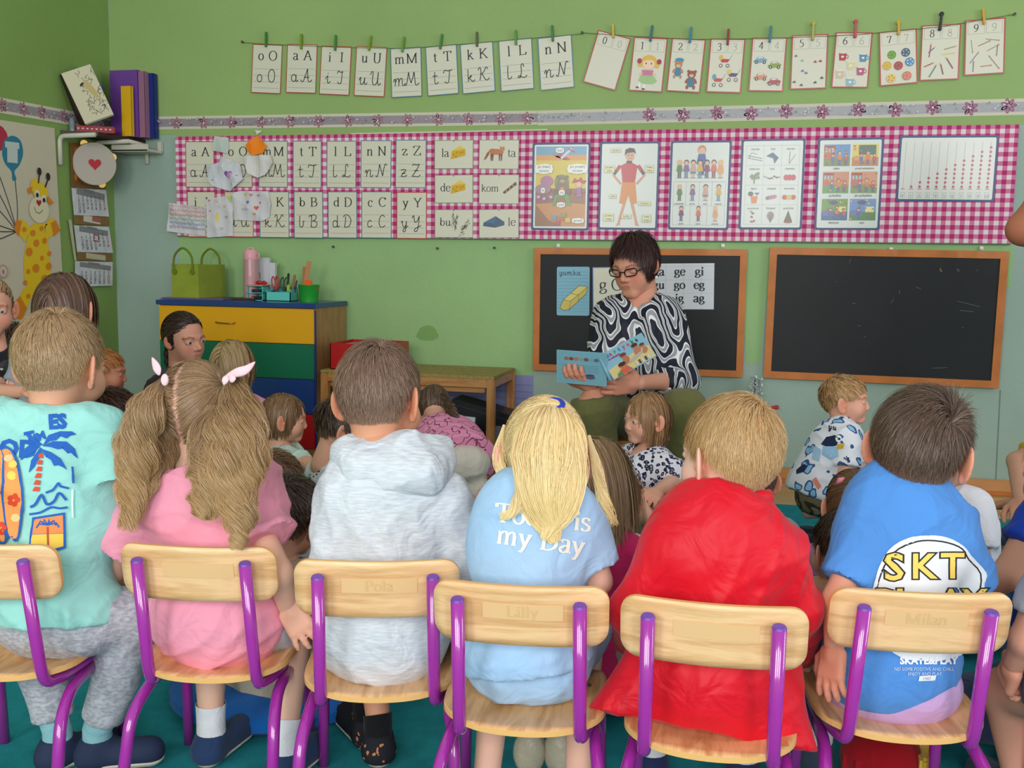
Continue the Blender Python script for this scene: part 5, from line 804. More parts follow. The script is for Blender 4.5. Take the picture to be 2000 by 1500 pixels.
p = zp(640, 722, SH); o = thing('red_crate', 'open red box with a sheet of paper inside on the low table', 'box', loc=(SX0+.03, SY0+.04, SH+.001)); RD = mat('red_plastic', (176, 16, 22), .35, coat=.3); w_, d_, h_ = .28, .26, .115
for a, b in (((0, 0, 0), (w_, .005, h_)), ((0, d_-.005, 0), (w_, d_, h_)), ((0, 0, 0), (.005, d_, h_)), ((w_-.005, 0, 0), (w_, d_, h_)), ((0, 0, 0), (w_, d_, .004))): MB().box(a, b, .001).obj('panel', RD, o)
q = MB().box((.012, .012, h_-.02), (w_-.012, d_-.012, h_-.012)).obj('paper_stack', mat('beige_paper', (176, 140, 120), .7), None, loc=(SX0+.03, SY0+.04, SH+.001)); tag(q, 'beige paper stack lying in the open red box', 'paper'); MB().box((.02, .02, .004), (w_-.02, d_-.02, h_-.02)).obj('lower_sheets', mat('beige_paper', (176, 140, 120), .7), q)
# things under the table
polyw([(800, 728), (1041, 734), (1041, 935), (800, 925)], .004, 'lilac_wall_sheet', mat('lilac_panel', (132, 138, 184), .6, var=.06, vscale=30), .003); o = bpy.data.objects['lilac_wall_sheet']; tag(o, 'lilac washable sheet on the wall behind the low table', 'wall sheet')
for k in range(6): a, b = wp(800, 742+k*13+0.0, .0045), wp(1040, 744+k*13, .0045); q = MB().box((a.x, WY-.005, a.z-.0012), (b.x, WY-.004, a.z+.0006)).obj('groove_line', mat('lilac_line', (104, 108, 150), .7), o)
fz = .069
o = thing('black_box', 'black box leaning on the lower shelf of the low table', 'box'); p = pt(925, 812, 4.35); o.matrix_world = Matrix.Translation((p.x-.02, 4.40, .25)) @ Matrix.Rotation(math.radians(13), 4, 'Y'); MB().box((-.15, -.06, -.06), (.17, .1, .06), .004).obj('box_body', mat('black_card', (26, 27, 32), .35), o); MB().box((-.148, -.061, .035), (.168, -.06, .037)).obj('lid_line', mat('grey_line', (60, 62, 68), .5), o)
c_ = card(pt(893, 812, 4.28), pt(929, 816, 4.28), pt(876, 950, 4.28), 'white card box with BIO in bold letters below the black box', None, name='printed_box', cat='box', m=mat('white_card', (200, 204, 210), .5)); o, w, h = c_; F = Flat(); F.text('BIO', w*.4, h*.885, .024, (50, 70, 60), 'b', bold=.012); F.text('E', w*.8, h*.48, .022, (50, 60, 60), 'b', bold=.01); F.line([(w*.05, h*.82), (w*.95, h*.82)], .001, (70, 80, 80)); F.obj('printed_letters', o); MB().box((0, 0, -.06), (w, h, -.0013)).obj('box_body', mat('white_card', (200, 204, 210), .5), o)
o = MB().box((-.05, -.05, -.09), (.06, .05, .07), .02).obj('clear_bag', mat('clear_film', (160, 150, 165), .25, trans=.5, bump=1, bscale=30), None, True, loc=(pt(945, 850, 4.3).x, 4.36, .16)); tag(o, 'crinkled clear plastic bag right of the white BIO box', 'bag')
o = MB().box((0, 0, 0), (.3, .22, .05), .004).box((.01, .02, .0505), (.27, .2, .09), .004).obj('games_boxes', mat('dark_brown_card2', (70, 50, 38), .6), None, loc=(SX0+.32, SY0+.1, fz)); tag(o, 'stacked dark brown boxes on the lower shelf of the low table', 'box')
# silver tinsel bottle, red and green bits by the wall
p = wp(1476, 790, .06); o = thing('tinsel_cone', 'silver tinsel column standing by the wall between the blackboards', 'decoration', loc=(p.x, p.y, 0)); zt = wp(1476, 735, .06).z; zb = 0
MB().cyl((0, 0, 0), (0, 0, zt-.01), .02, .012, n=12).obj('core', mat('silver_core', (150, 160, 160), .3, .8), o, True)
bm = bmesh.new()
for k in range(900):
    t = rnd.random(); z_ = zt*t; r_ = .022+.006*math.sin(z_*150); a = rnd.random()*6.28; c = Vector((r_*math.cos(a), r_*math.sin(a), z_)); d = Vector([rnd.uniform(-1, 1) for _ in range(3)]).normalized(); e = d.cross(Vector((0, 0, 1))).normalized(); v = [bm.verts.new(c+d*.007), bm.verts.new(c-d*.007+e*.004), bm.verts.new(c-d*.007-e*.004)]; bm.faces.new(v)
me = bpy.data.meshes.new('tinsel'); bm.to_mesh(me); bm.free(); me.materials.append(mat('silver_foil', (232, 238, 238), .3, .6)); q = bpy.data.objects.new('tinsel', me); sc.collection.objects.link(q); q.parent = o; q['kind'] = 'stuff'
p = wp(1412, 782, .1); o = MB().lathe([(0, 0), (.14, 0), (.15, .02), (.15, p.z-.02), (.1, p.z), (0, p.z)], n=40).obj('green_stool', mat('green_stool', (34, 130, 70), .5), None, True, loc=(p.x, WY-.2, 0)); tag(o, 'green round stool by the wall behind the red-jacket boy', 'stool')
p = wp(1505, 800, .08); o = MB().cyl((0, 0, 0), (.05, 0, .006), .004, .009, n=12).box((.045, -.008, -.004), (.055, .008, .014), .002).obj('red_clip', mat('red_clip', (186, 30, 44), .4), None, loc=(p.x-.02, WY-.03, p.z)); tag(o, 'small red plastic peg on the wall by the tinsel', 'peg')
# ---------------------------------------------------------------- children's chairs
BEECH = woodmat('beech_ply', (250, 206, 154), (222, 170, 114), 2.2, axis='X'); BEECHS = woodmat('beech_ply_seat', (240, 192, 138), (206, 152, 96), 2.2, axis='Y'); PLYE = mat('ply_edge', (232, 182, 112), .5)
PUR = mat('purple_enamel', (164, 44, 160), .16, coat=.6, spec=.6); CAPM = mat('violet_cap', (112, 66, 170), .4)
def plywood(outline, fz, t, name, m, parent):
    """curved board: outline in (u,v), fz(u,v)-> point, thickness along normal handled by callback second surface"""
    bm = bmesh.new(); f = bm.faces.new([bm.verts.new((u, v, 0)) for u, v in outline])
    lo = min(u for u, v in outline); hi = max(u for u, v in outline); n = 16
    for k in range(1, n): bmesh.ops.bisect_plane(bm, geom=bm.verts[:]+bm.edges[:]+bm.faces[:], plane_co=(lo+(hi-lo)*k/n, 0, 0), plane_no=(1, 0, 0))
    lo = min(v for u, v in outline); hi = max(v for u, v in outline)
    for k in range(1, 10): bmesh.ops.bisect_plane(bm, geom=bm.verts[:]+bm.edges[:]+bm.faces[:], plane_co=(0, lo+(hi-lo)*k/10, 0), plane_no=(0, 1, 0))
    V0 = [v.co.copy() for v in bm.verts]; F0 = [[v.index for v in f.verts] for f in bm.faces] if bm.verts.index_update() is None else []
    be = [(e.verts[0].index, e.verts[1].index) for e in bm.edges if e.is_boundary]; bm.free(); n = len(V0)
    V = [fz(p.x, p.y, 0) for p in V0]+[fz(p.x, p.y, t) for p in V0]; Fc = [f[:] for f in F0]+[[i+n for i in f][::-1] for f in F0]+[[a, b, b+n, a+n] for a, b in be]
    bm = bmesh.new(); vs = [bm.verts.new(p) for p in V]
    for f in Fc: bm.faces.new([vs[i] for i in f])
    bmesh.ops.recalc_face_normals(bm, faces=bm.faces); me = bpy.data.meshes.new(name); bm.to_mesh(me); bm.free(); me.materials.append(m); me.materials.append(PLYE)
    for i, p in enumerate(me.polygons): p.use_smooth = i < 2*len(F0); p.material_index = 0 if i < 2*len(F0) else 1
    o = bpy.data.objects.new(name, me); sc.collection.objects.link(o); o.parent = parent; return o
def rrect(x0, y0, x1, y1, r, n=6):
    out = []
    for cx, cy, a in ((x1-r, y1-r, 0), (x0+r, y1-r, 90), (x0+r, y0+r, 180), (x1-r, y0+r, 270)): out += [(cx+r*math.cos(math.radians(a+90*i/n)), cy+r*math.sin(math.radians(a+90*i/n))) for i in range(n+1)]
    return out
SEATZ = .25
def backpoint(z, off=0): t = (.455-z)/.2; return .0+.04*t+off          # reclined line of the back (y)
def make_chair():
    t = thing('school_chair', 'x', 'chair', group="beech children's chairs with purple tubes")
    for s in (-1, 1):
        P = round_path([(s*.09, 0, .455), (s*.092, .038, .256), (s*.093, .052, .229), (s*.1, .1, .222), (s*.108, .235, .221), (s*.116, .262, .213), (s*.122, .285, 0)], .028)
        v, f = tube_np(P, .0103, 16); npmesh('frame_tube', v, f, PUR, t)
        v, f = tube_np(round_path([(s*.112, .21, .21), (s*.115, .09, .204), (s*.124, .035, .172), (s*.132, -.015, 0)], .05, 9), .0103, 16); npmesh('rear_leg', v, f, PUR, t)
        d = (Vector((0, 0, .455))-Vector((0, .036, .268))).normalized(); c = Vector((s*.09, 0, .455))
        MB().cyl(c-d*.0, c+d*.003,   .0104, .0088, n=20).obj('end_cap', CAPM, t, True)
        MB().cyl((s*.118, .2, .212), (s*.1, .2, .212), .004, n=8).obj('cross_stub', PUR, t)
    for y in (.12, .22): v, f = tube_np([(-.104, y, .222), (.104, y, .222)], .006, 10); npmesh('cross_bar', v, f, PUR, t)
    def bf(u, v, k): y = .012+.014-.055*(u*u)/.0169*-.6; return (u, backpoint(v)+.011+.02*(u/.13)**2+k, v)
    plywood([(x, y+(.004*(1-(x/.13)**2) if y < .41 else 0)*-1) for x, y in rrect(-.132, .382, .132, .478, .027)], bf, .0085, 'backrest', BEECH, t)
    ol = [(x, y) for x, y in smooth_path([(-.07, .035), (0, .024), (.07, .035), (.118, .075), (.13, .13), (.125, .24), (.1, .275), (0, .282), (-.1, .275), (-.125, .24), (-.13, .13), (-.118, .075)], 5, True)[:, :2]]
    def sf(u, v, k): q = (v-.02)/.27; return (u, v, SEATZ-.009+k-.014*math.exp(-((v-.13)/.08)**2)*(1-(u/.14)**2)+.006*(u/.13)**2-.012*max(0, q-.8)*5*.5)
    plywood(ol, sf, .009, 'seat', BEECHS, t)
    for s in (-1, 1): MB().cyl((s*.1, .2, SEATZ-.0), (s*.1, .2, SEATZ+.004), .003, n=8).obj('screw', mat('steel', (150, 150, 150), .3, 1), t)
    return t
ch0 = make_chair()
CH = [(-1.225, 1.375, 10, 'beech chair cut off by the left picture edge, under the mint-shirt boy'), (-.8775, 1.463, 9.7, 'beech chair with purple tubes under the girl in pink'), (-.56, 1.469, 16, 'beech chair with purple tubes under the boy in the grey hoodie'),
      (-.317, 1.412, 6.4, 'beech chair with purple tubes under the girl with the blonde ponytail'), (-.0375, 1.407, 1.3, 'beech chair with purple tubes under the boy in the red jacket'), (.2645, 1.5425, 8.7, 'beech chair with purple tubes under the boy in the blue printed shirt')]
chairs = []
for i, (x, y, a, l) in enumerate(CH):
    c = ch0 if i == 0 else copytree(ch0); c.location = (x, y, 0); c.rotation_euler = (0, 0, math.radians(a)); c['label'] = l; chairs.append(c)
def chM(i): x, y, a, _ = CH[i]; return Matrix.Translation((x, y, 0)) @ Matrix.Rotation(math.radians(a), 4, 'Z')
# faint name tape and worn letters on the backs
TAPE = mat('worn_tape', (238, 194, 140), .35, coat=.3)
for i, n in ((1, ''), (2, 'Pola'), (3, 'Lilly'), (4, ''), (5, 'Milan')):
    bm = bmesh.new(); N = 10; vs = [[bm.verts.new((-.055+.12*k/N, backpoint(z_)+.0105+.02*((-.055+.12*k/N)/.13)**2-.0006, z_)) for k in range(N+1)] for z_ in (.424, .45)]
    for k in range(N): bm.faces.new((vs[0][k], vs[0][k+1], vs[1][k+1], vs[1][k]))
    me = bpy.data.meshes.new('name_tape'); bm.to_mesh(me); bm.free(); me.materials.append(TAPE); o = bpy.data.objects.new('name_tape', me); sc.collection.objects.link(o); o.parent = chairs[i]
    if n:
        V, Fc, w_ = glyphs(n, .026, 'ser', thick=.12, thin=.06); V = [(a-w_/2+.004, b+.429) for a, b in V]
        npmesh('worn_letters', [(a, backpoint(b)+.0105+.02*(a/.13)**2-.0012, b) for a, b in V], Fc, mat('faded_ink', (226, 186, 130), .5), chairs[i], smooth=False)
# ---------------------------------------------------------------- implicit surfaces -> one continuous mesh
def _cap(P, a, b, ra, rb):
    a = np.asarray(a, np.float32); ba = np.asarray(b, np.float32)-a; L2 = float(ba@ba)+1e-9
    q = P-a; t = np.clip((q@ba)/L2, 0, 1); return np.sqrt(((q-t[:, None]*ba)**2).sum(1))-(ra+t*(rb-ra))
def _ell(P, c, r, R=None):
    q = P-np.asarray(c, np.float32)
    if R is not None: q = q@np.asarray(R, np.float32)
    r = np.asarray(r, np.float32); k0 = np.sqrt(((q/r)**2).sum(1))+1e-6; k1 = np.sqrt(((q/(r*r))**2).sum(1))+1e-6; return k0*(k0-1)/k1
def smin(a, b, k):
    if k <= 0: return np.minimum(a, b)
    h = np.maximum(k-np.abs(a-b), 0)/k; return np.minimum(a, b)-h*h*k*.25
def sdf(prims, P):
    d = np.full(len(P), 9., np.float32)
    for p in prims:
        t, k = p[0], p[1]
        if t[1:] == 'c': v = _cap(P, *p[2:6])
        elif t[1:] == 'k': v = np.maximum(_cap(P, *p[2:6]), (P-np.asarray(p[3], np.float32))@((lambda q: q/np.linalg.norm(q))(np.asarray(p[3], np.float32)-np.asarray(p[2], np.float32))))
        elif t[1:] == 'e': v = _ell(P, *p[2:])
        elif t[1:] == 'p': v = (P-np.asarray(p[2], np.float32))@np.asarray(p[3], np.float32)    # keep the side opposite to the normal
        if t[0] == 'u': d = smin(d, v, k)
        elif t[0] == 's': d = -smin(-d, v, k)
        else: d = -smin(-d, -v, k)
    return d
def meshify(prims, h, pad=.03):
    lo = np.full(3, 1e9); hi = -lo
    for p in prims:
        if p[0][0] != 'u': continue
        if p[0][1] in 'ck': m = max(p[4], p[5]); a = np.minimum(p[2], p[3])-m; b = np.maximum(p[2], p[3])+m
        else: m = max(p[3]); a = np.array(p[2])-m; b = np.array(p[2])+m
        lo = np.minimum(lo, a); hi = np.maximum(hi, b)
    lo = lo-pad; B = 4; n = np.maximum(2, np.ceil((hi+pad-lo)/(h*B)).astype(int)); N = n*B
    bc = np.stack(np.meshgrid(*[lo[i]+(np.arange(n[i])+.5)*h*B for i in range(3)], indexing='ij'), -1).reshape(-1, 3).astype(np.float32)
    dc = sdf(prims, bc); act = np.abs(dc) < h*B*.87*1.35+h
    g = np.repeat(np.repeat(np.repeat(np.where(dc < 0, -1, 1).reshape(n), B, 0), B, 1), B, 2).astype(np.float32)
    am = np.repeat(np.repeat(np.repeat(act.reshape(n), B, 0), B, 1), B, 2); idx = np.argwhere(am)
    g[am] = sdf(prims, (lo+(idx+.5)*h).astype(np.float32))
    s = g < 0; C = np.zeros(tuple(N-1)+(3,), np.float32); cnt = np.zeros(tuple(N-1), np.float32)
    cross = []
    for ax in range(3):
        sl0 = [slice(None)]*3; sl1 = [slice(None)]*3; sl0[ax] = slice(0, -1); sl1[ax] = slice(1, None); a, b = g[tuple(sl0)], g[tuple(sl1)]; cr_ = (s[tuple(sl0)] != s[tuple(sl1)]); cross.append(cr_)
        ij = np.argwhere(cr_); av = a[cr_]; bv = b[cr_]; t = av/(av-bv+1e-12); pos = ij.astype(np.float32); pos[:, ax] += t; o = [i for i in range(3) if i != ax]
        for d0 in (0, 1):
            for d1 in (0, 1):
                c = ij.copy(); c[:, o[0]] -= d0; c[:, o[1]] -= d1; ok = ((c >= 0) & (c < N-1)).all(1); cc = c[ok]
                np.add.at(C, (cc[:, 0], cc[:, 1], cc[:, 2]), pos[ok]); np.add.at(cnt, (cc[:, 0], cc[:, 1], cc[:, 2]), 1)
    m = cnt > 0; vid = np.full(tuple(N-1), -1, np.int64); vid[m] = np.arange(m.sum()); V = C[m]/cnt[m][:, None]; V = lo+(V+.5)*h; Q = []
    for ax in range(3):
        ij = np.argwhere(cross[ax]); o = [i for i in range(3) if i != ax]; ok = (ij[:, o[0]] > 0) & (ij[:, o[1]] > 0) & (ij[:, o[0]] < N[o[0]]-1) & (ij[:, o[1]] < N[o[1]]-1); ij = ij[ok]
        def at(a, b): c = ij.copy(); c[:, o[0]] -= a; c[:, o[1]] -= b; return vid[c[:, 0], c[:, 1], c[:, 2]]
        q = np.stack([at(0, 0), at(1, 0), at(1, 1), at(0, 1)], 1); fl_ = s[ij[:, 0], ij[:, 1], ij[:, 2]]
        if ax == 1: fl_ = ~fl_
        q[~fl_] = q[~fl_][:, ::-1]; Q.append(q)
    Q = np.concatenate(Q); Q = Q[(Q >= 0).all(1)]; return V.astype(np.float32), Q
def vnormals(V, Q):
    n = np.cross(V[Q[:, 2]]-V[Q[:, 0]], V[Q[:, 3]]-V[Q[:, 1]]); N = np.zeros_like(V)
    for k in range(4): np.add.at(N, Q[:, k], n)
    return N/(np.linalg.norm(N, axis=1)[:, None]+1e-9)
def folds(P, seed, f=28., n=5, rad=None):
    f = f*1.7
    R_ = np.random.default_rng(seed); out = np.zeros(len(P), np.float32)
    for i in range(n):
        d = R_.normal(size=3); d /= np.linalg.norm(d); e = R_.normal(size=3); e /= np.linalg.norm(e); ff = f*(.5+.9*R_.random())
        out += (1-np.abs(np.sin(P@d*ff+1.3*np.sin(P@e*ff*.55+R_.random()*6)+R_.random()*6)))**2*np.clip(.5+.9*np.sin(P@e*ff*.35+R_.random()*6), 0, 1)
    return out/n*3-.35
# ---------------------------------------------------------------- head (local unit = head height, y forward, z up)
HC, HR = np.array([0, -.05, .1]), np.array([.33, .43, .4])
HEADS = {}
def head_mesh(kind):
    if kind in HEADS: return HEADS[kind]
    ad = kind != 'kid'; ck = .13 if not ad else .09; jaw = .245 if ad else .25
    p = [('ue', 0, HC, HR), ('ue', .12, (0, .13, -.17 if ad else -.14), (jaw, .26, .33 if ad else .3)), ('uc', .08, (-.05, .29, -.4 if ad else -.36), (.05, .29, -.4 if ad else -.36), .075, .07)]
    for s in (-1, 1): p += [('ue', .1, (s*(.15 if ad else .165), .22, -.16), (ck, ck, .13)), ('uc', .07, (s*.05, .36, .075), (s*.2, .31, .07), .035, .03)]
    for s in (-1, 1): p += [('se', .06, (s*.15, .45, -.0), (.085, .085, .05))]
    p += [('uc', .05, (0, .37, .0), (0, .42 if not ad else .45, -.11), .024, .034 if not ad else .045)]
    for s in (-1, 1): p += [('ue', .03, (s*.045, .4, -.14), (.032, .04, .03)), ('ue', .012, (s*.15, .322, .0), (.074, .066, .05))]
    if kind != 'down':
        for s in (-1, 1): p += [('se', .006, (s*.15, .39, -.002), (.058, .05, .0175))]
    else:
        for s in (-1, 1): p += [('sc', .006, (s*.095, .388, -.028), (s*.2, .372, -.03), .005, .005)]
    p += [('uc', .03, (-.055, .362, -.243), (.055, .362, -.243), .018, .018), ('uc', .025, (-.04, .36, -.28), (.04, .36, -.28), .02, .02), ('sc', .01, (-.075, .386, -.262), (.075, .386, -.262), .006, .006)]
    nr_ = .2 if not ad else .235
    p += [('uc', .1, (0, -.1, -.25), (0, -.12, -.72), nr_, nr_*.98)]
    for s in (-1, 1):
        a = s*math.radians(38); R_ = np.array([[math.cos(a), -math.sin(a), 0], [math.sin(a), math.cos(a), 0], [0, 0, 1]])@np.array([[1, 0, 0], [0, math.cos(.15), -math.sin(.15)], [0, math.sin(.15), math.cos(.15)]])
        ek = .82 if ad else 1.06; ex = .335 if ad else .375
        p += [('ue', .03, (s*ex, -.06, -.04), (.028, .09*ek, .15*ek), R_), ('ue', .03, (s*(ex-.025), -.03, -.04-.11*ek), (.024, .045, .045))]
        off = R_@np.array([s*.026, .0, 0]); p += [('se', .015, np.array((s*(ex+.004), -.045, -.025))+off, (.021, .058*ek, .1*ek), R_), ('ue', .02, (s*(ex-.03), .0, -.05), (.028, .025, .035))]
    V, Q = meshify(p, .0135, .05); x, y, z = V.T; col = np.ones((len(V), 3), np.float32)
    def blob(c, r, to, amt):
        w_ = np.clip(1-np.sqrt((((V-np.array(c))/np.array(r))**2).sum(1)), 0, 1)**.8*amt; w_ = np.clip(w_, 0, 1)[:, None]; col[:] = col*(1-w_)+np.array(to)*w_
    for s in (-1, 1):
        blob((s*.18, .34, -.14), (.13, .16, .12), (1.04, .74, .7), .8); blob((s*.37, -.05, -.03), (.1, .18, .22), (1.02, .66, .56), 1.)
        m = (np.abs(x-s*.155) < .095) & (np.abs(z-(.1-.25*np.abs(np.abs(x)-.15)**1)) < .018) & (y > .25); col[m] = (.5, .4, .33) if ad else (.62, .5, .4)
    blob((0, .45, -.13), (.08, .1, .08), (1.04, .76, .7), .7)
    m = (x/.076)**2+((z+.262)/.032)**2 < 1; m &= (y > .33); col[m] = (.9, .64, .62) if ad else (.96, .68, .64)
    HEADS[kind] = (V, Q, col); return HEADS[kind]
def headM(c, h, yaw, pitch=0, roll=0):
    """c = world centre, h = head height; yaw 0 faces +Y (away), positive turns to the left; pitch < 0 looks down; roll > 0 tips to the right"""
    r = math.radians; return Matrix.Translation(c) @ Matrix.Rotation(r(yaw), 4, 'Z') @ Matrix.Rotation(r(roll), 4, 'Y') @ Matrix.Rotation(r(pitch), 4, 'X') @ Matrix.Scale(h, 4)
def ap(M, V): V = np.asarray(V, np.float64); m = np.array(M); return V@m[:3, :3].T+m[:3, 3]
# ---------------------------------------------------------------- hair
def scalp_mask(p, nape=-.2, front=0., ears=True):
    x, y, z = p.T; m = ~((y > .1) & (z < .12+front+(y-.1)*.9)) & (z > nape+.25*np.clip(y+.3, 0, .4)+(.9*np.clip(np.abs(x)-.12, 0, .3) if ears else 0))
    if ears: m &= ~((np.abs(x) > .24) & (y > -.14) & (y < .1) & (z < .06))
    return m
def ribbons(S, wd, out_from, col, taper=.35, seed=0, twist=.5):
    """S (n,m,3) strand points in metres -> V,F,C"""
    n, m, _ = S.shape; R_ = np.random.default_rng(seed); T = np.gradient(S, axis=1); T /= np.linalg.norm(T, axis=2)[:, :, None]+1e-9
    N = S-np.asarray(out_from); N /= np.linalg.norm(N, axis=2)[:, :, None]+1e-9; B = np.cross(T, N); B /= np.linalg.norm(B, axis=2)[:, :, None]+1e-9; N2 = np.cross(B, T)
    a = R_.normal(size=(n, 1, 1))*twist; B = B*np.cos(a)+N2*np.sin(a); w_ = (wd*(.7+.6*R_.random((n, 1))))*np.linspace(1, taper, m)[None, :]
    V = np.stack([S-B*w_[:, :, None]/2, S+B*w_[:, :, None]/2], 2).reshape(-1, 3); i = np.arange(n)[:, None]*m*2+np.arange(m-1)[None, :]*2; i = i.reshape(-1)
    Fq = np.stack([i, i+1, i+3, i+2], 1); C_ = np.repeat(col, 2, axis=1).reshape(-1, 3) if col.ndim == 3 else np.repeat(col, m*2, axis=0); return V, Fq, C_
def scol(base, n, m, seed, var=.3, tip=None, tipamt=.5, hue=None):
    R_ = np.random.default_rng(seed+9); b = np.array(lin(base)); c = b[None, :]*(1+var*R_.normal(size=(n, 1))).clip(.35, 1.9)
    if hue is not None: k = (R_.random((n, 1)) < .35)*R_.random((n, 1)); c = c*(1-k)+np.array(lin(hue))*k
    C_ = np.repeat(c[:, None, :], m, 1)
    if tip is not None: t = (np.linspace(0, 1, m)**1.3)[None, :, None]*tipamt; C_ = C_*(1-t)+np.array(lin(tip))*t*(1+var*.5*R_.normal(size=(n, 1, 1))).clip(.5, 1.6)
    return C_.clip(0, 1)
def hair(parent, base, M, style, col, n=2500, wd=.0016, seed=1, L=.16, nape=-.2, front=0., whorl=(.05, -.33, .42), lift=.35, tie=None, tails=(), colliders=(), hue=None, tip=None, var=.2, part=0., steps=6, tw=.28, grav=.25, ears=True, fringe=.0, name='hair', label=None):
    R_ = np.random.default_rng(seed); h = M.to_scale()[0]; gv = np.array(M.to_3x3().normalized().inverted() @ Vector((0, 0, -1)))
    ct = lin(col)
    if style == 'bob': steps = max(steps, 9); grav = max(grav, .45)
    # opaque cap
    nu, nv = 40, 28; u = np.linspace(0, 2*np.pi, nu, endpoint=False); v = np.linspace(0, np.pi, nv); D = np.stack([np.outer(np.cos(u), np.sin(v)), np.outer(np.sin(u), np.sin(v)), np.outer(np.ones(nu), np.cos(v))], -1).reshape(-1, 3)
    P = HC+HR*1.022*D; ok = scalp_mask(HC+HR*D, nape+.03, front+.02, ears); Fq = []
    if isinstance(tie, list): ok &= np.abs(P[:, 0]-part) > .02
    for i in range(nu):
        for j in range(nv-1):
            q = (i*nv+j, i*nv+j+1, ((i+1) % nu)*nv+j+1, ((i+1) % nu)*nv+j)
            if ok[list(q)].all(): Fq.append(q)
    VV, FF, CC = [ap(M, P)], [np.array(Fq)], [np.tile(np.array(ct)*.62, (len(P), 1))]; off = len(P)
    d = R_.normal(size=(n*3, 3)); d /= np.linalg.norm(d, axis=1)[:, None]; P0 = HC+HR*1.02*d; k = scalp_mask(HC+HR*d, nape, front, ears); P0 = P0[k][:n]; d = d[k][:n]; n = len(P0)
    N = (P0-HC)/HR**2; N /= np.linalg.norm(N, axis=1)[:, None]
    if style == 'tied':
        T = [np.array(t, float) for t in (tie if isinstance(tie, list) else [tie])]
        w_ = np.array([np.linalg.norm(P0-t, axis=1) for t in T]); sel = np.argmin(w_, 0) if len(T) == 1 else (P0[:, 0] > part).astype(int); Tt = np.array(T)[sel]; dt = (Tt-HC)/HR; dt /= np.linalg.norm(dt, axis=1)[:, None]; m = 8; S = []
        rr = 1.03+.05*R_.random((n, 1))
        for t in np.linspace(0, 1, m):
            q = d*(1-t)+dt*t+1e-6; q /= np.linalg.norm(q, axis=1)[:, None]; S.append(HC+HR*q*(rr*(1-t)+1.05*t+.03*math.sin(math.pi*t)))
        S = np.stack(S, 1)
    else:
        W = np.array(whorl)
        if style == 'short': F_ = P0-W; sw = np.cross(N, F_); F_ = F_+.5*sw
        elif style == 'bob': zc = np.clip((P0[:, 2]-.05)/.4, 0, 1); F_ = np.stack([np.sign(P0[:, 0]-part)*(.75*zc+.05), np.where(P0[:, 1] > .05, fringe*.6, -.35)*zc, -.55+.25*zc], 1)
        elif style == 'comb': F_ = np.tile(np.array(whorl), (n, 1))
        F_ = F_-N*(F_*N).sum(1)[:, None]; F_ /= np.linalg.norm(F_, axis=1)[:, None]+1e-6; F_ += R_.normal(size=F_.shape)*(.16 if style == 'short' else .07); Dd = F_+N*(lift if style == 'short' else min(lift, .06))*(.6+.8*R_.random((n, 1)))
        if style == 'short': near = np.exp(-(np.linalg.norm(P0-W, axis=1)/.22)**2)[:, None]; Dd += N*near*.9; Ls = L*(.3+.7*np.clip((P0[:, 2]+.2)/.55, 0, 1)**1.1)[:, None]*(.75+.5*R_.random((n, 1)))
        else: Ls = (L(P0) if callable(L) else np.full(n, L))[:, None]*(.85+.3*R_.random((n, 1)))
        if style == 'bob' : Ls = np.where(((P0[:, 1] > .12) & (np.abs(P0[:, 0]) < .24))[:, None] & (fringe > 0), np.minimum(Ls, .26*(.8+.3*R_.random((n, 1)))), Ls)
        S = [P0]; P = P0.copy(); seg = Ls/(steps-1); rl = R_.random((n, 1))
        for i in range(steps-1):
            Dd /= np.linalg.norm(Dd, axis=1)[:, None]; Nn = (P-HC)/HR**2; Nn /= np.linalg.norm(Nn, axis=1)[:, None]
            P = P+Dd*seg; kk = np.linalg.norm((P-HC)/HR, axis=1)[:, None]; lim = 1.03+(.05*rl)*(i+1)/steps; P = np.where(kk < lim, HC+(P-HC)*lim/kk, P)
            dn = (Dd*Nn).sum(1)[:, None]; inn = (kk < 1.25); Dd = Dd-Nn*np.where(dn < 0, dn, dn*(.35 if style == 'short' else .95))*inn+gv*grav
            for c_, r_ in colliders:
                q = (P-c_)/r_; kq = np.linalg.norm(q, axis=1)[:, None]; P = np.where(kq < 1.02, c_+(P-c_)*1.02/kq, P)
            S.append(P.copy())
        S = np.stack(S, 1)
    Sw = ap(M, S.reshape(-1, 3)).reshape(S.shape); cc = scol(col, n, S.shape[1], seed, var, tip, .4, hue)
    if style == 'short': fd = (.45*np.clip(1-(P0[:, 2]+.3)/.3, 0, 1))[:, None, None]; cc = cc*(1-fd)+np.array(lin((206, 160, 134)))*fd
    V, Fq, C_ = ribbons(Sw, wd, np.array(M @ Vector(HC)), cc, .5, seed, tw)
    VV.append(V); FF.append(Fq+off); CC.append(C_); off += len(V)
    for ti in tails:
        cp = smooth_path([np.array(p) for p in ti['path']], 7); m = len(cp); nn = ti.get('n', 1200); t = np.linspace(0, 1, m); prof = np.interp(t, np.linspace(0, 1, len(ti['r'])), ti['r']); a = R_.random(nn)*2*np.pi; rr = np.sqrt(R_.random(nn))
        T = np.gradient(cp, axis=0); T /= np.linalg.norm(T, axis=1)[:, None]; up = np.array(ti.get('flat', (0, 1, 0))); A = np.cross(T, up); A /= np.linalg.norm(A, axis=1)[:, None]; B = np.cross(T, A); fl_ = ti.get('thin', .6)
        lock = R_.integers(0, ti.get('locks', 14), nn); lp_ = R_.random(ti.get('locks', 14))*6.28; lr = R_.random(ti.get('locks', 14))*.9; la = R_.random(ti.get('locks', 14))*6.28; cl = ti.get('clump', .5)
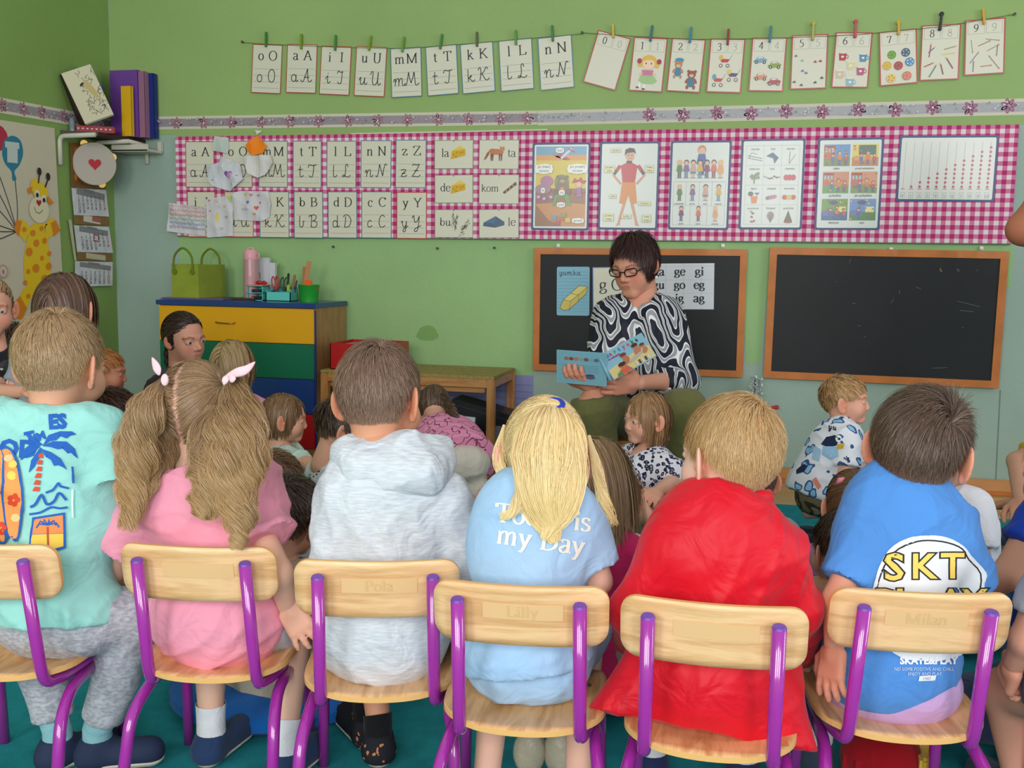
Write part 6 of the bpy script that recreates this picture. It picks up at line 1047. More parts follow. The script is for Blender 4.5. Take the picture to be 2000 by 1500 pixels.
        wv, fw = ti.get('wave', 0.), ti.get('freq', 5.); end = (.7+.3*R_.random(nn))[:, None]; tt = t[None, :]*end; cpx = np.stack([np.interp(tt, t, cp[:, i]) for i in range(3)], -1); Ax = np.stack([np.interp(tt, t, A[:, i]) for i in range(3)], -1); Bx = np.stack([np.interp(tt, t, B[:, i]) for i in range(3)], -1); pr = np.interp(tt, t, prof)
        ox = rr*np.cos(a)*(1-cl)+lr[lock]*np.cos(la[lock])*cl; oy = rr*np.sin(a)*(1-cl)+lr[lock]*np.sin(la[lock])*cl
        ph = lp_[lock][:, None]+.5*R_.normal(size=(nn, 1)); am = wv*np.clip(tt*2.2, 0, 1)
        S = cpx+Ax*(ox[:, None]*pr+am*np.sin(fw*6.28*tt+ph))[:, :, None]+Bx*(oy[:, None]*pr*fl_+am*.7*np.cos(fw*6.28*tt+ph))[:, :, None]
        V, Fq, C_ = ribbons(S, ti.get('wd', wd), cp.mean(0)-np.array(ti.get('flat', (0, 1, 0)))*-.3, scol(ti.get('col', col), nn, m, seed+3, var, ti.get('tip', tip), .75, hue), .5, seed+2, .35)
        VV.append(V); FF.append(Fq+off); CC.append(C_); off += len(V)
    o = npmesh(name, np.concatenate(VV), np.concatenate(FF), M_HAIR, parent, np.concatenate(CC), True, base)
    if label: o['label'] = label
    return o
# ---------------------------------------------------------------- hands
def hand_prims(w_, d, nrm, L, curl=.5, side=1, spread=.12, thumb=.6):
    """w_ wrist, d direction, nrm = back-of-hand normal; palm towards -nrm; side=+1 right hand"""
    w_, d, nrm = Vector(w_), Vector(d).normalized(), Vector(nrm); nrm = (nrm-d*nrm.dot(d)).normalized(); x = d.cross(nrm)*side; k = L/.12; P = []      # x = towards the thumb
    P.append(('uc', .008, w_, w_+d*.02*k, .016*k, .017*k))
    for i in range(4):
        o = (.021-.014*i)*k; a = w_+d*.015*k+x*o*.8; b = w_+d*.056*k+x*o; P.append(('uc', .008*k, a, b, .0105*k, .0098*k))
        ln = (.036, .041, .038, .030)[i]*k; c = b; ang = curl*.45; dirn = d+x*(spread*(1.2-i*.8)); r0 = (.0082, .0085, .0082, .0072)[i]*k
        for j, f in enumerate((.5, .3, .25)):
            ang += curl*(.35 if j else 0); v = (dirn.normalized()*math.cos(ang)-nrm*math.sin(ang)).normalized(); e = c+v*ln*f*1.05; P.append(('uc', .002*k, c, e, r0, r0*.9)); c = e; r0 *= .9; ang += curl*.35
    t0 = w_+d*.012*k+x*.014*k-nrm*.003*k; t1 = t0+(d*.55+x*.75-nrm*.35*thumb).normalized()*.03*k; t2 = t1+(d*.85+x*.35-nrm*.5*thumb).normalized()*.024*k; t3 = t2+(d*1-nrm*.55*thumb).normalized()*.02*k
    P += [('uc', .006*k, t0, t1, .0125*k, .0105*k), ('uc', .003*k, t1, t2, .0098*k, .009*k), ('uc', .003*k, t2, t3, .0088*k, .0072*k)]
    return [(a, b, tuple(c), tuple(e), f, g) for a, b, c, e, f, g in P]
# ---------------------------------------------------------------- people
SKINC = (226, 178, 152)
def clothmat(name, col, var=.06, vscale=5, bump=.25, bscale=900, **k): return mat(name, col, .85, var=var, vscale=vscale, bump=bump, bscale=bscale, spec=.2, sheen=.1, **{'wrk': .28, **k})
class Person: pass
def person(label, base, face, s=1., seat=.25, lean=.0, head=None, hh=.2, hk='kid', hyaw=None, hpitch=-5, hroll=0, J=None, skin=SKINC, shirt=None, pants=None, shoes=(40, 50, 70), socks=None, hands=(1, 1), h=.0065, arms='lap', legs='chair', side=0., handp=None, girth=1., eye=(90, 110, 130), seed=1, group=None, wr=.012, sleeve=.5, pantlen=1.6, neckr=.055, hem=None, fine=False, footdir=None, brow=None, eyesvis=True, hemN=None, shirtm=None, tl=1., sockl=.16):
    """base=(x,y) of the pelvis; face in degrees, 0 = towards +Y; all lengths for a child 1.1 m tall at s=1"""
    p = Person(); f = math.radians(face); Fw = Vector((-math.sin(f), math.cos(f), 0)); Rt = Vector((math.cos(f), math.sin(f), 0)); Up = Vector((0, 0, 1)); hipz = seat+.065*s
    up = (Up+Fw*lean+Rt*side).normalized()
    B = Vector((base[0], base[1], 0)); j = {'pel': B+Up*hipz}; j['neck'] = j['pel']+up*.305*s*tl; j['chest'] = j['pel']+up*.19*s*tl
    for i, q in ((-1, 'L'), (1, 'R')):
        j['sh'+q] = j['pel']+up*.262*s*tl+Rt*i*.112*s; j['hip'+q] = j['pel']+Rt*i*.055*s-Up*.01*s
        if legs == 'chair': j['kn'+q] = j['hip'+q]+Fw*.24*s+Rt*i*.035*s+Up*.01; j['an'+q] = Vector((j['kn'+q].x, j['kn'+q].y, .055))+Fw*.02
        elif legs == 'cross': j['kn'+q] = Vector((*(j['hip'+q]+Fw*.17*s+Rt*i*.14*s).xy, .09*s)); j['an'+q] = Vector((*(B+Fw*.22*s-Rt*i*.06*s).xy, .045*s))
        elif legs == 'stretch': j['kn'+q] = Vector((*(j['hip'+q]+Fw*.2*s+Rt*i*.06).xy, .11*s)); j['an'+q] = Vector((*(j['hip'+q]+Fw*.38*s+Rt*i*.07).xy, .045*s))
        elif legs == 'kneel': j['kn'+q] = Vector((*(j['hip'+q]+Fw*.17*s+Rt*i*.03).xy, .05*s)); j['an'+q] = Vector((*(B-Fw*.06*s+Rt*i*.05*s).xy, .04*s))
        elif legs == 'stand': j['kn'+q] = j['hip'+q]-Up*(hipz*.47); j['an'+q] = Vector((j['hip'+q].x, j['hip'+q].y, .06))
        if arms == 'lap': j['el'+q] = j['sh'+q]-Up*.15*s+Rt*i*.03*s+Fw*.03*s; j['wr'+q] = j['el'+q]+Fw*.12*s-Rt*i*.05*s-Up*.03*s
        elif arms == 'down': j['el'+q] = j['sh'+q]-Up*.16*s+Rt*i*.04*s-Fw*.01; j['wr'+q] = j['el'+q]-Up*.13*s+Rt*i*.01+Fw*.06*s
    if J: j.update({k: Vector(v) for k, v in J.items()})
    up = (j['neck']-j['pel']).normalized(); rt = (j['shR']-j['shL']).normalized(); fw = up.cross(rt).normalized(); rt = fw.cross(up); R_ = np.array([[rt.x, fw.x, up.x], [rt.y, fw.y, up.y], [rt.z, fw.z, up.z]])
    hc = Vector(head) if head is not None else j['neck']+up*.05*s+Up*hh*.46+Fw*.015; M = headM(hc, hh, face if hyaw is None else hyaw, hpitch, hroll); p.M = M; p.j = j; p.base = Vector((base[0], base[1], 0))
    root = thing('person', label, 'person', loc=p.base, group=group); p.root = root
    T = lambda v: tuple(v); g = girth; body = []; cl = s
    chest = j['chest']
    tor = [('ue', 0, T(j['pel']+up*.01), (.105*s*g, .075*s*g, .09*s), R_), ('ue', .06*s, T(chest), (.107*s*g, .064*s*g, .125*s*tl), R_), ('uc', .05*s, T(j['shL']*.8+j['shR']*.2), T(j['shR']*.8+j['shL']*.2), .044*s, .044*s), ('uc', .05*s, T(j['pel']+up*.05*s), T(j['neck']-up*.06*s), (.06*s*g), (.055*s*g))]
    arm = []; leg = []
    for q in 'LR':
        arm += [('uc', .02*s, T(j['sh'+q]), T(j['el'+q]), .033*s, .026*s), ('uc', .012*s, T(j['el'+q]), T(j['wr'+q]), .026*s, .0185*s)]
        leg += [('uc', .03*s, T(j['hip'+q]), T(j['kn'+q]), .06*s*g, .041*s), ('uc', .015*s, T(j['kn'+q]), T(j['an'+q]), .04*s, .025*s)]
    body = [(a[0], a[1], *a[2:]) for a in tor]
    body = [('ue', 0, tor[0][2], tuple(x-.012*s for x in tor[0][3]), R_), ('ue', .06*s, tor[1][2], tuple(x-.012*s for x in tor[1][3]), R_), ('uc', .04*s, tor[2][2], tor[2][3], .034*s, .034*s), ('uc', .04*s, tor[3][2], tor[3][3], .052*s, .048*s)]+arm+leg
    hb = M @ Vector((0, -.11, -.45)); nk = .2*hh if hk == 'kid' else .235*hh
    body += [('uc', .03*s, T(j['neck']-up*.04*s), T(hb), nk*1.12, nk)]
    V, Q = meshify(body, h); parts = [(V, Q, np.tile(np.array(lin(skin)), (len(V), 1)))]
    HV, HQ, Hc = head_mesh(hk); parts.append((ap(M, HV), HQ, Hc*np.array(lin(skin))))
    handp = handp or {}
    for i, q in ((-1, 'L'), (1, 'R')):
        if not hands[0 if q == 'L' else 1]: continue
        hp = dict(d=(j['wr'+q]-j['el'+q]), nrm=Up+Rt*i*.4, curl=.6); hp.update(handp.get(q, {})); P = hand_prims(j['wr'+q], hp['d'], hp['nrm'], hp.get('L', .115*s), hp['curl'], side=hp.get('side', -i), spread=hp.get('spread', .12), thumb=hp.get('thumb', .6)); V, Q = meshify(P, hp.get('h', .004), .012); parts.append((V, Q, np.tile(np.array(lin(skin))*np.array((1.02, .93, .9)), (len(V), 1))))
    off = 0; VV, QQ, CC = [], [], []
    for V, Q, c in parts: VV.append(V); QQ.append(Q+off); CC.append(c); off += len(V)
    p.body = npmesh('body', np.concatenate(VV), np.concatenate(QQ), M_SKIN, root, np.concatenate(CC).clip(0, 1), True, p.base)
    if hk != 'down' and eyesvis:
        for i in (-1, 1):
            u = np.linspace(0, 2*np.pi, 18, endpoint=False); v = np.linspace(0, np.pi*.5, 12); Vv = [(math.cos(a)*math.sin(b), math.cos(b), math.sin(a)*math.sin(b)) for b in v for a in u]; c = []
            for b in v:
                for a in u: c.append(lin((20, 18, 20)) if b < .2 else (lin(eye) if b < .46 else lin((206, 200, 196))))
            Fq = [(k*18+l, k*18+(l+1) % 18, (k+1)*18+(l+1) % 18, (k+1)*18+l) for k in range(11) for l in range(18)]
            npmesh('eye', ap(M, np.array((i*.15, .318, -.002))+np.array(Vv)*.061), np.array(Fq), mat('eye_gloss', (255, 255, 255), .1) if False else M_EYE, root, np.array(c), True, p.base)
    # pants
    if pants:
        e = .009*s; cov = .007 if shirt and shirt.get('hem', 0) < .01 else 0; t = [('ue', 0, T(j['pel']+up*.0), (.11*s*g-cov, .072*s*g-cov*.5, .08*s), R_)]
        for q in 'LR':
            t += [('uc', .04*s, T(j['hip'+q]), T(j['kn'+q]), .058*s*g, .045*s+e*pants.get('loose', 1.2))]
            if pantlen > 1: k = min(1, pantlen-1); t += [('uk', .02*s, T(j['kn'+q]), T(j['kn'+q].lerp(j['an'+q], k)), .044*s+e*pants.get('loose', 1.2), .03*s+e*pants.get('loose', 1.2))]
        if pantlen <= 1:
            t = t[:1]
            for q in 'LR': t += [('uk', .04*s, T(j['hip'+q]), T(j['hip'+q].lerp(j['kn'+q], pantlen)), .058*s*g, .056*s+e)]
        t += [('kp', 0, T(j['pel']+up*.075*s), T(up))]; V, Q = meshify(t, h); N = vnormals(V, Q); V = V+N*(folds(V, seed+50)*wr*.35)[:, None]; p.pants = npmesh('trousers' if pantlen > 1 else 'shorts', V, Q, pants['m'], root, None, True, p.base)
        if pants.get('label'): p.pants['label'] = pants['label']
    # shirt
    if shirt:
        e = shirt.get('loose', .008)*s; t = [('ue', 0, T(j['pel']+up*.005), (.118*s*g+e, .088*s*g+e, .115*s), R_), ('ue', .07*s, T(chest), (.112*s*g+e, .068*s*g+e, .13*s*tl), R_), ('uc', .05*s, T(j['shL']*.82+j['shR']*.18), T(j['shR']*.82+j['shL']*.18), .048*s+e*.4, .048*s+e*.4), ('uc', .05*s, T(j['pel']+up*.03*s), T(j['neck']-up*.07*s), .064*s*g+e, .058*s*g+e)]
        t += [(a[0], a[1], *a[2:]) for a in shirt.get('extra', [])]
        hz = shirt.get('hem', .0); hn = Vector(shirt.get('hemN', -up)).normalized(); t += [('kp', .003, T(j['pel']+up*hz), T(hn))]
        if 'hem2' in shirt: t += [('kp', .003, *shirt['hem2'])]
        for q in 'LR':
            sl = shirt.get('sleeve', sleeve); a, b, c = j['sh'+q], j['el'+q], j['wr'+q]; wd_ = shirt.get('sw', .045)*s
            if sl <= 1: t += [('uk', .025*s, T(a), T(a.lerp(b, sl)), .042*s, wd_)]
            else: t += [('uc', .025*s, T(a), T(b), .044*s, .04*s), ('uk', .02*s, T(b), T(b.lerp(c, sl-1)), .04*s, .032*s)]
        nr_ = shirt.get('neckr', .043)*s; cN = j['neck']+up*.03*s+fw*.02*s; nz = shirt.get('neckdrop', .0); t += [('sc', .008, T(cN-up*(.02+nz)*s), T(hb+up*.03), nr_, nr_*1.05)]
        if 'cut' in shirt: t += shirt['cut']
        V, Q = meshify(t, shirt.get('h', h)); N = vnormals(V, Q); V = V+N*(folds(V, seed, shirt.get('ff', 26.), 6)*shirt.get('wr', wr)*.62)[:, None]; p.shirtV, p.shirtQ = V, Q
        p.shirt = npmesh(shirt.get('name', 't_shirt'), V, Q, shirt['m'], root, None, True, p.base)
        if shirt.get('label'): p.shirt['label'] = shirt['label']
    # shoes and socks
    for q in 'LR':
        if shoes is None: break
        a = j['an'+q]; fd = Vector(footdir[q]) if footdir else Fw; fd = Vector((fd.x, fd.y, 0)).normalized(); heel = Vector((a.x, a.y, .03*s))-fd*.012*s; toe = heel+fd*.115*s
        if legs in ('cross', 'kneel') and not footdir: toe = heel+(Rt*(-1 if q == 'R' else 1)*.6+Fw*.5 if legs == 'cross' else -Fw).normalized()*.1*s
        V, Q = meshify([('uc', 0, T(heel), T(toe), .031*s, .03*s), ('uc', .02, T(heel), T(Vector((a.x, a.y, .062*s))), .031*s, .031*s), ('kp', .003, (0, 0, .012*s), (0, 0, -1)), ('kp', .002, (0, 0, .068*s), (0, 0, 1))], h*.8, .02); o_ = npmesh('shoe', V, Q, shoes if not isinstance(shoes, tuple) else clothmat('shoe_%d_%d_%d' % shoes, shoes), root, None, True, p.base)
        V, Q = meshify([('uc', 0, T(heel), T(toe), .0335*s, .0325*s), ('kp', .001, (0, 0, .016*s), (0, 0, 1)), ('kp', .001, (0, 0, .001), (0, 0, -1))], h*.7, .02); npmesh('shoe_sole', V, Q, mat('shoe_sole', (214, 206, 190), .6), o_, None, True, p.base)
        if socks: up_ = a+(j['kn'+q]-a)*sockl; v, f_ = tube_np([T(Vector((a.x, a.y, .05*s))), T(a), T(up_)], [.03*s, .0295*s, .031*s], 18, False); npmesh('sock', v, f_, socks if not isinstance(socks, tuple) else clothmat('sock_%d_%d_%d' % socks, socks), root, None, True, p.base)
    return p
M_EYE = attrmat('eyeball', .12, .5)
def project(p, items, name, off=.0006, mesh=None):
    """lay flat print, given as photo-pixel shapes, on the cloth of person p (all real geometry on the cloth surface)"""
    V0, Q0 = mesh or (p.shirtV, p.shirtQ); bvh = BVHTree.FromPolygons([Vector(v) for v in V0], [tuple(int(i) for i in q) for q in Q0]); AV, AF, AC = [], [], []; layer = 0
    for V, Fc, col in items:
        layer += 1; bm = bmesh.new(); vs = [bm.verts.new((a, b, 0)) for a, b in V]
        for f in Fc:
            try: bm.faces.new([vs[i] for i in f])
            except Exception: pass
        xs = [v.co.x for v in bm.verts]; ys = [v.co.y for v in bm.verts]; stp = 6.
        for ax, lo, hi in (((1, 0, 0), min(xs), max(xs)), ((0, 1, 0), min(ys), max(ys))):
            k = math.floor(lo/stp)+1
            while k*stp < hi: bmesh.ops.bisect_plane(bm, geom=bm.verts[:]+bm.edges[:]+bm.faces[:], plane_co=(ax[0]*k*stp, ax[1]*k*stp, 0), plane_no=ax); k += 1
        bmesh.ops.triangulate(bm, faces=bm.faces); bm.verts.index_update(); co = []; hit = []
        for v in bm.verts:
            r = ray(v.co.x, v.co.y).normalized(); loc, nrm, i, d = bvh.ray_cast(CAM, r)
            if loc is None: co.append((0, 0, 0)); hit.append(False)
            else: nrm = nrm if nrm.dot(r) < 0 else -nrm; co.append(tuple(loc+nrm*(off+.0009+layer*.00009)-r*.0003)); hit.append(nrm.dot(-r) > .12)
        n = len(AV)
        for f in bm.faces:
            ix = [v.index for v in f.verts]
            if all(hit[i] for i in ix):
                q = [Vector(co[i]) for i in ix]
                if max((q[0]-q[1]).length, (q[1]-q[2]).length, (q[0]-q[2]).length) < .045: AF.append(tuple(n+i for i in ix))
        AV += co; AC += [lin(col)]*len(co); bm.free()
    if not AF: return
    return npmesh(name, AV, AF, M_INK, p.shirt, np.array(AC), True, p.base)
def tx(t, x, y, size, col, style='b', rot=0, sx=1., arc=0, **k):
    """text in photo pixels; (x, y) = left end of the base line"""
    V, Fc, w_ = glyphs(t, size, style, **k) if style in ('ser', 'cur') else btext(t, size, **k); c, s = math.cos(math.radians(rot)), math.sin(math.radians(rot))
    return ([(x+a*sx*c+b*s, y+a*sx*s-b*c) for a, b in V], Fc, col)
def px(pts, col, smooth=0, close=True):
    if smooth: pts = [tuple(q) for q in smooth_path(pts, smooth, close)]
    return (pts, [tuple(range(len(pts)))], col)
def pl(pts, w_, col, smooth=0):
    if smooth: pts = smooth_path(pts, smooth)
    V, Fc = _rib(pts, lambda t: w_); return (V, Fc, col)
def pe(cx, cy, rx, ry, col, n=14): return px([(cx+rx*math.cos(i*2*math.pi/n), cy+ry*math.sin(i*2*math.pi/n)) for i in range(n)], col)
# ---------------------------------------------------------------- the six children on the chairs
import time as _t
def cb(i, x, y): v = chM(i) @ Vector((x, y, 0)); return (v.x, v.y)
def mel(name, c1, c2, sc_=(6, 6, 60), bump=.2):                    # melange jersey
    m = mat(name, c1, .9, bump=bump, bscale=700, spec=.15, sheen=.1, wrk=.35); nt = m.node_tree; tc = nt.nodes.new('ShaderNodeTexCoord'); mp = nt.nodes.new('ShaderNodeMapping'); mp.inputs['Scale'].default_value = sc_; n = nt.nodes.new('ShaderNodeTexNoise'); n.inputs['Scale'].default_value = 5; n.inputs['Detail'].default_value = 4
    r = nt.nodes.new('ShaderNodeMixRGB'); r.inputs[1].default_value = lin(c1)+(1,); r.inputs[2].default_value = lin(c2)+(1,); nt.links.new(tc.outputs['Object'], mp.inputs[0]); nt.links.new(mp.outputs[0], n.inputs['Vector']); q = nt.nodes.new('ShaderNodeValToRGB'); q.color_ramp.elements[0].position = .38; q.color_ramp.elements[1].position = .62; nt.links.new(n.outputs['Fac'], q.inputs[0]); nt.links.new(q.outputs[0], r.inputs[0]); nt.links.new(r.outputs[0], nt.nodes['Principled BSDF'].inputs['Base Color']); return m
HOOD = mel('hoodie_melange', (218, 224, 232), (200, 207, 217), (10, 10, 80)); SWEAT = mel('grey_sweat', (190, 192, 200), (158, 160, 170), (20, 20, 40))
MINT = clothmat('mint_cotton', (158, 222, 214)); PINK = clothmat('pink_cotton', (244, 160, 184)); LBL = clothmat('light_blue_cotton', (168, 204, 240)); REDJ = mat('red_jersey', (214, 0, 32), .5, bump=.15, bscale=1200, spec=.35, sheen=.1, wrk=.35); BLUT = clothmat('blue_cotton', (84, 146, 222))
BD = math.degrees
# 1 -- mint shirt boy
b = cb(0, .06, .155)
p1 = person('person in a mint t-shirt with blue palm print, leftmost of the chair row', b, 2, .9, SEATZ, lean=.08, tl=1.16, head=pt(120, 716, 1.860), hh=.194, hyaw=0, hpitch=-8, skin=(222, 166, 138), seed=11, h=.0055, girth=1.08,
    shirt=dict(m=MINT, sleeve=.62, sw=.062, hem=.0, loose=.008, wr=.016), pants=dict(m=SWEAT, loose=1.3), pantlen=1.9, shoes=(36, 48, 78), socks=(140, 190, 200), footdir={'L': (.5, .9, 0), 'R': (1, .45, 0)},
    J={'knR': zp(268, 1200, .3), 'anR': zp(190, 1425, .075), 'knL': zp(50, 1190, .3), 'anL': zp(112, 1425, .075), 'shR': pt(212, 838, 1.820), 'shL': pt(-8, 832, 1.800), 'elL': pt(-50, 985, 1.8), 'wrL': pt(-20, 1120, 1.92), 'elR': pt(236, 985, 1.840), 'wrR': pt(262, 1120, 1.940)})
hair(p1.root, p1.base, p1.M, 'short', (168, 134, 98), 19000, .00075, 3, .15, -.27, whorl=(.06, -.2, .47), hue=(206, 176, 134), tip=(192, 160, 118))
BL_ = (44, 102, 190); OR_ = (244, 160, 90)
it = [tx('OD', -2, 890, 47, BL_, bold=2.2, rot=3), tx('T', 52, 866, 30, BL_, bold=1.8, rot=-12), tx('IM', 70, 864, 22, BL_, bold=1.2, rot=-22), tx('ES', 96, 837, 36, BL_, bold=2.2, rot=-4)]
it += [px([(83, 872), (95, 850), (118, 842), (140, 842), (150, 848), (138, 850), (130, 856), (118, 852), (110, 860), (98, 862)], BL_), px([(83, 872), (104, 862), (130, 862), (146, 876), (152, 896), (144, 890), (138, 884), (132, 886), (122, 876), (112, 878), (100, 874)], BL_), px([(80, 876), (100, 884), (118, 896), (131, 918), (122, 912), (114, 908), (106, 910), (100, 898), (90, 892)], BL_), px([(80, 874), (72, 886), (62, 900), (57, 924), (68, 912), (74, 900), (84, 886)], BL_), px([(80, 872), (60, 868), (46, 880), (41, 900), (52, 892), (58, 888), (66, 884)], BL_), px([(84, 870), (70, 856), (54, 846), (52, 852), (64, 862), (74, 872)], BL_)]
for k in range(6): it.append(px([(79-k*2, 885+k*13), (85-k*1.2, 886+k*13), (84-k*1.4, 895+k*13), (75-k*2.2, 894+k*13)], (214, 84, 66)))
it += [pl([(90, 962), (104, 956), (114, 944), (118, 950), (134, 954)], 4, BL_, 4), pl([(60, 990), (70, 984), (82, 966), (92, 984), (106, 978), (116, 962), (130, 976)], 5, BL_, 4), pl([(58, 1004), (80, 1000), (100, 990), (116, 992), (132, 990)], 4, BL_, 4), pl([(140, 912), (143, 944)], 4, BL_), pl([(141, 956), (142, 1010)], 4, (226, 240, 240))]
it += [px([(64, 1010), (127, 1000), (129, 1070), (100, 1080), (58, 1070)], BL_), px([(68, 1014), (123, 1005), (124, 1040), (64, 1042)], (250, 150, 90)), px([(64, 1043), (124, 1041), (124, 1066), (98, 1074), (62, 1066)], (246, 208, 90))]
for a in range(6): it.append(pl([(94, 1024), (94+17*math.cos(a*.6+3.1), 1022+9*math.sin(a*.6+3.1)), (94+22*math.cos(a*.6+3.1), 1030+7*math.sin(a*.6+3.1))], 3.4, BL_))
it += [pl([(94, 1028), (95, 1066)], 4, (190, 90, 60))]
it += [px([(-14, 870), (22, 874), (40, 910), (48, 980), (42, 1040), (34, 1056), (22, 1046), (10, 1062), (-10, 1050), (-30, 980), (-26, 900)], BL_, 3), px([(-12, 876), (4, 876), (8, 900), (6, 960), (14, 1044), (6, 1056), (-10, 1046), (-26, 980), (-22, 900)], OR_, 3), px([(8, 878), (22, 880), (36, 912), (44, 980), (38, 1040), (32, 1050), (20, 1040), (12, 980), (12, 900)], OR_, 3)]
for x, y, c in ((28, 908, (246, 214, 100)), (26, 930, (246, 214, 100)), (34, 1010, (236, 210, 150)), (20, 895, (226, 200, 150))): it.append(pe(x, y, 9, 8, c))
for x, y, r_ in ((30, 975, 13), (6, 1030, 12), (-8, 920, 11)): it += [pe(x+r_*.55*math.cos(a), y+r_*.6*math.sin(a), r_*.42, r_*.42, (222, 78, 50), 9) for a in (0, 1.26, 2.5, 3.8, 5)]
project(p1, it, 'shirt_print')
# 2 -- girl in pink
b = cb(1, -.01, .155)
p2 = person('person in a pink t-shirt with long wavy pigtails and pink bows', b, -6, .9, SEATZ, lean=.05, tl=1.12, head=pt(388, 812, 1.840), hh=.192, hyaw=14, hpitch=-6, hroll=-4, skin=(232, 184, 160), seed=21, h=.0055,
    shirt=dict(m=PINK, sleeve=.55, sw=.07, hem=-.085, loose=.022, wr=.017, neckr=.062, neckdrop=.035, ff=22), pants=dict(m=clothmat('grey_jersey_short', (168, 170, 180))), pantlen=.85, shoes=(40, 62, 100), socks=(226, 226, 232), footdir={'L': (.1, 1, 0), 'R': (.15, 1, 0)},
    handp={'R': dict(d=tuple(pt(592, 1232, 1.79)-pt(560, 1182, 1.80)), curl=.35, nrm=tuple(-cf), spread=.3)}, J={'shL': pt(282, 985, 1.810), 'shR': pt(478, 985, 1.810), 'elR': pt(545, 1120, 1.76), 'wrR': pt(560, 1182, 1.80), 'elL': pt(222, 1110, 1.890), 'wrL': pt(260, 1190, 2.030), 'knR': zp(578, 1205, .29), 'anR': zp(556, 1440, .085), 'knL': zp(410, 1200, .29), 'anL': zp(412, 1405, .085)})
cp_ = lambda L: [tuple(pt(*q)) for q in L]
WV = dict(wave=.011, freq=3.2, n=4200, locks=26, clump=.72, wd=.0008, tip=(206, 166, 112), flat=tuple(-cf))
hair(p2.root, p2.base, p2.M, 'tied', (142, 112, 82), 13000, .0008, 23, tie=[(-.36, -.22, .3), (.34, -.24, .32)], part=-.06, hue=(186, 152, 110), ears=False, nape=-.34, tails=[
    dict(path=cp_([(322, 742, 1.780), (290, 790, 1.740), (272, 860, 1.740), (262, 930, 1.740), (255, 1000, 1.720)]), r=[.012, .038, .05, .04, .018], **WV),
    dict(path=cp_([(306, 800, 1.760), (318, 850, 1.780), (300, 900, 1.780), (268, 960, 1.740), (248, 1040, 1.720)]), r=[.02, .036, .034, .022, .01], **{**WV, 'n': 1800}),
    dict(path=cp_([(452, 738, 1.780), (462, 800, 1.720), (462, 870, 1.690), (455, 950, 1.680), (470, 1040, 1.665)]), r=[.013, .045, .06, .05, .012], **{**WV, 'n': 5600}),
    dict(path=cp_([(430, 800, 1.740), (400, 870, 1.710), (410, 930, 1.690), (400, 985, 1.680), (385, 1010, 1.670)]), r=[.03, .045, .04, .03, .01], **{**WV, 'n': 2400}),
    dict(path=cp_([(470, 930, 1.690), (480, 990, 1.670), (468, 1040, 1.660), (462, 1075, 1.660)]), r=[.03, .025, .014, .006], **{**WV, 'n': 600})])
BOW = mat('pale_pink_ribbon', (244, 206, 216), .7)
def bowleaf(pts, w_, nm='hair_bow'):
    P = np.array([tuple(pt(*q)) for q in pts]); P = smooth_path(P, 6); n = len(P); r = w_*np.sin(np.linspace(.25, math.pi-.15, n)); v, f = tube_np(P, r, 10); V = np.array(v); c = np.repeat(P, 10, 0); d = (V-c)@np.array(cf); V = V-np.outer(d*.7, np.array(cf)); return npmesh(nm, V, f, BOW, p2.root, None, True, p2.base)
bowleaf([(441, 735, 1.740), (462, 728, 1.730), (480, 722, 1.730), (498, 707, 1.740)], .0085); bowleaf([(444, 733, 1.740), (440, 742, 1.730), (437, 752, 1.730)], .006); bowleaf([(311, 733, 1.760), (306, 718, 1.760), (297, 698, 1.770)], .007); bowleaf([(318, 742, 1.745), (326, 742, 1.740)], .011, 'hair_tie'); bowleaf([(448, 738, 1.735), (460, 740, 1.730)], .008, 'hair_tie')
# 3 -- hoodie boy
b = cb(2, .0, .155); hl = chM(2)
p3 = person('person in a pale grey hooded sweatshirt with short brown hair', b, 8, .92, SEATZ, lean=.05, tl=1.22, head=pt(742, 781, 1.780), hh=.19, hyaw=-6, hpitch=-10, hroll=-3, skin=(214, 152, 120), seed=31, h=.0055,
    shirt=dict(m=HOOD, name='hooded_sweatshirt', sleeve=1.8, hem=-.075, loose=.014, wr=.013, neckr=.05, neckdrop=-.01, h=.0055), pants=dict(m=clothmat('dark_denim', (50, 56, 74))), pantlen=.95, shoes=clothmat('patterned_slipper', (34, 36, 44), .5, 90), socks=(20, 20, 24), sockl=.02, footdir={'L': (-.6, 1, 0), 'R': (-.75, .75, 0)},
    J={'shL': pt(672, 990, 1.740), 'shR': pt(880, 985, 1.760), 'elL': pt(640, 1120, 1.740), 'elR': pt(918, 1110, 1.780), 'wrR': pt(925, 1180, 1.920), 'wrL': pt(640, 1190, 1.920), 'anL': zp(738, 1400, .09), 'anR': zp(716, 1372, .09)})
hair(p3.root, p3.base, p3.M, 'short', (128, 100, 84), 20000, .00075, 33, .17, -.34, whorl=(.1, -.22, .46), hue=(164, 134, 112), lift=.3)
H_ = lambda x, y, d: tuple(pt(x, y, d)-cf*.012)
hd = [('uc', .03, H_(688, 892, 1.76), H_(790, 886, 1.745), .032, .034), ('uc', .03, H_(790, 886, 1.745), H_(868, 866, 1.78), .034, .013), ('uc', .03, H_(688, 892, 1.76), H_(668, 876, 1.80), .03, .013), ('uc', .03, H_(715, 912, 1.72), H_(830, 925, 1.71), .034, .036), ('uc', .03, H_(780, 935, 1.71), H_(858, 895, 1.75), .026, .028), ('sc', .015, tuple(pt(745, 860, 1.79)), tuple(pt(752, 780, 1.83)), .05, .055)]
V, Q = meshify(hd, .0045); V = V+vnormals(V, Q)*(folds(V, 5, 24)*.009)[:, None]; npmesh('hood', V, Q, HOOD, p3.shirt, None, True, p3.base)
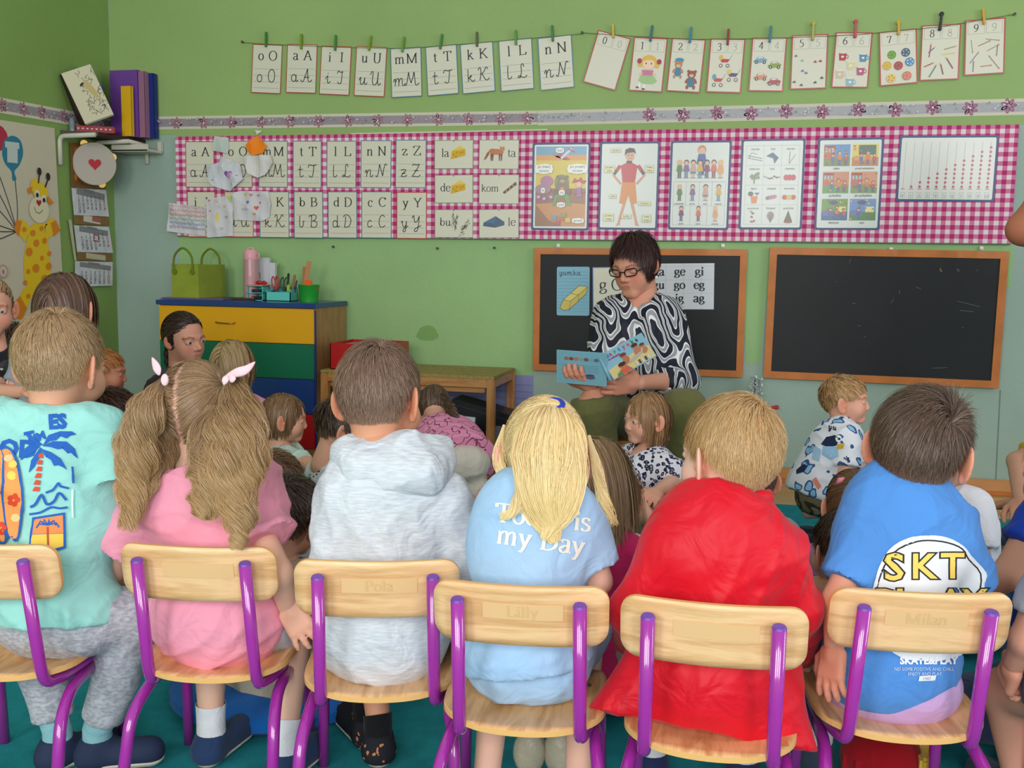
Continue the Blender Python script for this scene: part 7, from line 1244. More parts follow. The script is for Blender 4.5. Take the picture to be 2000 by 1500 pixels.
# 4 -- blonde ponytail girl
b = cb(3, .0, .155)
p4_ = person('person in a light blue t-shirt with a high straight blonde ponytail', b, 4, .86, SEATZ, lean=.03, tl=1.18, head=pt(1062, 893, 1.680), hh=.192, hyaw=22, hpitch=-8, skin=(240, 190, 168), seed=41, h=.0055, girth=1.,
    shirt=dict(m=LBL, sleeve=.72, sw=.05, hem=.0, hemN=(.12, .0, -1), loose=.012, wr=.011, ff=20), pants=dict(m=clothmat('blue_rib_short', (170, 206, 242))), pantlen=.9, shoes=(220, 220, 226), socks=None,
    J={'shL': pt(1000, 1010, 1.650), 'shR': pt(1138, 1012, 1.660), 'elR': pt(1168, 1135, 1.680), 'wrR': pt(1150, 1170, 1.820), 'anL': zp(948, 1545, .07), 'anR': zp(1128, 1555, .07), 'elL': pt(968, 1130, 1.660), 'wrL': pt(975, 1180, 1.800)})
PT = dict(wave=.0035, freq=1.6, n=7500, locks=18, clump=.5, wd=.0008, flat=tuple(-cf), tip=(250, 226, 160))
hair(p4_.root, p4_.base, p4_.M, 'tied', (234, 204, 148), 13000, .0008, 43, tie=[(.2, -.3, .4)], hue=(250, 232, 184), ears=False, nape=-.36, var=.16, tails=[
    dict(path=cp_([(1082, 790, 1.635), (1078, 830, 1.600), (1068, 900, 1.580), (1064, 980, 1.570), (1085, 1060, 1.570)]), r=[.016, .058, .072, .048, .008], thin=.4, **PT),
    dict(path=cp_([(1085, 795, 1.630), (1110, 850, 1.590), (1118, 920, 1.580), (1100, 990, 1.570), (1060, 1055, 1.565)]), r=[.012, .03, .03, .03, .008], thin=.4, **{**PT, 'n': 1500}),
    dict(path=cp_([(1040, 900, 1.580), (1020, 960, 1.570), (1000, 1000, 1.560), (975, 1010, 1.560)]), r=[.02, .012, .008, .004], **{**PT, 'n': 200}),
    dict(path=cp_([(985, 830, 1.680), (975, 890, 1.650), (985, 950, 1.630), (975, 985, 1.620)]), r=[.003, .012, .012, .01], **{**PT, 'n': 220}),
    dict(path=cp_([(1150, 850, 1.660), (1165, 920, 1.650), (1180, 980, 1.640), (1200, 1030, 1.660)]), r=[.003, .014, .014, .012], **{**PT, 'n': 150})])
v, f = tube_np([tuple(pt(1082+17*math.cos(a), 790+9*math.sin(a), 1.63-.012*math.sin(a))) for a in [i*2*math.pi/20 for i in range(21)]], .0045, 8); q = npmesh('hair_tie', v, f, mat('royal_blue_band', (40, 60, 170), .7), p4_.root, None, True, p4_.base)
wt = (240, 238, 226); it = [tx('Today is', 966, 1018, 54, wt, 'ser', rot=6, thick=.13, thin=.05), tx('my Day', 970, 1060, 54, wt, 'ser', rot=8, thick=.13, thin=.05)]
project(p4_, it, 'shirt_lettering')
# 5 -- red jacket boy
A_, B_5 = pt(1165, 1388, 1.6), pt(1592, 1468, 1.56); HEM5 = (tuple(A_), tuple(-((B_5-A_).cross(ray(1380, 1430))).normalized() if ((B_5-A_).cross(ray(1380, 1430))).z > 0 else ((B_5-A_).cross(ray(1380, 1430))).normalized()))
b = cb(4, .0, .165)
p5_ = person('person in a bright red zip jacket with short blond hair', b, 6, .92, SEATZ, lean=.1, tl=1.08, head=pt(1425, 892, 1.630), hh=.191, hyaw=42, hpitch=-4, hroll=0, skin=(240, 196, 176), seed=51, h=.0055, girth=1.02,
    shirt=dict(m=REDJ, name='zip_jacket', sleeve=1.85, hem=-.3, loose=.014, wr=.016, ff=20, neckr=.05, neckdrop=-.03, extra=[('uc', .03, pt(1310+22*q, 1240, 1.62), pt(1178+48*q, 1400+11*q, 1.60-.005*q), .045, .03) for q in range(9)], hem2=HEM5, hemN=(-.17, 0, -1)), pants=dict(m=clothmat('white_trousers', (214, 214, 220))), pantlen=1.5, shoes=(40, 50, 90), socks=(230, 230, 230),
    J={'shL': pt(1300, 1075, 1.580), 'shR': pt(1520, 1075, 1.580), 'elL': pt(1232, 1195, 1.60), 'elR': pt(1560, 1195, 1.61), 'wrR': pt(1560, 1290, 1.780), 'wrL': pt(1230, 1260, 1.820)})
hair(p5_.root, p5_.base, p5_.M, 'short', (192, 150, 100), 19000, .0007, 53, .15, -.2, whorl=(.1, -.3, .42), hue=(232, 200, 148), tip=(220, 184, 130), var=.2)
V, Q = meshify([('uc', 0, tuple(pt(1370, 945, 1.650)), tuple(pt(1410, 960, 1.590)), .028, .03), ('uc', .02, tuple(pt(1410, 960, 1.590)), tuple(pt(1470, 975, 1.600)), .03, .028), ('uc', .02, tuple(pt(1470, 975, 1.600)), tuple(pt(1478, 985, 1.670)), .028, .024), ('sc', .01, tuple(p5_.j['neck']), tuple(p5_.M @ Vector((0, -.1, -.3))), .046, .044), ('kp', .004, tuple(pt(1420, 936, 1.620)), tuple(Vector((.12, 0, 1)).normalized()))], .0045); npmesh('collar', V, Q, REDJ, p5_.shirt, None, True, p5_.base)
# 6 -- blue printed shirt boy
b = cb(5, .0, .155)
p6 = person('person in a blue t-shirt with yellow SKT lettering and brown hair', b, 2, .9, SEATZ, lean=.04, tl=1.2, head=pt(1798, 880, 1.640), hh=.197, hyaw=-24, hpitch=-4, hroll=4, skin=(226, 162, 134), seed=61, h=.0055, girth=.95,
    shirt=dict(m=BLUT, sleeve=.72, sw=.05, hem=-.058, loose=.014, wr=.012, ff=22), pants=dict(m=clothmat('navy_short', (44, 56, 100))), pantlen=.8, shoes=(60, 70, 90), socks=(220, 220, 220), handp={'L': dict(d=tuple(pt(1622, 1330, 1.59)-pt(1630, 1258, 1.60)), curl=.3, nrm=(-.75, -.7, .1), spread=.25)},
    J={'shL': pt(1690, 1048, 1.630), 'shR': pt(1868, 1042, 1.650), 'elL': pt(1636, 1172, 1.61), 'wrL': pt(1630, 1258, 1.60), 'elR': pt(1905, 1180, 1.700), 'wrR': pt(1890, 1230, 1.850)})
hair(p6.root, p6.base, p6.M, 'short', (90, 70, 58), 20000, .0008, 63, .21, -.32, whorl=(.28, -.26, .3), hue=(136, 110, 92), lift=.25)
V, Q = meshify([('ue', 0, tuple(p6.j['pel']+Vector((0, .01, -.03))), (.112, .088, .075)), ('kp', .003, tuple(p6.j['pel']), (0, 0, 1)), ('kp', .003, tuple(p6.j['pel']-Vector((0, 0, .073))), (0, 0, -1))], .006); npmesh('undershirt', V, Q, clothmat('lilac_cotton', (200, 164, 214)), p6.root, None, True, p6.base)
YE, DK = (250, 218, 110), (50, 48, 52); it = [px([(1700, 1170), (1712, 1120), (1735, 1075), (1770, 1052), (1812, 1045), (1850, 1050), (1880, 1066), (1896, 1085), (1925, 1118), (1922, 1140), (1916, 1200), (1900, 1260), (1860, 1285), (1810, 1290), (1760, 1284), (1720, 1250), (1704, 1210)], (232, 238, 246), 3), pl([(1708, 1165), (1720, 1120), (1745, 1080), (1780, 1060), (1812, 1055), (1850, 1060), (1878, 1072), (1890, 1092), (1914, 1120), (1912, 1165)], 3, DK, 3)]
def bub(t, x, y, s, rot=0, sx=1.): return [tx(t, x, y, s, DK, rot=rot, bold=s*.06, sx=sx), tx(t, x, y, s, YE, rot=rot, bold=s*.018, sx=sx)]
it += bub('S', 1726, 1131, 72, 0, 1.2)+bub('K', 1778, 1128, 68, 0, 1.1)+bub('T', 1836, 1127, 68, 0, 1.1)+bub('PL', 1706, 1192, 62, 0, 1.3)+bub('AY', 1830, 1192, 62, 0, 1.2)
it += [tx('SKATE&PLAY', 1757, 1296, 19, (236, 240, 246), bold=.9, sx=1.0), tx('ND SOME POSITIVE AND CHILL', 1746, 1309, 9, (206, 216, 236), sx=.9), tx('ENJOY AND PLAY', 1772, 1318, 9, (206, 216, 236), sx=.9), px([(1794, 1319), (1826, 1318), (1824, 1328), (1792, 1329)], (230, 236, 240)), tx('1987', 1800, 1327, 8, (120, 130, 160))]
project(p6, it, 'shirt_lettering')
# ---------------------------------------------------------------- everybody further back
def quick(label, x, y, d, hpx, yaw, hcol, sm, pitch=-5, roll=0, hs='short', body=None, legs='cross', s=None, arms='lap', pm=None, n=1500, skin=(214, 160, 134), hk='kid', hw=None, hkw=None, J=None, seat=None, **kw):
    hc = pt(x, y, d); hh = hpx*d/2000; s = s or hh/.2; bf = yaw if body is None else body; f = math.radians(bf); ax = Vector((-math.sin(f), math.cos(f), 0)); bx = hc-ax*.03*s
    off = kw.pop('shift', (0, 0)); bx = Vector((bx.x+off[0], bx.y+off[1], bx.z)); nz = hc.z-hh*.46-.025*s
    if seat is None:
        hip = .065*s; tl = (nz-hip)/(.305*s)
        if tl > 1.25: hip = nz-.305*s*1.15; tl = 1.15
        seat = hip-.065*s
    else: tl = (nz-seat-.065*s)/(.305*s)
    kw.setdefault('h', .008)
    p = person(label, (bx.x, bx.y), bf, s, seat, lean=.1, tl=max(.7, tl), head=hc, hh=hh, hk=hk, hyaw=yaw, hpitch=pitch, hroll=roll, skin=skin, shirt=sm if isinstance(sm, dict) else dict(m=sm), pants=dict(m=pm or DEN), pantlen=kw.pop('pantlen', 1.75), legs=legs, arms=arms, seed=abs(int(x)), J=J, **kw)
    a = dict(L=.2, nape=-.25); a.update(hkw or {}); p.hair = hair(p.root, p.base, p.M, hs, hcol, n, hw or d*.00085, abs(int(x)), **a); return p
DEN = clothmat('denim', (58, 72, 104)); GRYT = clothmat('grey_cotton', (150, 150, 160)); BLK = clothmat('black_cotton', (26, 27, 34)); PGR = clothmat('pale_green_cotton', (186, 208, 194)); BEI = clothmat('beige_knit', (196, 184, 162), bump=.5, bscale=300); WHT = clothmat('white_cotton', (226, 226, 234)); PNK2 = clothmat('soft_pink_cotton', (222, 140, 176)); RBL = clothmat('royal_blue_cotton', (20, 84, 176)); YEL_ = clothmat('yellow_cotton', (206, 180, 40)); MAG = clothmat('magenta_cotton', (190, 34, 92)); CREAM = clothmat('cream_trousers', (206, 200, 186))
def spots(name, base, c1, c2, scale, th, kind='leo'):
    m = mat(name, base, .85, spec=.2); nt = m.node_tree; L = nt.links.new; tc = nt.nodes.new('ShaderNodeTexCoord'); v = nt.nodes.new('ShaderNodeTexVoronoi'); v.inputs['Scale'].default_value = scale; nz = nt.nodes.new('ShaderNodeTexNoise'); nz.inputs['Scale'].default_value = scale*1.1
    ad = nt.nodes.new('ShaderNodeVectorMath'); ad.operation = 'MULTIPLY_ADD'; ad.inputs[1].default_value = (.25/scale*4,)*3; L(tc.outputs['Object'], nz.inputs['Vector']); L(nz.outputs['Color'], ad.inputs[0]); L(tc.outputs['Object'], ad.inputs[2])
    L((ad if kind == 'leo' else tc).outputs[0 if kind == 'leo' else 'Object'], v.inputs['Vector']); r = nt.nodes.new('ShaderNodeValToRGB'); r.color_ramp.interpolation = 'CONSTANT'; e = r.color_ramp.elements; e[0].color = lin(c2)+(1,); e[0].position = 0
    e[1].position = th[0]; e[1].color = lin(c1)+(1,); q = e.new(th[1]); q.color = lin(base)+(1,); L(v.outputs['Distance'], r.inputs[0])
    if kind == 'ball':
        v2 = nt.nodes.new('ShaderNodeTexVoronoi'); v2.inputs['Scale'].default_value = scale*4.6; L(tc.outputs['Object'], v2.inputs['Vector']); lt = nt.nodes.new('ShaderNodeMath'); lt.operation = 'LESS_THAN'; lt.inputs[1].default_value = .42; L(v2.outputs['Distance'], lt.inputs[0]); lt2 = nt.nodes.new('ShaderNodeMath'); lt2.operation = 'LESS_THAN'; lt2.inputs[1].default_value = th[1]; L(v.outputs['Distance'], lt2.inputs[0]); mu = nt.nodes.new('ShaderNodeMath'); mu.operation = 'MULTIPLY'; L(lt.outputs[0], mu.inputs[0]); L(lt2.outputs[0], mu.inputs[1])
        mx = nt.nodes.new('ShaderNodeMixRGB'); mx.inputs[1].default_value = lin(base)+(1,); mx.inputs[2].default_value = lin(c1)+(1,); L(mu.outputs[0], mx.inputs[0]); L(mx.outputs[0], nt.nodes['Principled BSDF'].inputs['Base Color'])
    else: L(r.outputs[0], nt.nodes['Principled BSDF'].inputs['Base Color'])
    return m
LEO = spots('leopard_print', (222, 222, 232), (34, 36, 62), (150, 150, 176), 62, (.2, .44)); BALL = spots('football_print', (206, 208, 212), (34, 34, 44), (206, 208, 212), 24, (.1, .36), 'ball'); CAMO = spots('camouflage', (120, 108, 84), (64, 56, 40), (150, 138, 110), 22, (.25, .5)); SCRIB = spots('pink_line_print', (226, 144, 178), (110, 50, 80), (226, 144, 178), 26, (.46, .54)); PRT = spots('blue_motif_print', (226, 230, 238), (60, 90, 140), (140, 190, 226), 17, (.2, .3))
# blouse: nested leaf shapes in black, white and grey
m = BLOUSE = mat('leaf_print_blouse', (200, 200, 200), .6, spec=.3); nt = m.node_tree; L_ = nt.links.new; tc = nt.nodes.new('ShaderNodeTexCoord'); sp = nt.nodes.new('ShaderNodeSeparateXYZ'); nz = nt.nodes.new('ShaderNodeTexNoise'); nz.inputs['Scale'].default_value = 7; ad = nt.nodes.new('ShaderNodeVectorMath'); ad.operation = 'MULTIPLY_ADD'; ad.inputs[1].default_value = (.09, .09, .09); L_(tc.outputs['Object'], nz.inputs['Vector']); L_(nz.outputs['Color'], ad.inputs[0]); L_(tc.outputs['Object'], ad.inputs[2]); L_(ad.outputs[0], sp.inputs[0])
def mth(op, a, b=None, c=None):
    n = nt.nodes.new('ShaderNodeMath'); n.operation = op
    for i, v in enumerate((a, b, c)):
        if v is None: continue
        if isinstance(v, (int, float)): n.inputs[i].default_value = v
        else: L_(v, n.inputs[i])
    return n.outputs[0]
xy = mth('ADD', mth('MULTIPLY', sp.outputs[0], 46.), mth('MULTIPLY', sp.outputs[1], 26.)); zz = mth('MULTIPLY', sp.outputs[2], 19.)
f_ = mth('ADD', mth('MULTIPLY', mth('COSINE', xy), .8), mth('MULTIPLY', mth('COSINE', mth('ADD', zz, mth('MULTIPLY', xy, .5))), 1.0)); f2 = mth('FRACT', mth('MULTIPLY', f_, 1.15))
r = nt.nodes.new('ShaderNodeValToRGB'); r.color_ramp.interpolation = 'CONSTANT'; e = r.color_ramp.elements; e[0].color = lin((24, 26, 44))+(1,); e[1].position = .34; e[1].color = lin((226, 228, 230))+(1,)
for p_, c_ in ((.46, (150, 154, 158)), (.72, (226, 228, 230)), (.84, (24, 26, 44))): q = e.new(p_); q.color = lin(c_)+(1,)
L_(f2, r.inputs[0]); L_(r.outputs[0], m.node_tree.nodes['Principled BSDF'].inputs['Base Color'])
SLIP = spots('slipper_print', (34, 36, 44), (206, 120, 80), (120, 160, 90), 60, (.1, .2))
for c in p3.root.children:
    if c.name.startswith('shoe'): c.data.materials[0] = SLIP
for c in list(p1.root.children): 
    if c.name.startswith('shoe'): c.data.materials[0] = mat('navy_canvas', (36, 48, 78), .8)
# ---- the reading woman
ca = pt(1262, 800, 3.95); OLV = clothmat('olive_trousers', (104, 104, 62))
tj = {'pel': pt(1262, 806, 3.95), 'neck': pt(1243, 592, 3.92), 'chest': pt(1250, 700, 3.90), 'shR': pt(1188, 618, 3.92), 'shL': pt(1306, 618, 3.96), 'elR': pt(1172, 735, 3.86), 'wrR': pt(1158, 757, 3.62), 'elL': pt(1335, 742, 3.88), 'wrL': pt(1248, 748, 3.60), 'knR': pt(1158, 800, 3.62), 'knL': pt(1335, 800, 3.60), 'hipR': pt(1225, 815, 3.95), 'hipL': pt(1300, 815, 3.95)}
tj['anR'] = Vector((tj['knR'].x+.06, tj['knR'].y+.06, .07)); tj['anL'] = Vector((tj['knL'].x+.02, tj['knL'].y+.06, .07))
tj['chest'] = tj['pel'].lerp(tj['neck'], .6)
tw = person('person with short dark red-brown hair and glasses reading a book in a patterned blouse', (ca.x, ca.y), 160, 1.45, .3, head=pt(1240, 518, 3.90), hh=.232, hk='down', hyaw=157, hpitch=-17, hroll=3, skin=(212, 152, 128), h=.008, seed=90, girth=.98,
    shirt=dict(m=BLOUSE, name='blouse', sleeve=1.5, hem=-.06, hemN=(.15, 0, -1), loose=.014, wr=.014, h=.007, neckr=.036, neckdrop=0, cut=[('sc', .006, tuple(pt(1242, 598, 3.80)), tuple(pt(1232, 655, 3.77)), .05, .016)]), pants=dict(m=OLV, loose=1.0), pantlen=1.9, shoes=(40, 40, 44), J=tj,
    handp={'R': dict(d=tuple(pt(1128, 738, 3.56)-pt(1160, 757, 3.62)), nrm=(-.2, -.6, -.6), curl=.62, L=.17, thumb=.2), 'L': dict(d=tuple(pt(1185, 752, 3.56)-pt(1248, 748, 3.60)), nrm=(0, -.8, -.3), curl=.35, L=.175, thumb=.1)})
hair(tw.root, tw.base, tw.M, 'comb', (48, 24, 24), 8000, .0018, 91, L=lambda P: np.where((P[:, 1] > .16), .2, .34)+0*P[:, 0], nape=-.3, whorl=(.35, .25, -.9), hue=(84, 40, 36), grav=.12, lift=.06, front=.06, ears=False, var=.2)
hair(tw.root, tw.base, tw.M, 'short', (48, 24, 24), 2500, .002, 92, .26, -.0, whorl=(0, -.1, .5), hue=(84, 40, 36), lift=.1, name='crown_hair', front=.3)
GL = mat('dark_glasses', (26, 22, 26), .3); gm = MB()
for s in (-1, 1):
    v, f = tube_np([tuple(tw.M @ Vector((s*.15+.105*math.cos(a),   .438-.035*abs(math.cos(a))*(math.cos(a)*s > 0), .0+.07*max(-.8, min(.85, math.sin(a)*1.15))+.012*math.cos(a)*s))) for a in [i*2*math.pi/24 for i in range(25)]], .0024, 8); vs = [gm.bm.verts.new(Vector(t)-tw.base) for t in v]; [gm.bm.faces.new([vs[i] for i in ff]) for ff in f]
    gm.cyl(tw.M @ Vector((s*.26, .38, .01))-tw.base, tw.M @ Vector((s*.345, -.02, .0))-tw.base, .002, n=8)
gm.cyl(tw.M @ Vector((-.045, .44, .01))-tw.base, tw.M @ Vector((.045, .44, .01))-tw.base, .0022, n=8); gl = gm.obj('glasses', GL, tw.root, True)
for s in (-1, 1): q = MB().sph(tw.M @ Vector((s*.36, -.0, -.22))-tw.base, .0065, 12); q.obj('earring', mat('pearl', (226, 220, 214), .15, coat=.5), tw.root, True)
# wooden stool under her
o = thing('wooden_stool', 'low brown wooden stool under the reading woman', 'stool', loc=(ca.x, ca.y, 0), rot=.3); MB().box((-.17, -.16, .27), (.17, .16, .295), .008).obj('seat', PW, o)
for x in (-.14, .14):
    for y in (-.13, .13): MB().box((x-.016, y-.016, 0), (x+.016, y+.016, .27), .003).obj('leg', PZ, o)
# the picture book
bk = thing('picture_book', 'open light blue picture book held by the reading woman', 'book', loc=pt(1180, 715, 3.5)); CV = mat('book_board', (124, 176, 196), .35, coat=.3); PG = mat('book_pages', (222, 218, 208), .8); bl0 = bk.location.copy()
def cover(TL, TR, BL, nm, draw):
    M, w, h = frame4(TL, TR, BL); M = Matrix.Translation(-bl0) @ M; o = MB().box((0, 0, -.003), (w, h, 0), .0008).obj(nm, CV, bk); o.matrix_local = M; q = MB().box((.004, .004, -.011), (w-.004, h-.004, -.0031)).obj('pages', PG, bk); q.matrix_local = M; F = Flat(); draw(F, w, h); r_ = npmesh('printed_cover', F.V, F.F, M_GLOSS, o, np.array(F.C), smooth=False)
def back(F, w, h):
    F.rect(.004, .004, w-.004, h-.004, (120, 172, 190))
    for k in range(7): F.ell(w*(.2+.1*k), h*.76, w*.05, h*.055, ((150, 110, 90), (120, 80, 70), (170, 120, 100), (140, 150, 150), (110, 90, 90), (120, 160, 180), (90, 110, 140))[k], 9)
    for k in range(5): F.line([(w*.12, h*(.58-.05*k)), (w*.85, h*(.58-.05*k))], .0012, (96, 140, 160))
    F.ell(w*.68, h*.24, w*.1, h*.06, (90, 90, 120)); F.ell(w*.68, h*.3, w*.09, h*.03, (70, 76, 96))
def front(F, w, h):
    F.rect(.003, .003, w-.003, h-.003, (128, 176, 196)); F.poly([(.003, .003), (w-.003, .003), (w-.003, h*.5), (w*.6, h*.52), (.003, h*.38)], (206, 190, 130)); x = w*.1
    for ch, c in zip('martynka', ((40, 120, 170), (190, 60, 90), (60, 140, 80), (40, 120, 170), (180, 60, 120), (200, 80, 60), (60, 120, 80), (70, 80, 60))):
        V, Fc, ww = btext(ch, h*.2, bold=.0012); F.add([(a+x, b+h*.8) for a, b in V], Fc, c); x += w*.1
    F.text('na wakacjach', w*.12, h*.68, h*.1, (150, 60, 100), 'b', 'l', bold=.0005)
    for X, Y, s, c, k in ((.42, .5, .13, (176, 110, 80), (110, 60, 40)), (.72, .6, .13, (182, 116, 84), (70, 40, 30)), (.86, .5, .1, (182, 116, 84), (90, 56, 40)), (.3, .22, .15, (186, 110, 76), (60, 36, 30))):
        F.ell(w*X, h*(Y-.1), w*s*.7, h*s*.9, c, 12, .5); F.ell(w*X, h*(Y+.08), w*s*.5, h*s*.7, c, 12); F.ell(w*X, h*(Y+.13), w*s*.55, h*s*.5, k, 12)
    F.poly([(w*.15, h*.05), (w*.2, h*.2), (w*.4, h*.16), (w*.45, h*.03)], (206, 90, 60)); F.poly([(w*.1, h*.02), (w*.14, h*.14), (w*.24, h*.1), (w*.22, h*.02)], (90, 130, 70)); F.ell(w*.62, h*.34, w*.2, h*.05, (176, 170, 160), 14, .2)
    for k in range(5): F.rect(w*(.55+.07*k), h*.05, w*(.59+.07*k), h*.2, (60, 60, 76) if k % 2 else (200, 204, 210))
cover(pt(1070, 688, 3.60), pt(1167, 695, 3.50), pt(1104, 742, 3.58), 'back_cover', back); cover(pt(1172, 694, 3.50), pt(1256, 648, 3.58), pt(1196, 744, 3.48), 'front_cover', front)
v, f = tube_np([tuple(pt(1169.5, 695, 3.503)-bl0), tuple(pt(1193, 744, 3.48)-bl0)], .006, 8); npmesh('spine', v, f, CV, bk)
# ---- woman by the dresser
w2 = quick('person with dark hair tied back looking right in front of the dresser', 360, 662, 4.02, 102, -112, (44, 28, 26), clothmat('dark_top', (60, 50, 56)), pitch=-6, roll=4, hs='tied', hk='adult', skin=(206, 150, 128), legs='cross', s=1.3, n=3200, hkw=dict(tie=(0, -.4, -.1), nape=-.36, ears=False, hue=(80, 54, 46), front=.05), body=-100, eye=(60, 70, 70))
hair(w2.root, w2.base, w2.M, 'tied', (44, 28, 26), 300, .003, 5, tie=(0, -.4, -.1), nape=-.3, name='ponytail', tails=[dict(path=[tuple(w2.M @ Vector(q)) for q in ((0, -.42, -.12), (0, -.52, -.3), (.02, -.5, -.55), (.03, -.42, -.75))], r=[.012, .022, .02, .008], n=500, wd=.003, locks=6, wave=.003)])
# ---- toddler in the leopard dress
td = quick('person, a toddler in a leopard-print dress with a light brown bob, on the floor', 1262, 818, 3.2, 103, 128, (150, 112, 76), dict(m=LEO, name='dress', sleeve=.9, sw=.05, loose=.02, hem=-.06, h=.006), pitch=-4, hs='bob', body=135, n=4200, skin=(226, 172, 148), s=.95, pantlen=.45, pm=LEO, shoes=None, h=.0065,
    hkw=dict(L=.6, nape=-.3, hue=(186, 150, 104), fringe=.9, part=.02, front=.0, ears=False, grav=.3), J={'elR': pt(1222, 955, 3.08), 'wrR': pt(1240, 985, 2.98), 'elL': pt(1325, 930, 3.15), 'wrL': pt(1285, 960, 3.0), 'knR': pt(1225, 965, 2.98), 'anR': pt(1262, 1010, 2.9), 'knL': pt(1345, 960, 2.95), 'anL': pt(1290, 1010, 2.95)})
# ---- boy in profile on the right
rb = quick('person, a boy in profile with a white printed t-shirt and camouflage trousers by the wall', 1652, 784, 3.4, 98, -97, (176, 136, 92), dict(m=PRT, sleeve=.75, sw=.055, loose=.018, hem=-.02, h=.0065), pitch=3, hs='short', body=-80, n=3600, skin=(226, 168, 144), pm=CAMO, legs='kneel', s=.92, h=.0065, hkw=dict(L=.17, whorl=(0, -.3, .4), hue=(206, 170, 120), nape=-.18),
    J={'pel': pt(1592, 962, 3.42), 'neck': pt(1645, 838, 3.42), 'chest': pt(1618, 890, 3.42), 'shR': pt(1655, 860, 3.32), 'shL': pt(1650, 856, 3.5), 'elR': pt(1650, 930, 3.3), 'wrR': pt(1690, 960, 3.3), 'elL': pt(1680, 920, 3.5), 'wrL': pt(1710, 940, 3.5), 'hipR': pt(1592, 972, 3.37), 'hipL': pt(1592, 972, 3.47), 'knR': pt(1665, 985, 3.34), 'knL': pt(1665, 985, 3.5), 'anR': pt(1580, 1000, 3.4), 'anL': pt(1580, 1000, 3.5)})
it = [px([(1604, 868), (1614, 854), (1632, 850), (1640, 858), (1634, 870), (1618, 874)], (34, 44, 76)), pe(1638, 857, 6, 7, (230, 234, 240)), pe(1639, 858, 2.5, 3, (30, 34, 50)), px([(1607, 872), (1636, 872), (1638, 892), (1622, 898), (1606, 888)], (150, 190, 222)), px([(1590, 870), (1604, 878), (1600, 902), (1586, 896)], (160, 196, 224)), px([(1636, 868), (1650, 866), (1646, 876), (1634, 878)], (206, 176, 60)), tx('yup', 1618, 838, 15, (40, 46, 70), 'cur', rot=10, thick=.12), px([(1556, 918), (1570, 906), (1578, 910), (1570, 922), (1556, 926)], (40, 46, 76)), tx('hey', 1644, 908, 18, (50, 60, 100), 'cur', rot=-40, thick=.12), px([(1586, 938), (1594, 932), (1604, 950), (1598, 956)], (226, 140, 110))]
project(rb, it, 'shirt_print')
# ---- children
q11 = quick('person with shoulder-length dark brown hair seen from behind below the calendar', 130, 604, 2.8, 140, 8, (92, 66, 54), GRYT, hs='bob', legs='stand', arms='down', n=4200, hkw=dict(L=.6, hue=(130, 98, 78), nape=-.36, ears=False, grav=.35), s=.72, shift=(-.06, 0))
q12 = quick('person in a black t-shirt with a white print at the left picture edge', -18, 603, 3.0, 118, -138, (150, 116, 84), dict(m=BLK, sleeve=.8), hs='tied', legs='stand', skin=(218, 160, 136), hkw=dict(tie=(0, -.4, .2), hue=(190, 156, 116), ears=False), s=.95, J={'elL': pt(-20, 765, 2.85), 'wrL': pt(52, 765, 2.8), 'elR': pt(-80, 765, 2.9)})
project(q12, [px([(12, 726), (20, 720), (30, 724), (32, 740), (28, 756), (18, 758), (12, 748), (16, 738)], (216, 218, 214)), pe(3, 722, 3, 2, (200, 200, 190))], 'shirt_print')
quick('person with brown hair whose forehead shows between two others at the left edge', 26, 690, 3.5, 105, 175, (70, 46, 38), GRYT, n=1500, hkw=dict(L=.25), s=.9)
quick('person with short red-gold hair in profile in front of the pale wall', 206, 728, 3.9, 90, -66, (170, 104, 52), clothmat('brown_cotton', (110, 70, 50)), hkw=dict(L=.15, whorl=(0, -.3, .4), hue=(200, 140, 80)), n=2000, skin=(206, 140, 110))
quick('person with dark brown hair below the red-haired child', 226, 812, 3.4, 104, -50, (66, 40, 28), clothmat('brown_cotton', (110, 70, 50)), hkw=dict(L=.22, hue=(100, 64, 44)))
quick('person with straight blond hair seen from behind before the green drawer', 456, 716, 3.7, 102, -6, (160, 132, 92), PNK2, hs='bob', legs='kneel', n=3000, hkw=dict(L=.6, hue=(196, 168, 122), ears=False, nape=-.3), shift=(.03, 0))
quick('person, a boy in a pale green t-shirt in profile before the dresser', 556, 818, 3.35, 98, -66, (112, 82, 56), dict(m=PGR, loose=.02, sleeve=.8, sw=.055), hs='bob', n=3200, h=.0065, skin=(206, 152, 126), hkw=dict(L=.42, hue=(150, 118, 80), fringe=.6, nape=-.3, part=.1), J={'elR': pt(600, 905, 3.2), 'wrR': pt(640, 925, 3.1)})
quick('person in a white shirt with black football print and dark hair', 668, 838, 3.0, 112, -60, (60, 46, 36), dict(m=BALL, loose=.02, sleeve=.8, h=.0065), pitch=-20, hkw=dict(L=.25, hue=(100, 80, 60)), n=2200, body=-30, shift=(-.02, 0))
bp_ = pt(905, 905, 3.5)
bend = person('person in a pink line-print top and cream trousers bending into the low shelf', (bp_.x, bp_.y), 20, .95, .1, head=pt(848, 800, 3.8), hh=.17, hyaw=20, hpitch=-60, skin=(214, 160, 134), legs='kneel', seed=77, h=.0075, shirt=dict(m=SCRIB, sleeve=1.3, loose=.02, hem=.0, h=.0065), pants=dict(m=CREAM, loose=2.2), girth=1.05, shoes=(60, 60, 70),
    J={'pel': pt(902, 905, 3.5), 'chest': pt(876, 862, 3.62), 'neck': pt(855, 838, 3.74), 'shL': pt(835, 852, 3.66), 'shR': pt(900, 850, 3.7), 'elL': pt(828, 900, 3.75), 'wrL': pt(830, 930, 3.85), 'elR': pt(905, 890, 3.85), 'wrR': pt(900, 900, 3.95)})
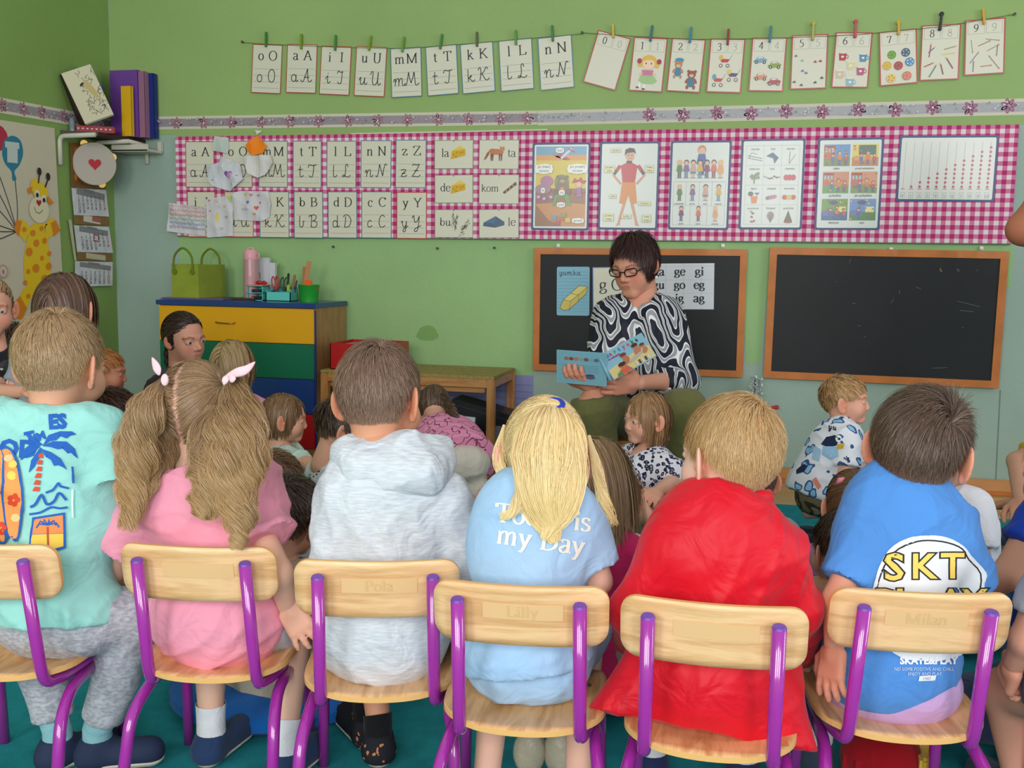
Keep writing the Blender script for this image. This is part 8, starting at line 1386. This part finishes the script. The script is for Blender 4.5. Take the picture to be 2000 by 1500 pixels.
hair(bend.root, bend.base, bend.M, 'tied', (70, 50, 38), 2600, .003, 78, tie=(0, -.3, .36), nape=-.34, hue=(120, 92, 66), tails=[dict(path=[tuple(pt(*q)) for q in ((862, 770, 3.72), (876, 790, 3.66), (886, 815, 3.62), (880, 835, 3.6))], r=[.01, .025, .03, .012], n=900, wd=.003, wave=.006, locks=8)], ears=False)
quick('person with light brown hair just behind the dark-haired boy left of the hoodie', 540, 945, 2.75, 120, -30, (108, 78, 54), GRYT, hkw=dict(L=.3, hue=(150, 112, 80)), n=2600)
bg_ = quick('person with short dark hair in a beige knit top sitting on a blue cushion', 566, 1012, 2.2, 165, -14, (66, 48, 40), dict(m=BEI, loose=.03, sleeve=1.5, hem=-.03, sw=.06), roll=5, pitch=-12, n=6500, hkw=dict(L=.16, hue=(100, 76, 62), whorl=(.06, -.3, .4), nape=-.3), pm=CREAM, h=.0065, girth=1.1, hw=.0016)
o = MB().lathe([(0, 0), (.2, 0), (.23, .02), (.23, .04), (.2, .055), (0, .06)], n=40).obj('blue_cushion', clothmat('blue_cushion', (14, 96, 176)), None, True, loc=(bg_.base.x-.02, bg_.base.y+.02, 0)); tag(o, 'round flat blue cushion on the carpet below the beige top', 'cushion')
lg = quick('person with long dark blond hair and a magenta and white top beside the ponytail girl', 1158, 935, 2.15, 165, -20, (140, 110, 78), dict(m=MAG, loose=.02, sleeve=.7), hs='bob', legs='kneel', n=6000, hkw=dict(L=1.05, hue=(180, 150, 112), nape=-.36, ears=False, grav=.4, steps=9), hw=.0016, pm=GRYT, shoes=None, pantlen=.8)
quick('person with red-brown hair bent forward between the light blue and the red jacket', 1200, 985, 2.6, 120, 30, (120, 62, 30), clothmat('white_orange_top', (226, 222, 212)), pitch=-25, n=2600, hkw=dict(L=.3, hue=(170, 96, 52)))
for k, x in enumerate((1033, 1092)):
    V, Q = meshify([('ue', 0, tuple(zp(x, 1470, .05)), (.03, .022, .043)), ('ue', .01, tuple(zp(x, 1470, .05)+Vector((0, .02, 0))), (.028, .022, .04))], .004); npmesh('shoe', V, Q, mat('clear_jelly_sole', (196, 188, 166), .35, bump=.8, bscale=60), lg.root, None, True, lg.base)
quick('person with very short dark hair behind the collar of the red jacket', 1466, 940, 2.6, 130, 20, (84, 66, 60), GRYT, hkw=dict(L=.1), n=2500)
cg = quick('person with brown hair held by two pink clips left of the blue-shirt boy', 1664, 990, 2.4, 142, 6, (96, 66, 46), clothmat('lilac_top', (150, 110, 140)), hs='tied', n=4200, hkw=dict(tie=(0, -.36, .3), hue=(136, 100, 70), ears=False, nape=-.32))
for a, b_ in (((1633, 946), (1648, 934)), ((1684, 934), (1704, 944))):
    v, f = tube_np([tuple(pt(*a, 2.265)), tuple(pt((a[0]+b_[0])/2, (a[1]+b_[1])/2-3, 2.255)), tuple(pt(*b_, 2.265))], [.003, .0065, .003], 8); npmesh('hair_clip', v, f, mat('pink_clip', (226, 130, 146), .3), cg.root, None, True, cg.base)
quick('person in a royal blue shirt with dark brown hair half hidden by the blue-shirt boy', 1650, 1078, 2.0, 165, 25, (62, 40, 28), RBL, hkw=dict(L=.16, hue=(96, 66, 46)), n=4000, shift=(-.12, .1), pantlen=.7, hw=.0018)
quick('person in a plain white t-shirt behind the blue-shirt boy', 1838, 888, 2.5, 140, -70, (150, 120, 84), dict(m=WHT, loose=.02, sleeve=.9, sw=.055, h=.0065), body=-30, n=2500, shift=(.05, .0), J={'shR': pt(1905, 985, 2.42), 'elR': pt(1912, 1080, 2.4)})
quick('person in a yellow shirt sitting at the right picture edge by the wall', 2062, 800, 3.0, 115, 60, (150, 120, 84), YEL_, J={'shL': pt(2030, 880, 3.0), 'elL': pt(1984, 900, 3.0), 'wrL': pt(1990, 975, 2.9)}, s=.95)
quick('person in a royal blue sleeve with a bare arm reaching behind the blue-shirt boy', 2085, 930, 1.95, 190, 40, (90, 66, 50), clothmat('royal_blue_jersey', (24, 62, 170)), J={'shL': pt(2035, 1010, 1.9), 'elL': pt(1965, 1125, 1.88), 'wrL': pt(1905, 1175, 1.95)}, hands=(0, 1), s=1.0)
lk = chM(5) @ Vector((.36, .12, 0)); c = copytree(ch0); c.location = chM(5) @ Vector((.37, -.03, 0)); c.rotation_euler = (0, 0, math.radians(4)); c['label'] = 'beech chair outside the right edge, under the child with the bare knees'
kn = person('person with bare knees and a hanging hand at the lower right corner', (lk.x, lk.y), 25, .95, SEATZ, head=lk+Vector((0, .02, .74)), skin=(216, 154, 130), shirt=dict(m=GRYT, sleeve=.6), pants=dict(m=DEN), pantlen=.5, J={'elL': pt(2005, 1250, 1.62), 'wrL': pt(1982, 1295, 1.66), 'shL': pt(2060, 1120, 1.6), 'knL': pt(1962, 1350, 1.8), 'anL': pt(1990, 1530, 1.8)}, handp={'L': dict(curl=.9, nrm=(-.8, -.4, .3))}, seed=99, hh=.19)
hair(kn.root, kn.base, kn.M, 'short', (110, 80, 60), 6000, .0012, 99, .2, -.27)
# adult whose elbow enters at the right
ad = person('person, an adult standing at the right edge with only an elbow in the picture', (.97, 2.83), 5, 1.5, .8, legs='stand', arms='down', head=Vector((.97, 2.86, 1.5)), hh=.22, hk='adult', skin=(180, 112, 84), shirt=dict(m=BLK, sleeve=.55), pants=dict(m=DEN), pantlen=1.95, shoes=(40, 40, 44), h=.01, J={'elL': pt(1998, 448, 2.62), 'wrL': Vector((.84, 2.72, .97))}, seed=98)
hair(ad.root, ad.base, ad.M, 'short', (70, 50, 40), 2500, .002, 98, .3, -.3)
p = zp(1722, 1475, .06); o = MB().sph((0, 0, 0), .075, 20, (1, .8, .75)).box((-.07, -.05, -.055), (.06, .05, .03), .02).obj('red_bag', clothmat('dark_red_cloth', (150, 10, 24)), None, True, loc=(p.x, p.y, .056)); tag(o, 'dark red cloth bundle on the carpet below the chair of the blue-shirt boy', 'bag')
MB().box((.058, -.052, -.055), (.085, .04, .03), .006).obj('yellow_edge', clothmat('yellow_edge', (206, 170, 60)), o)
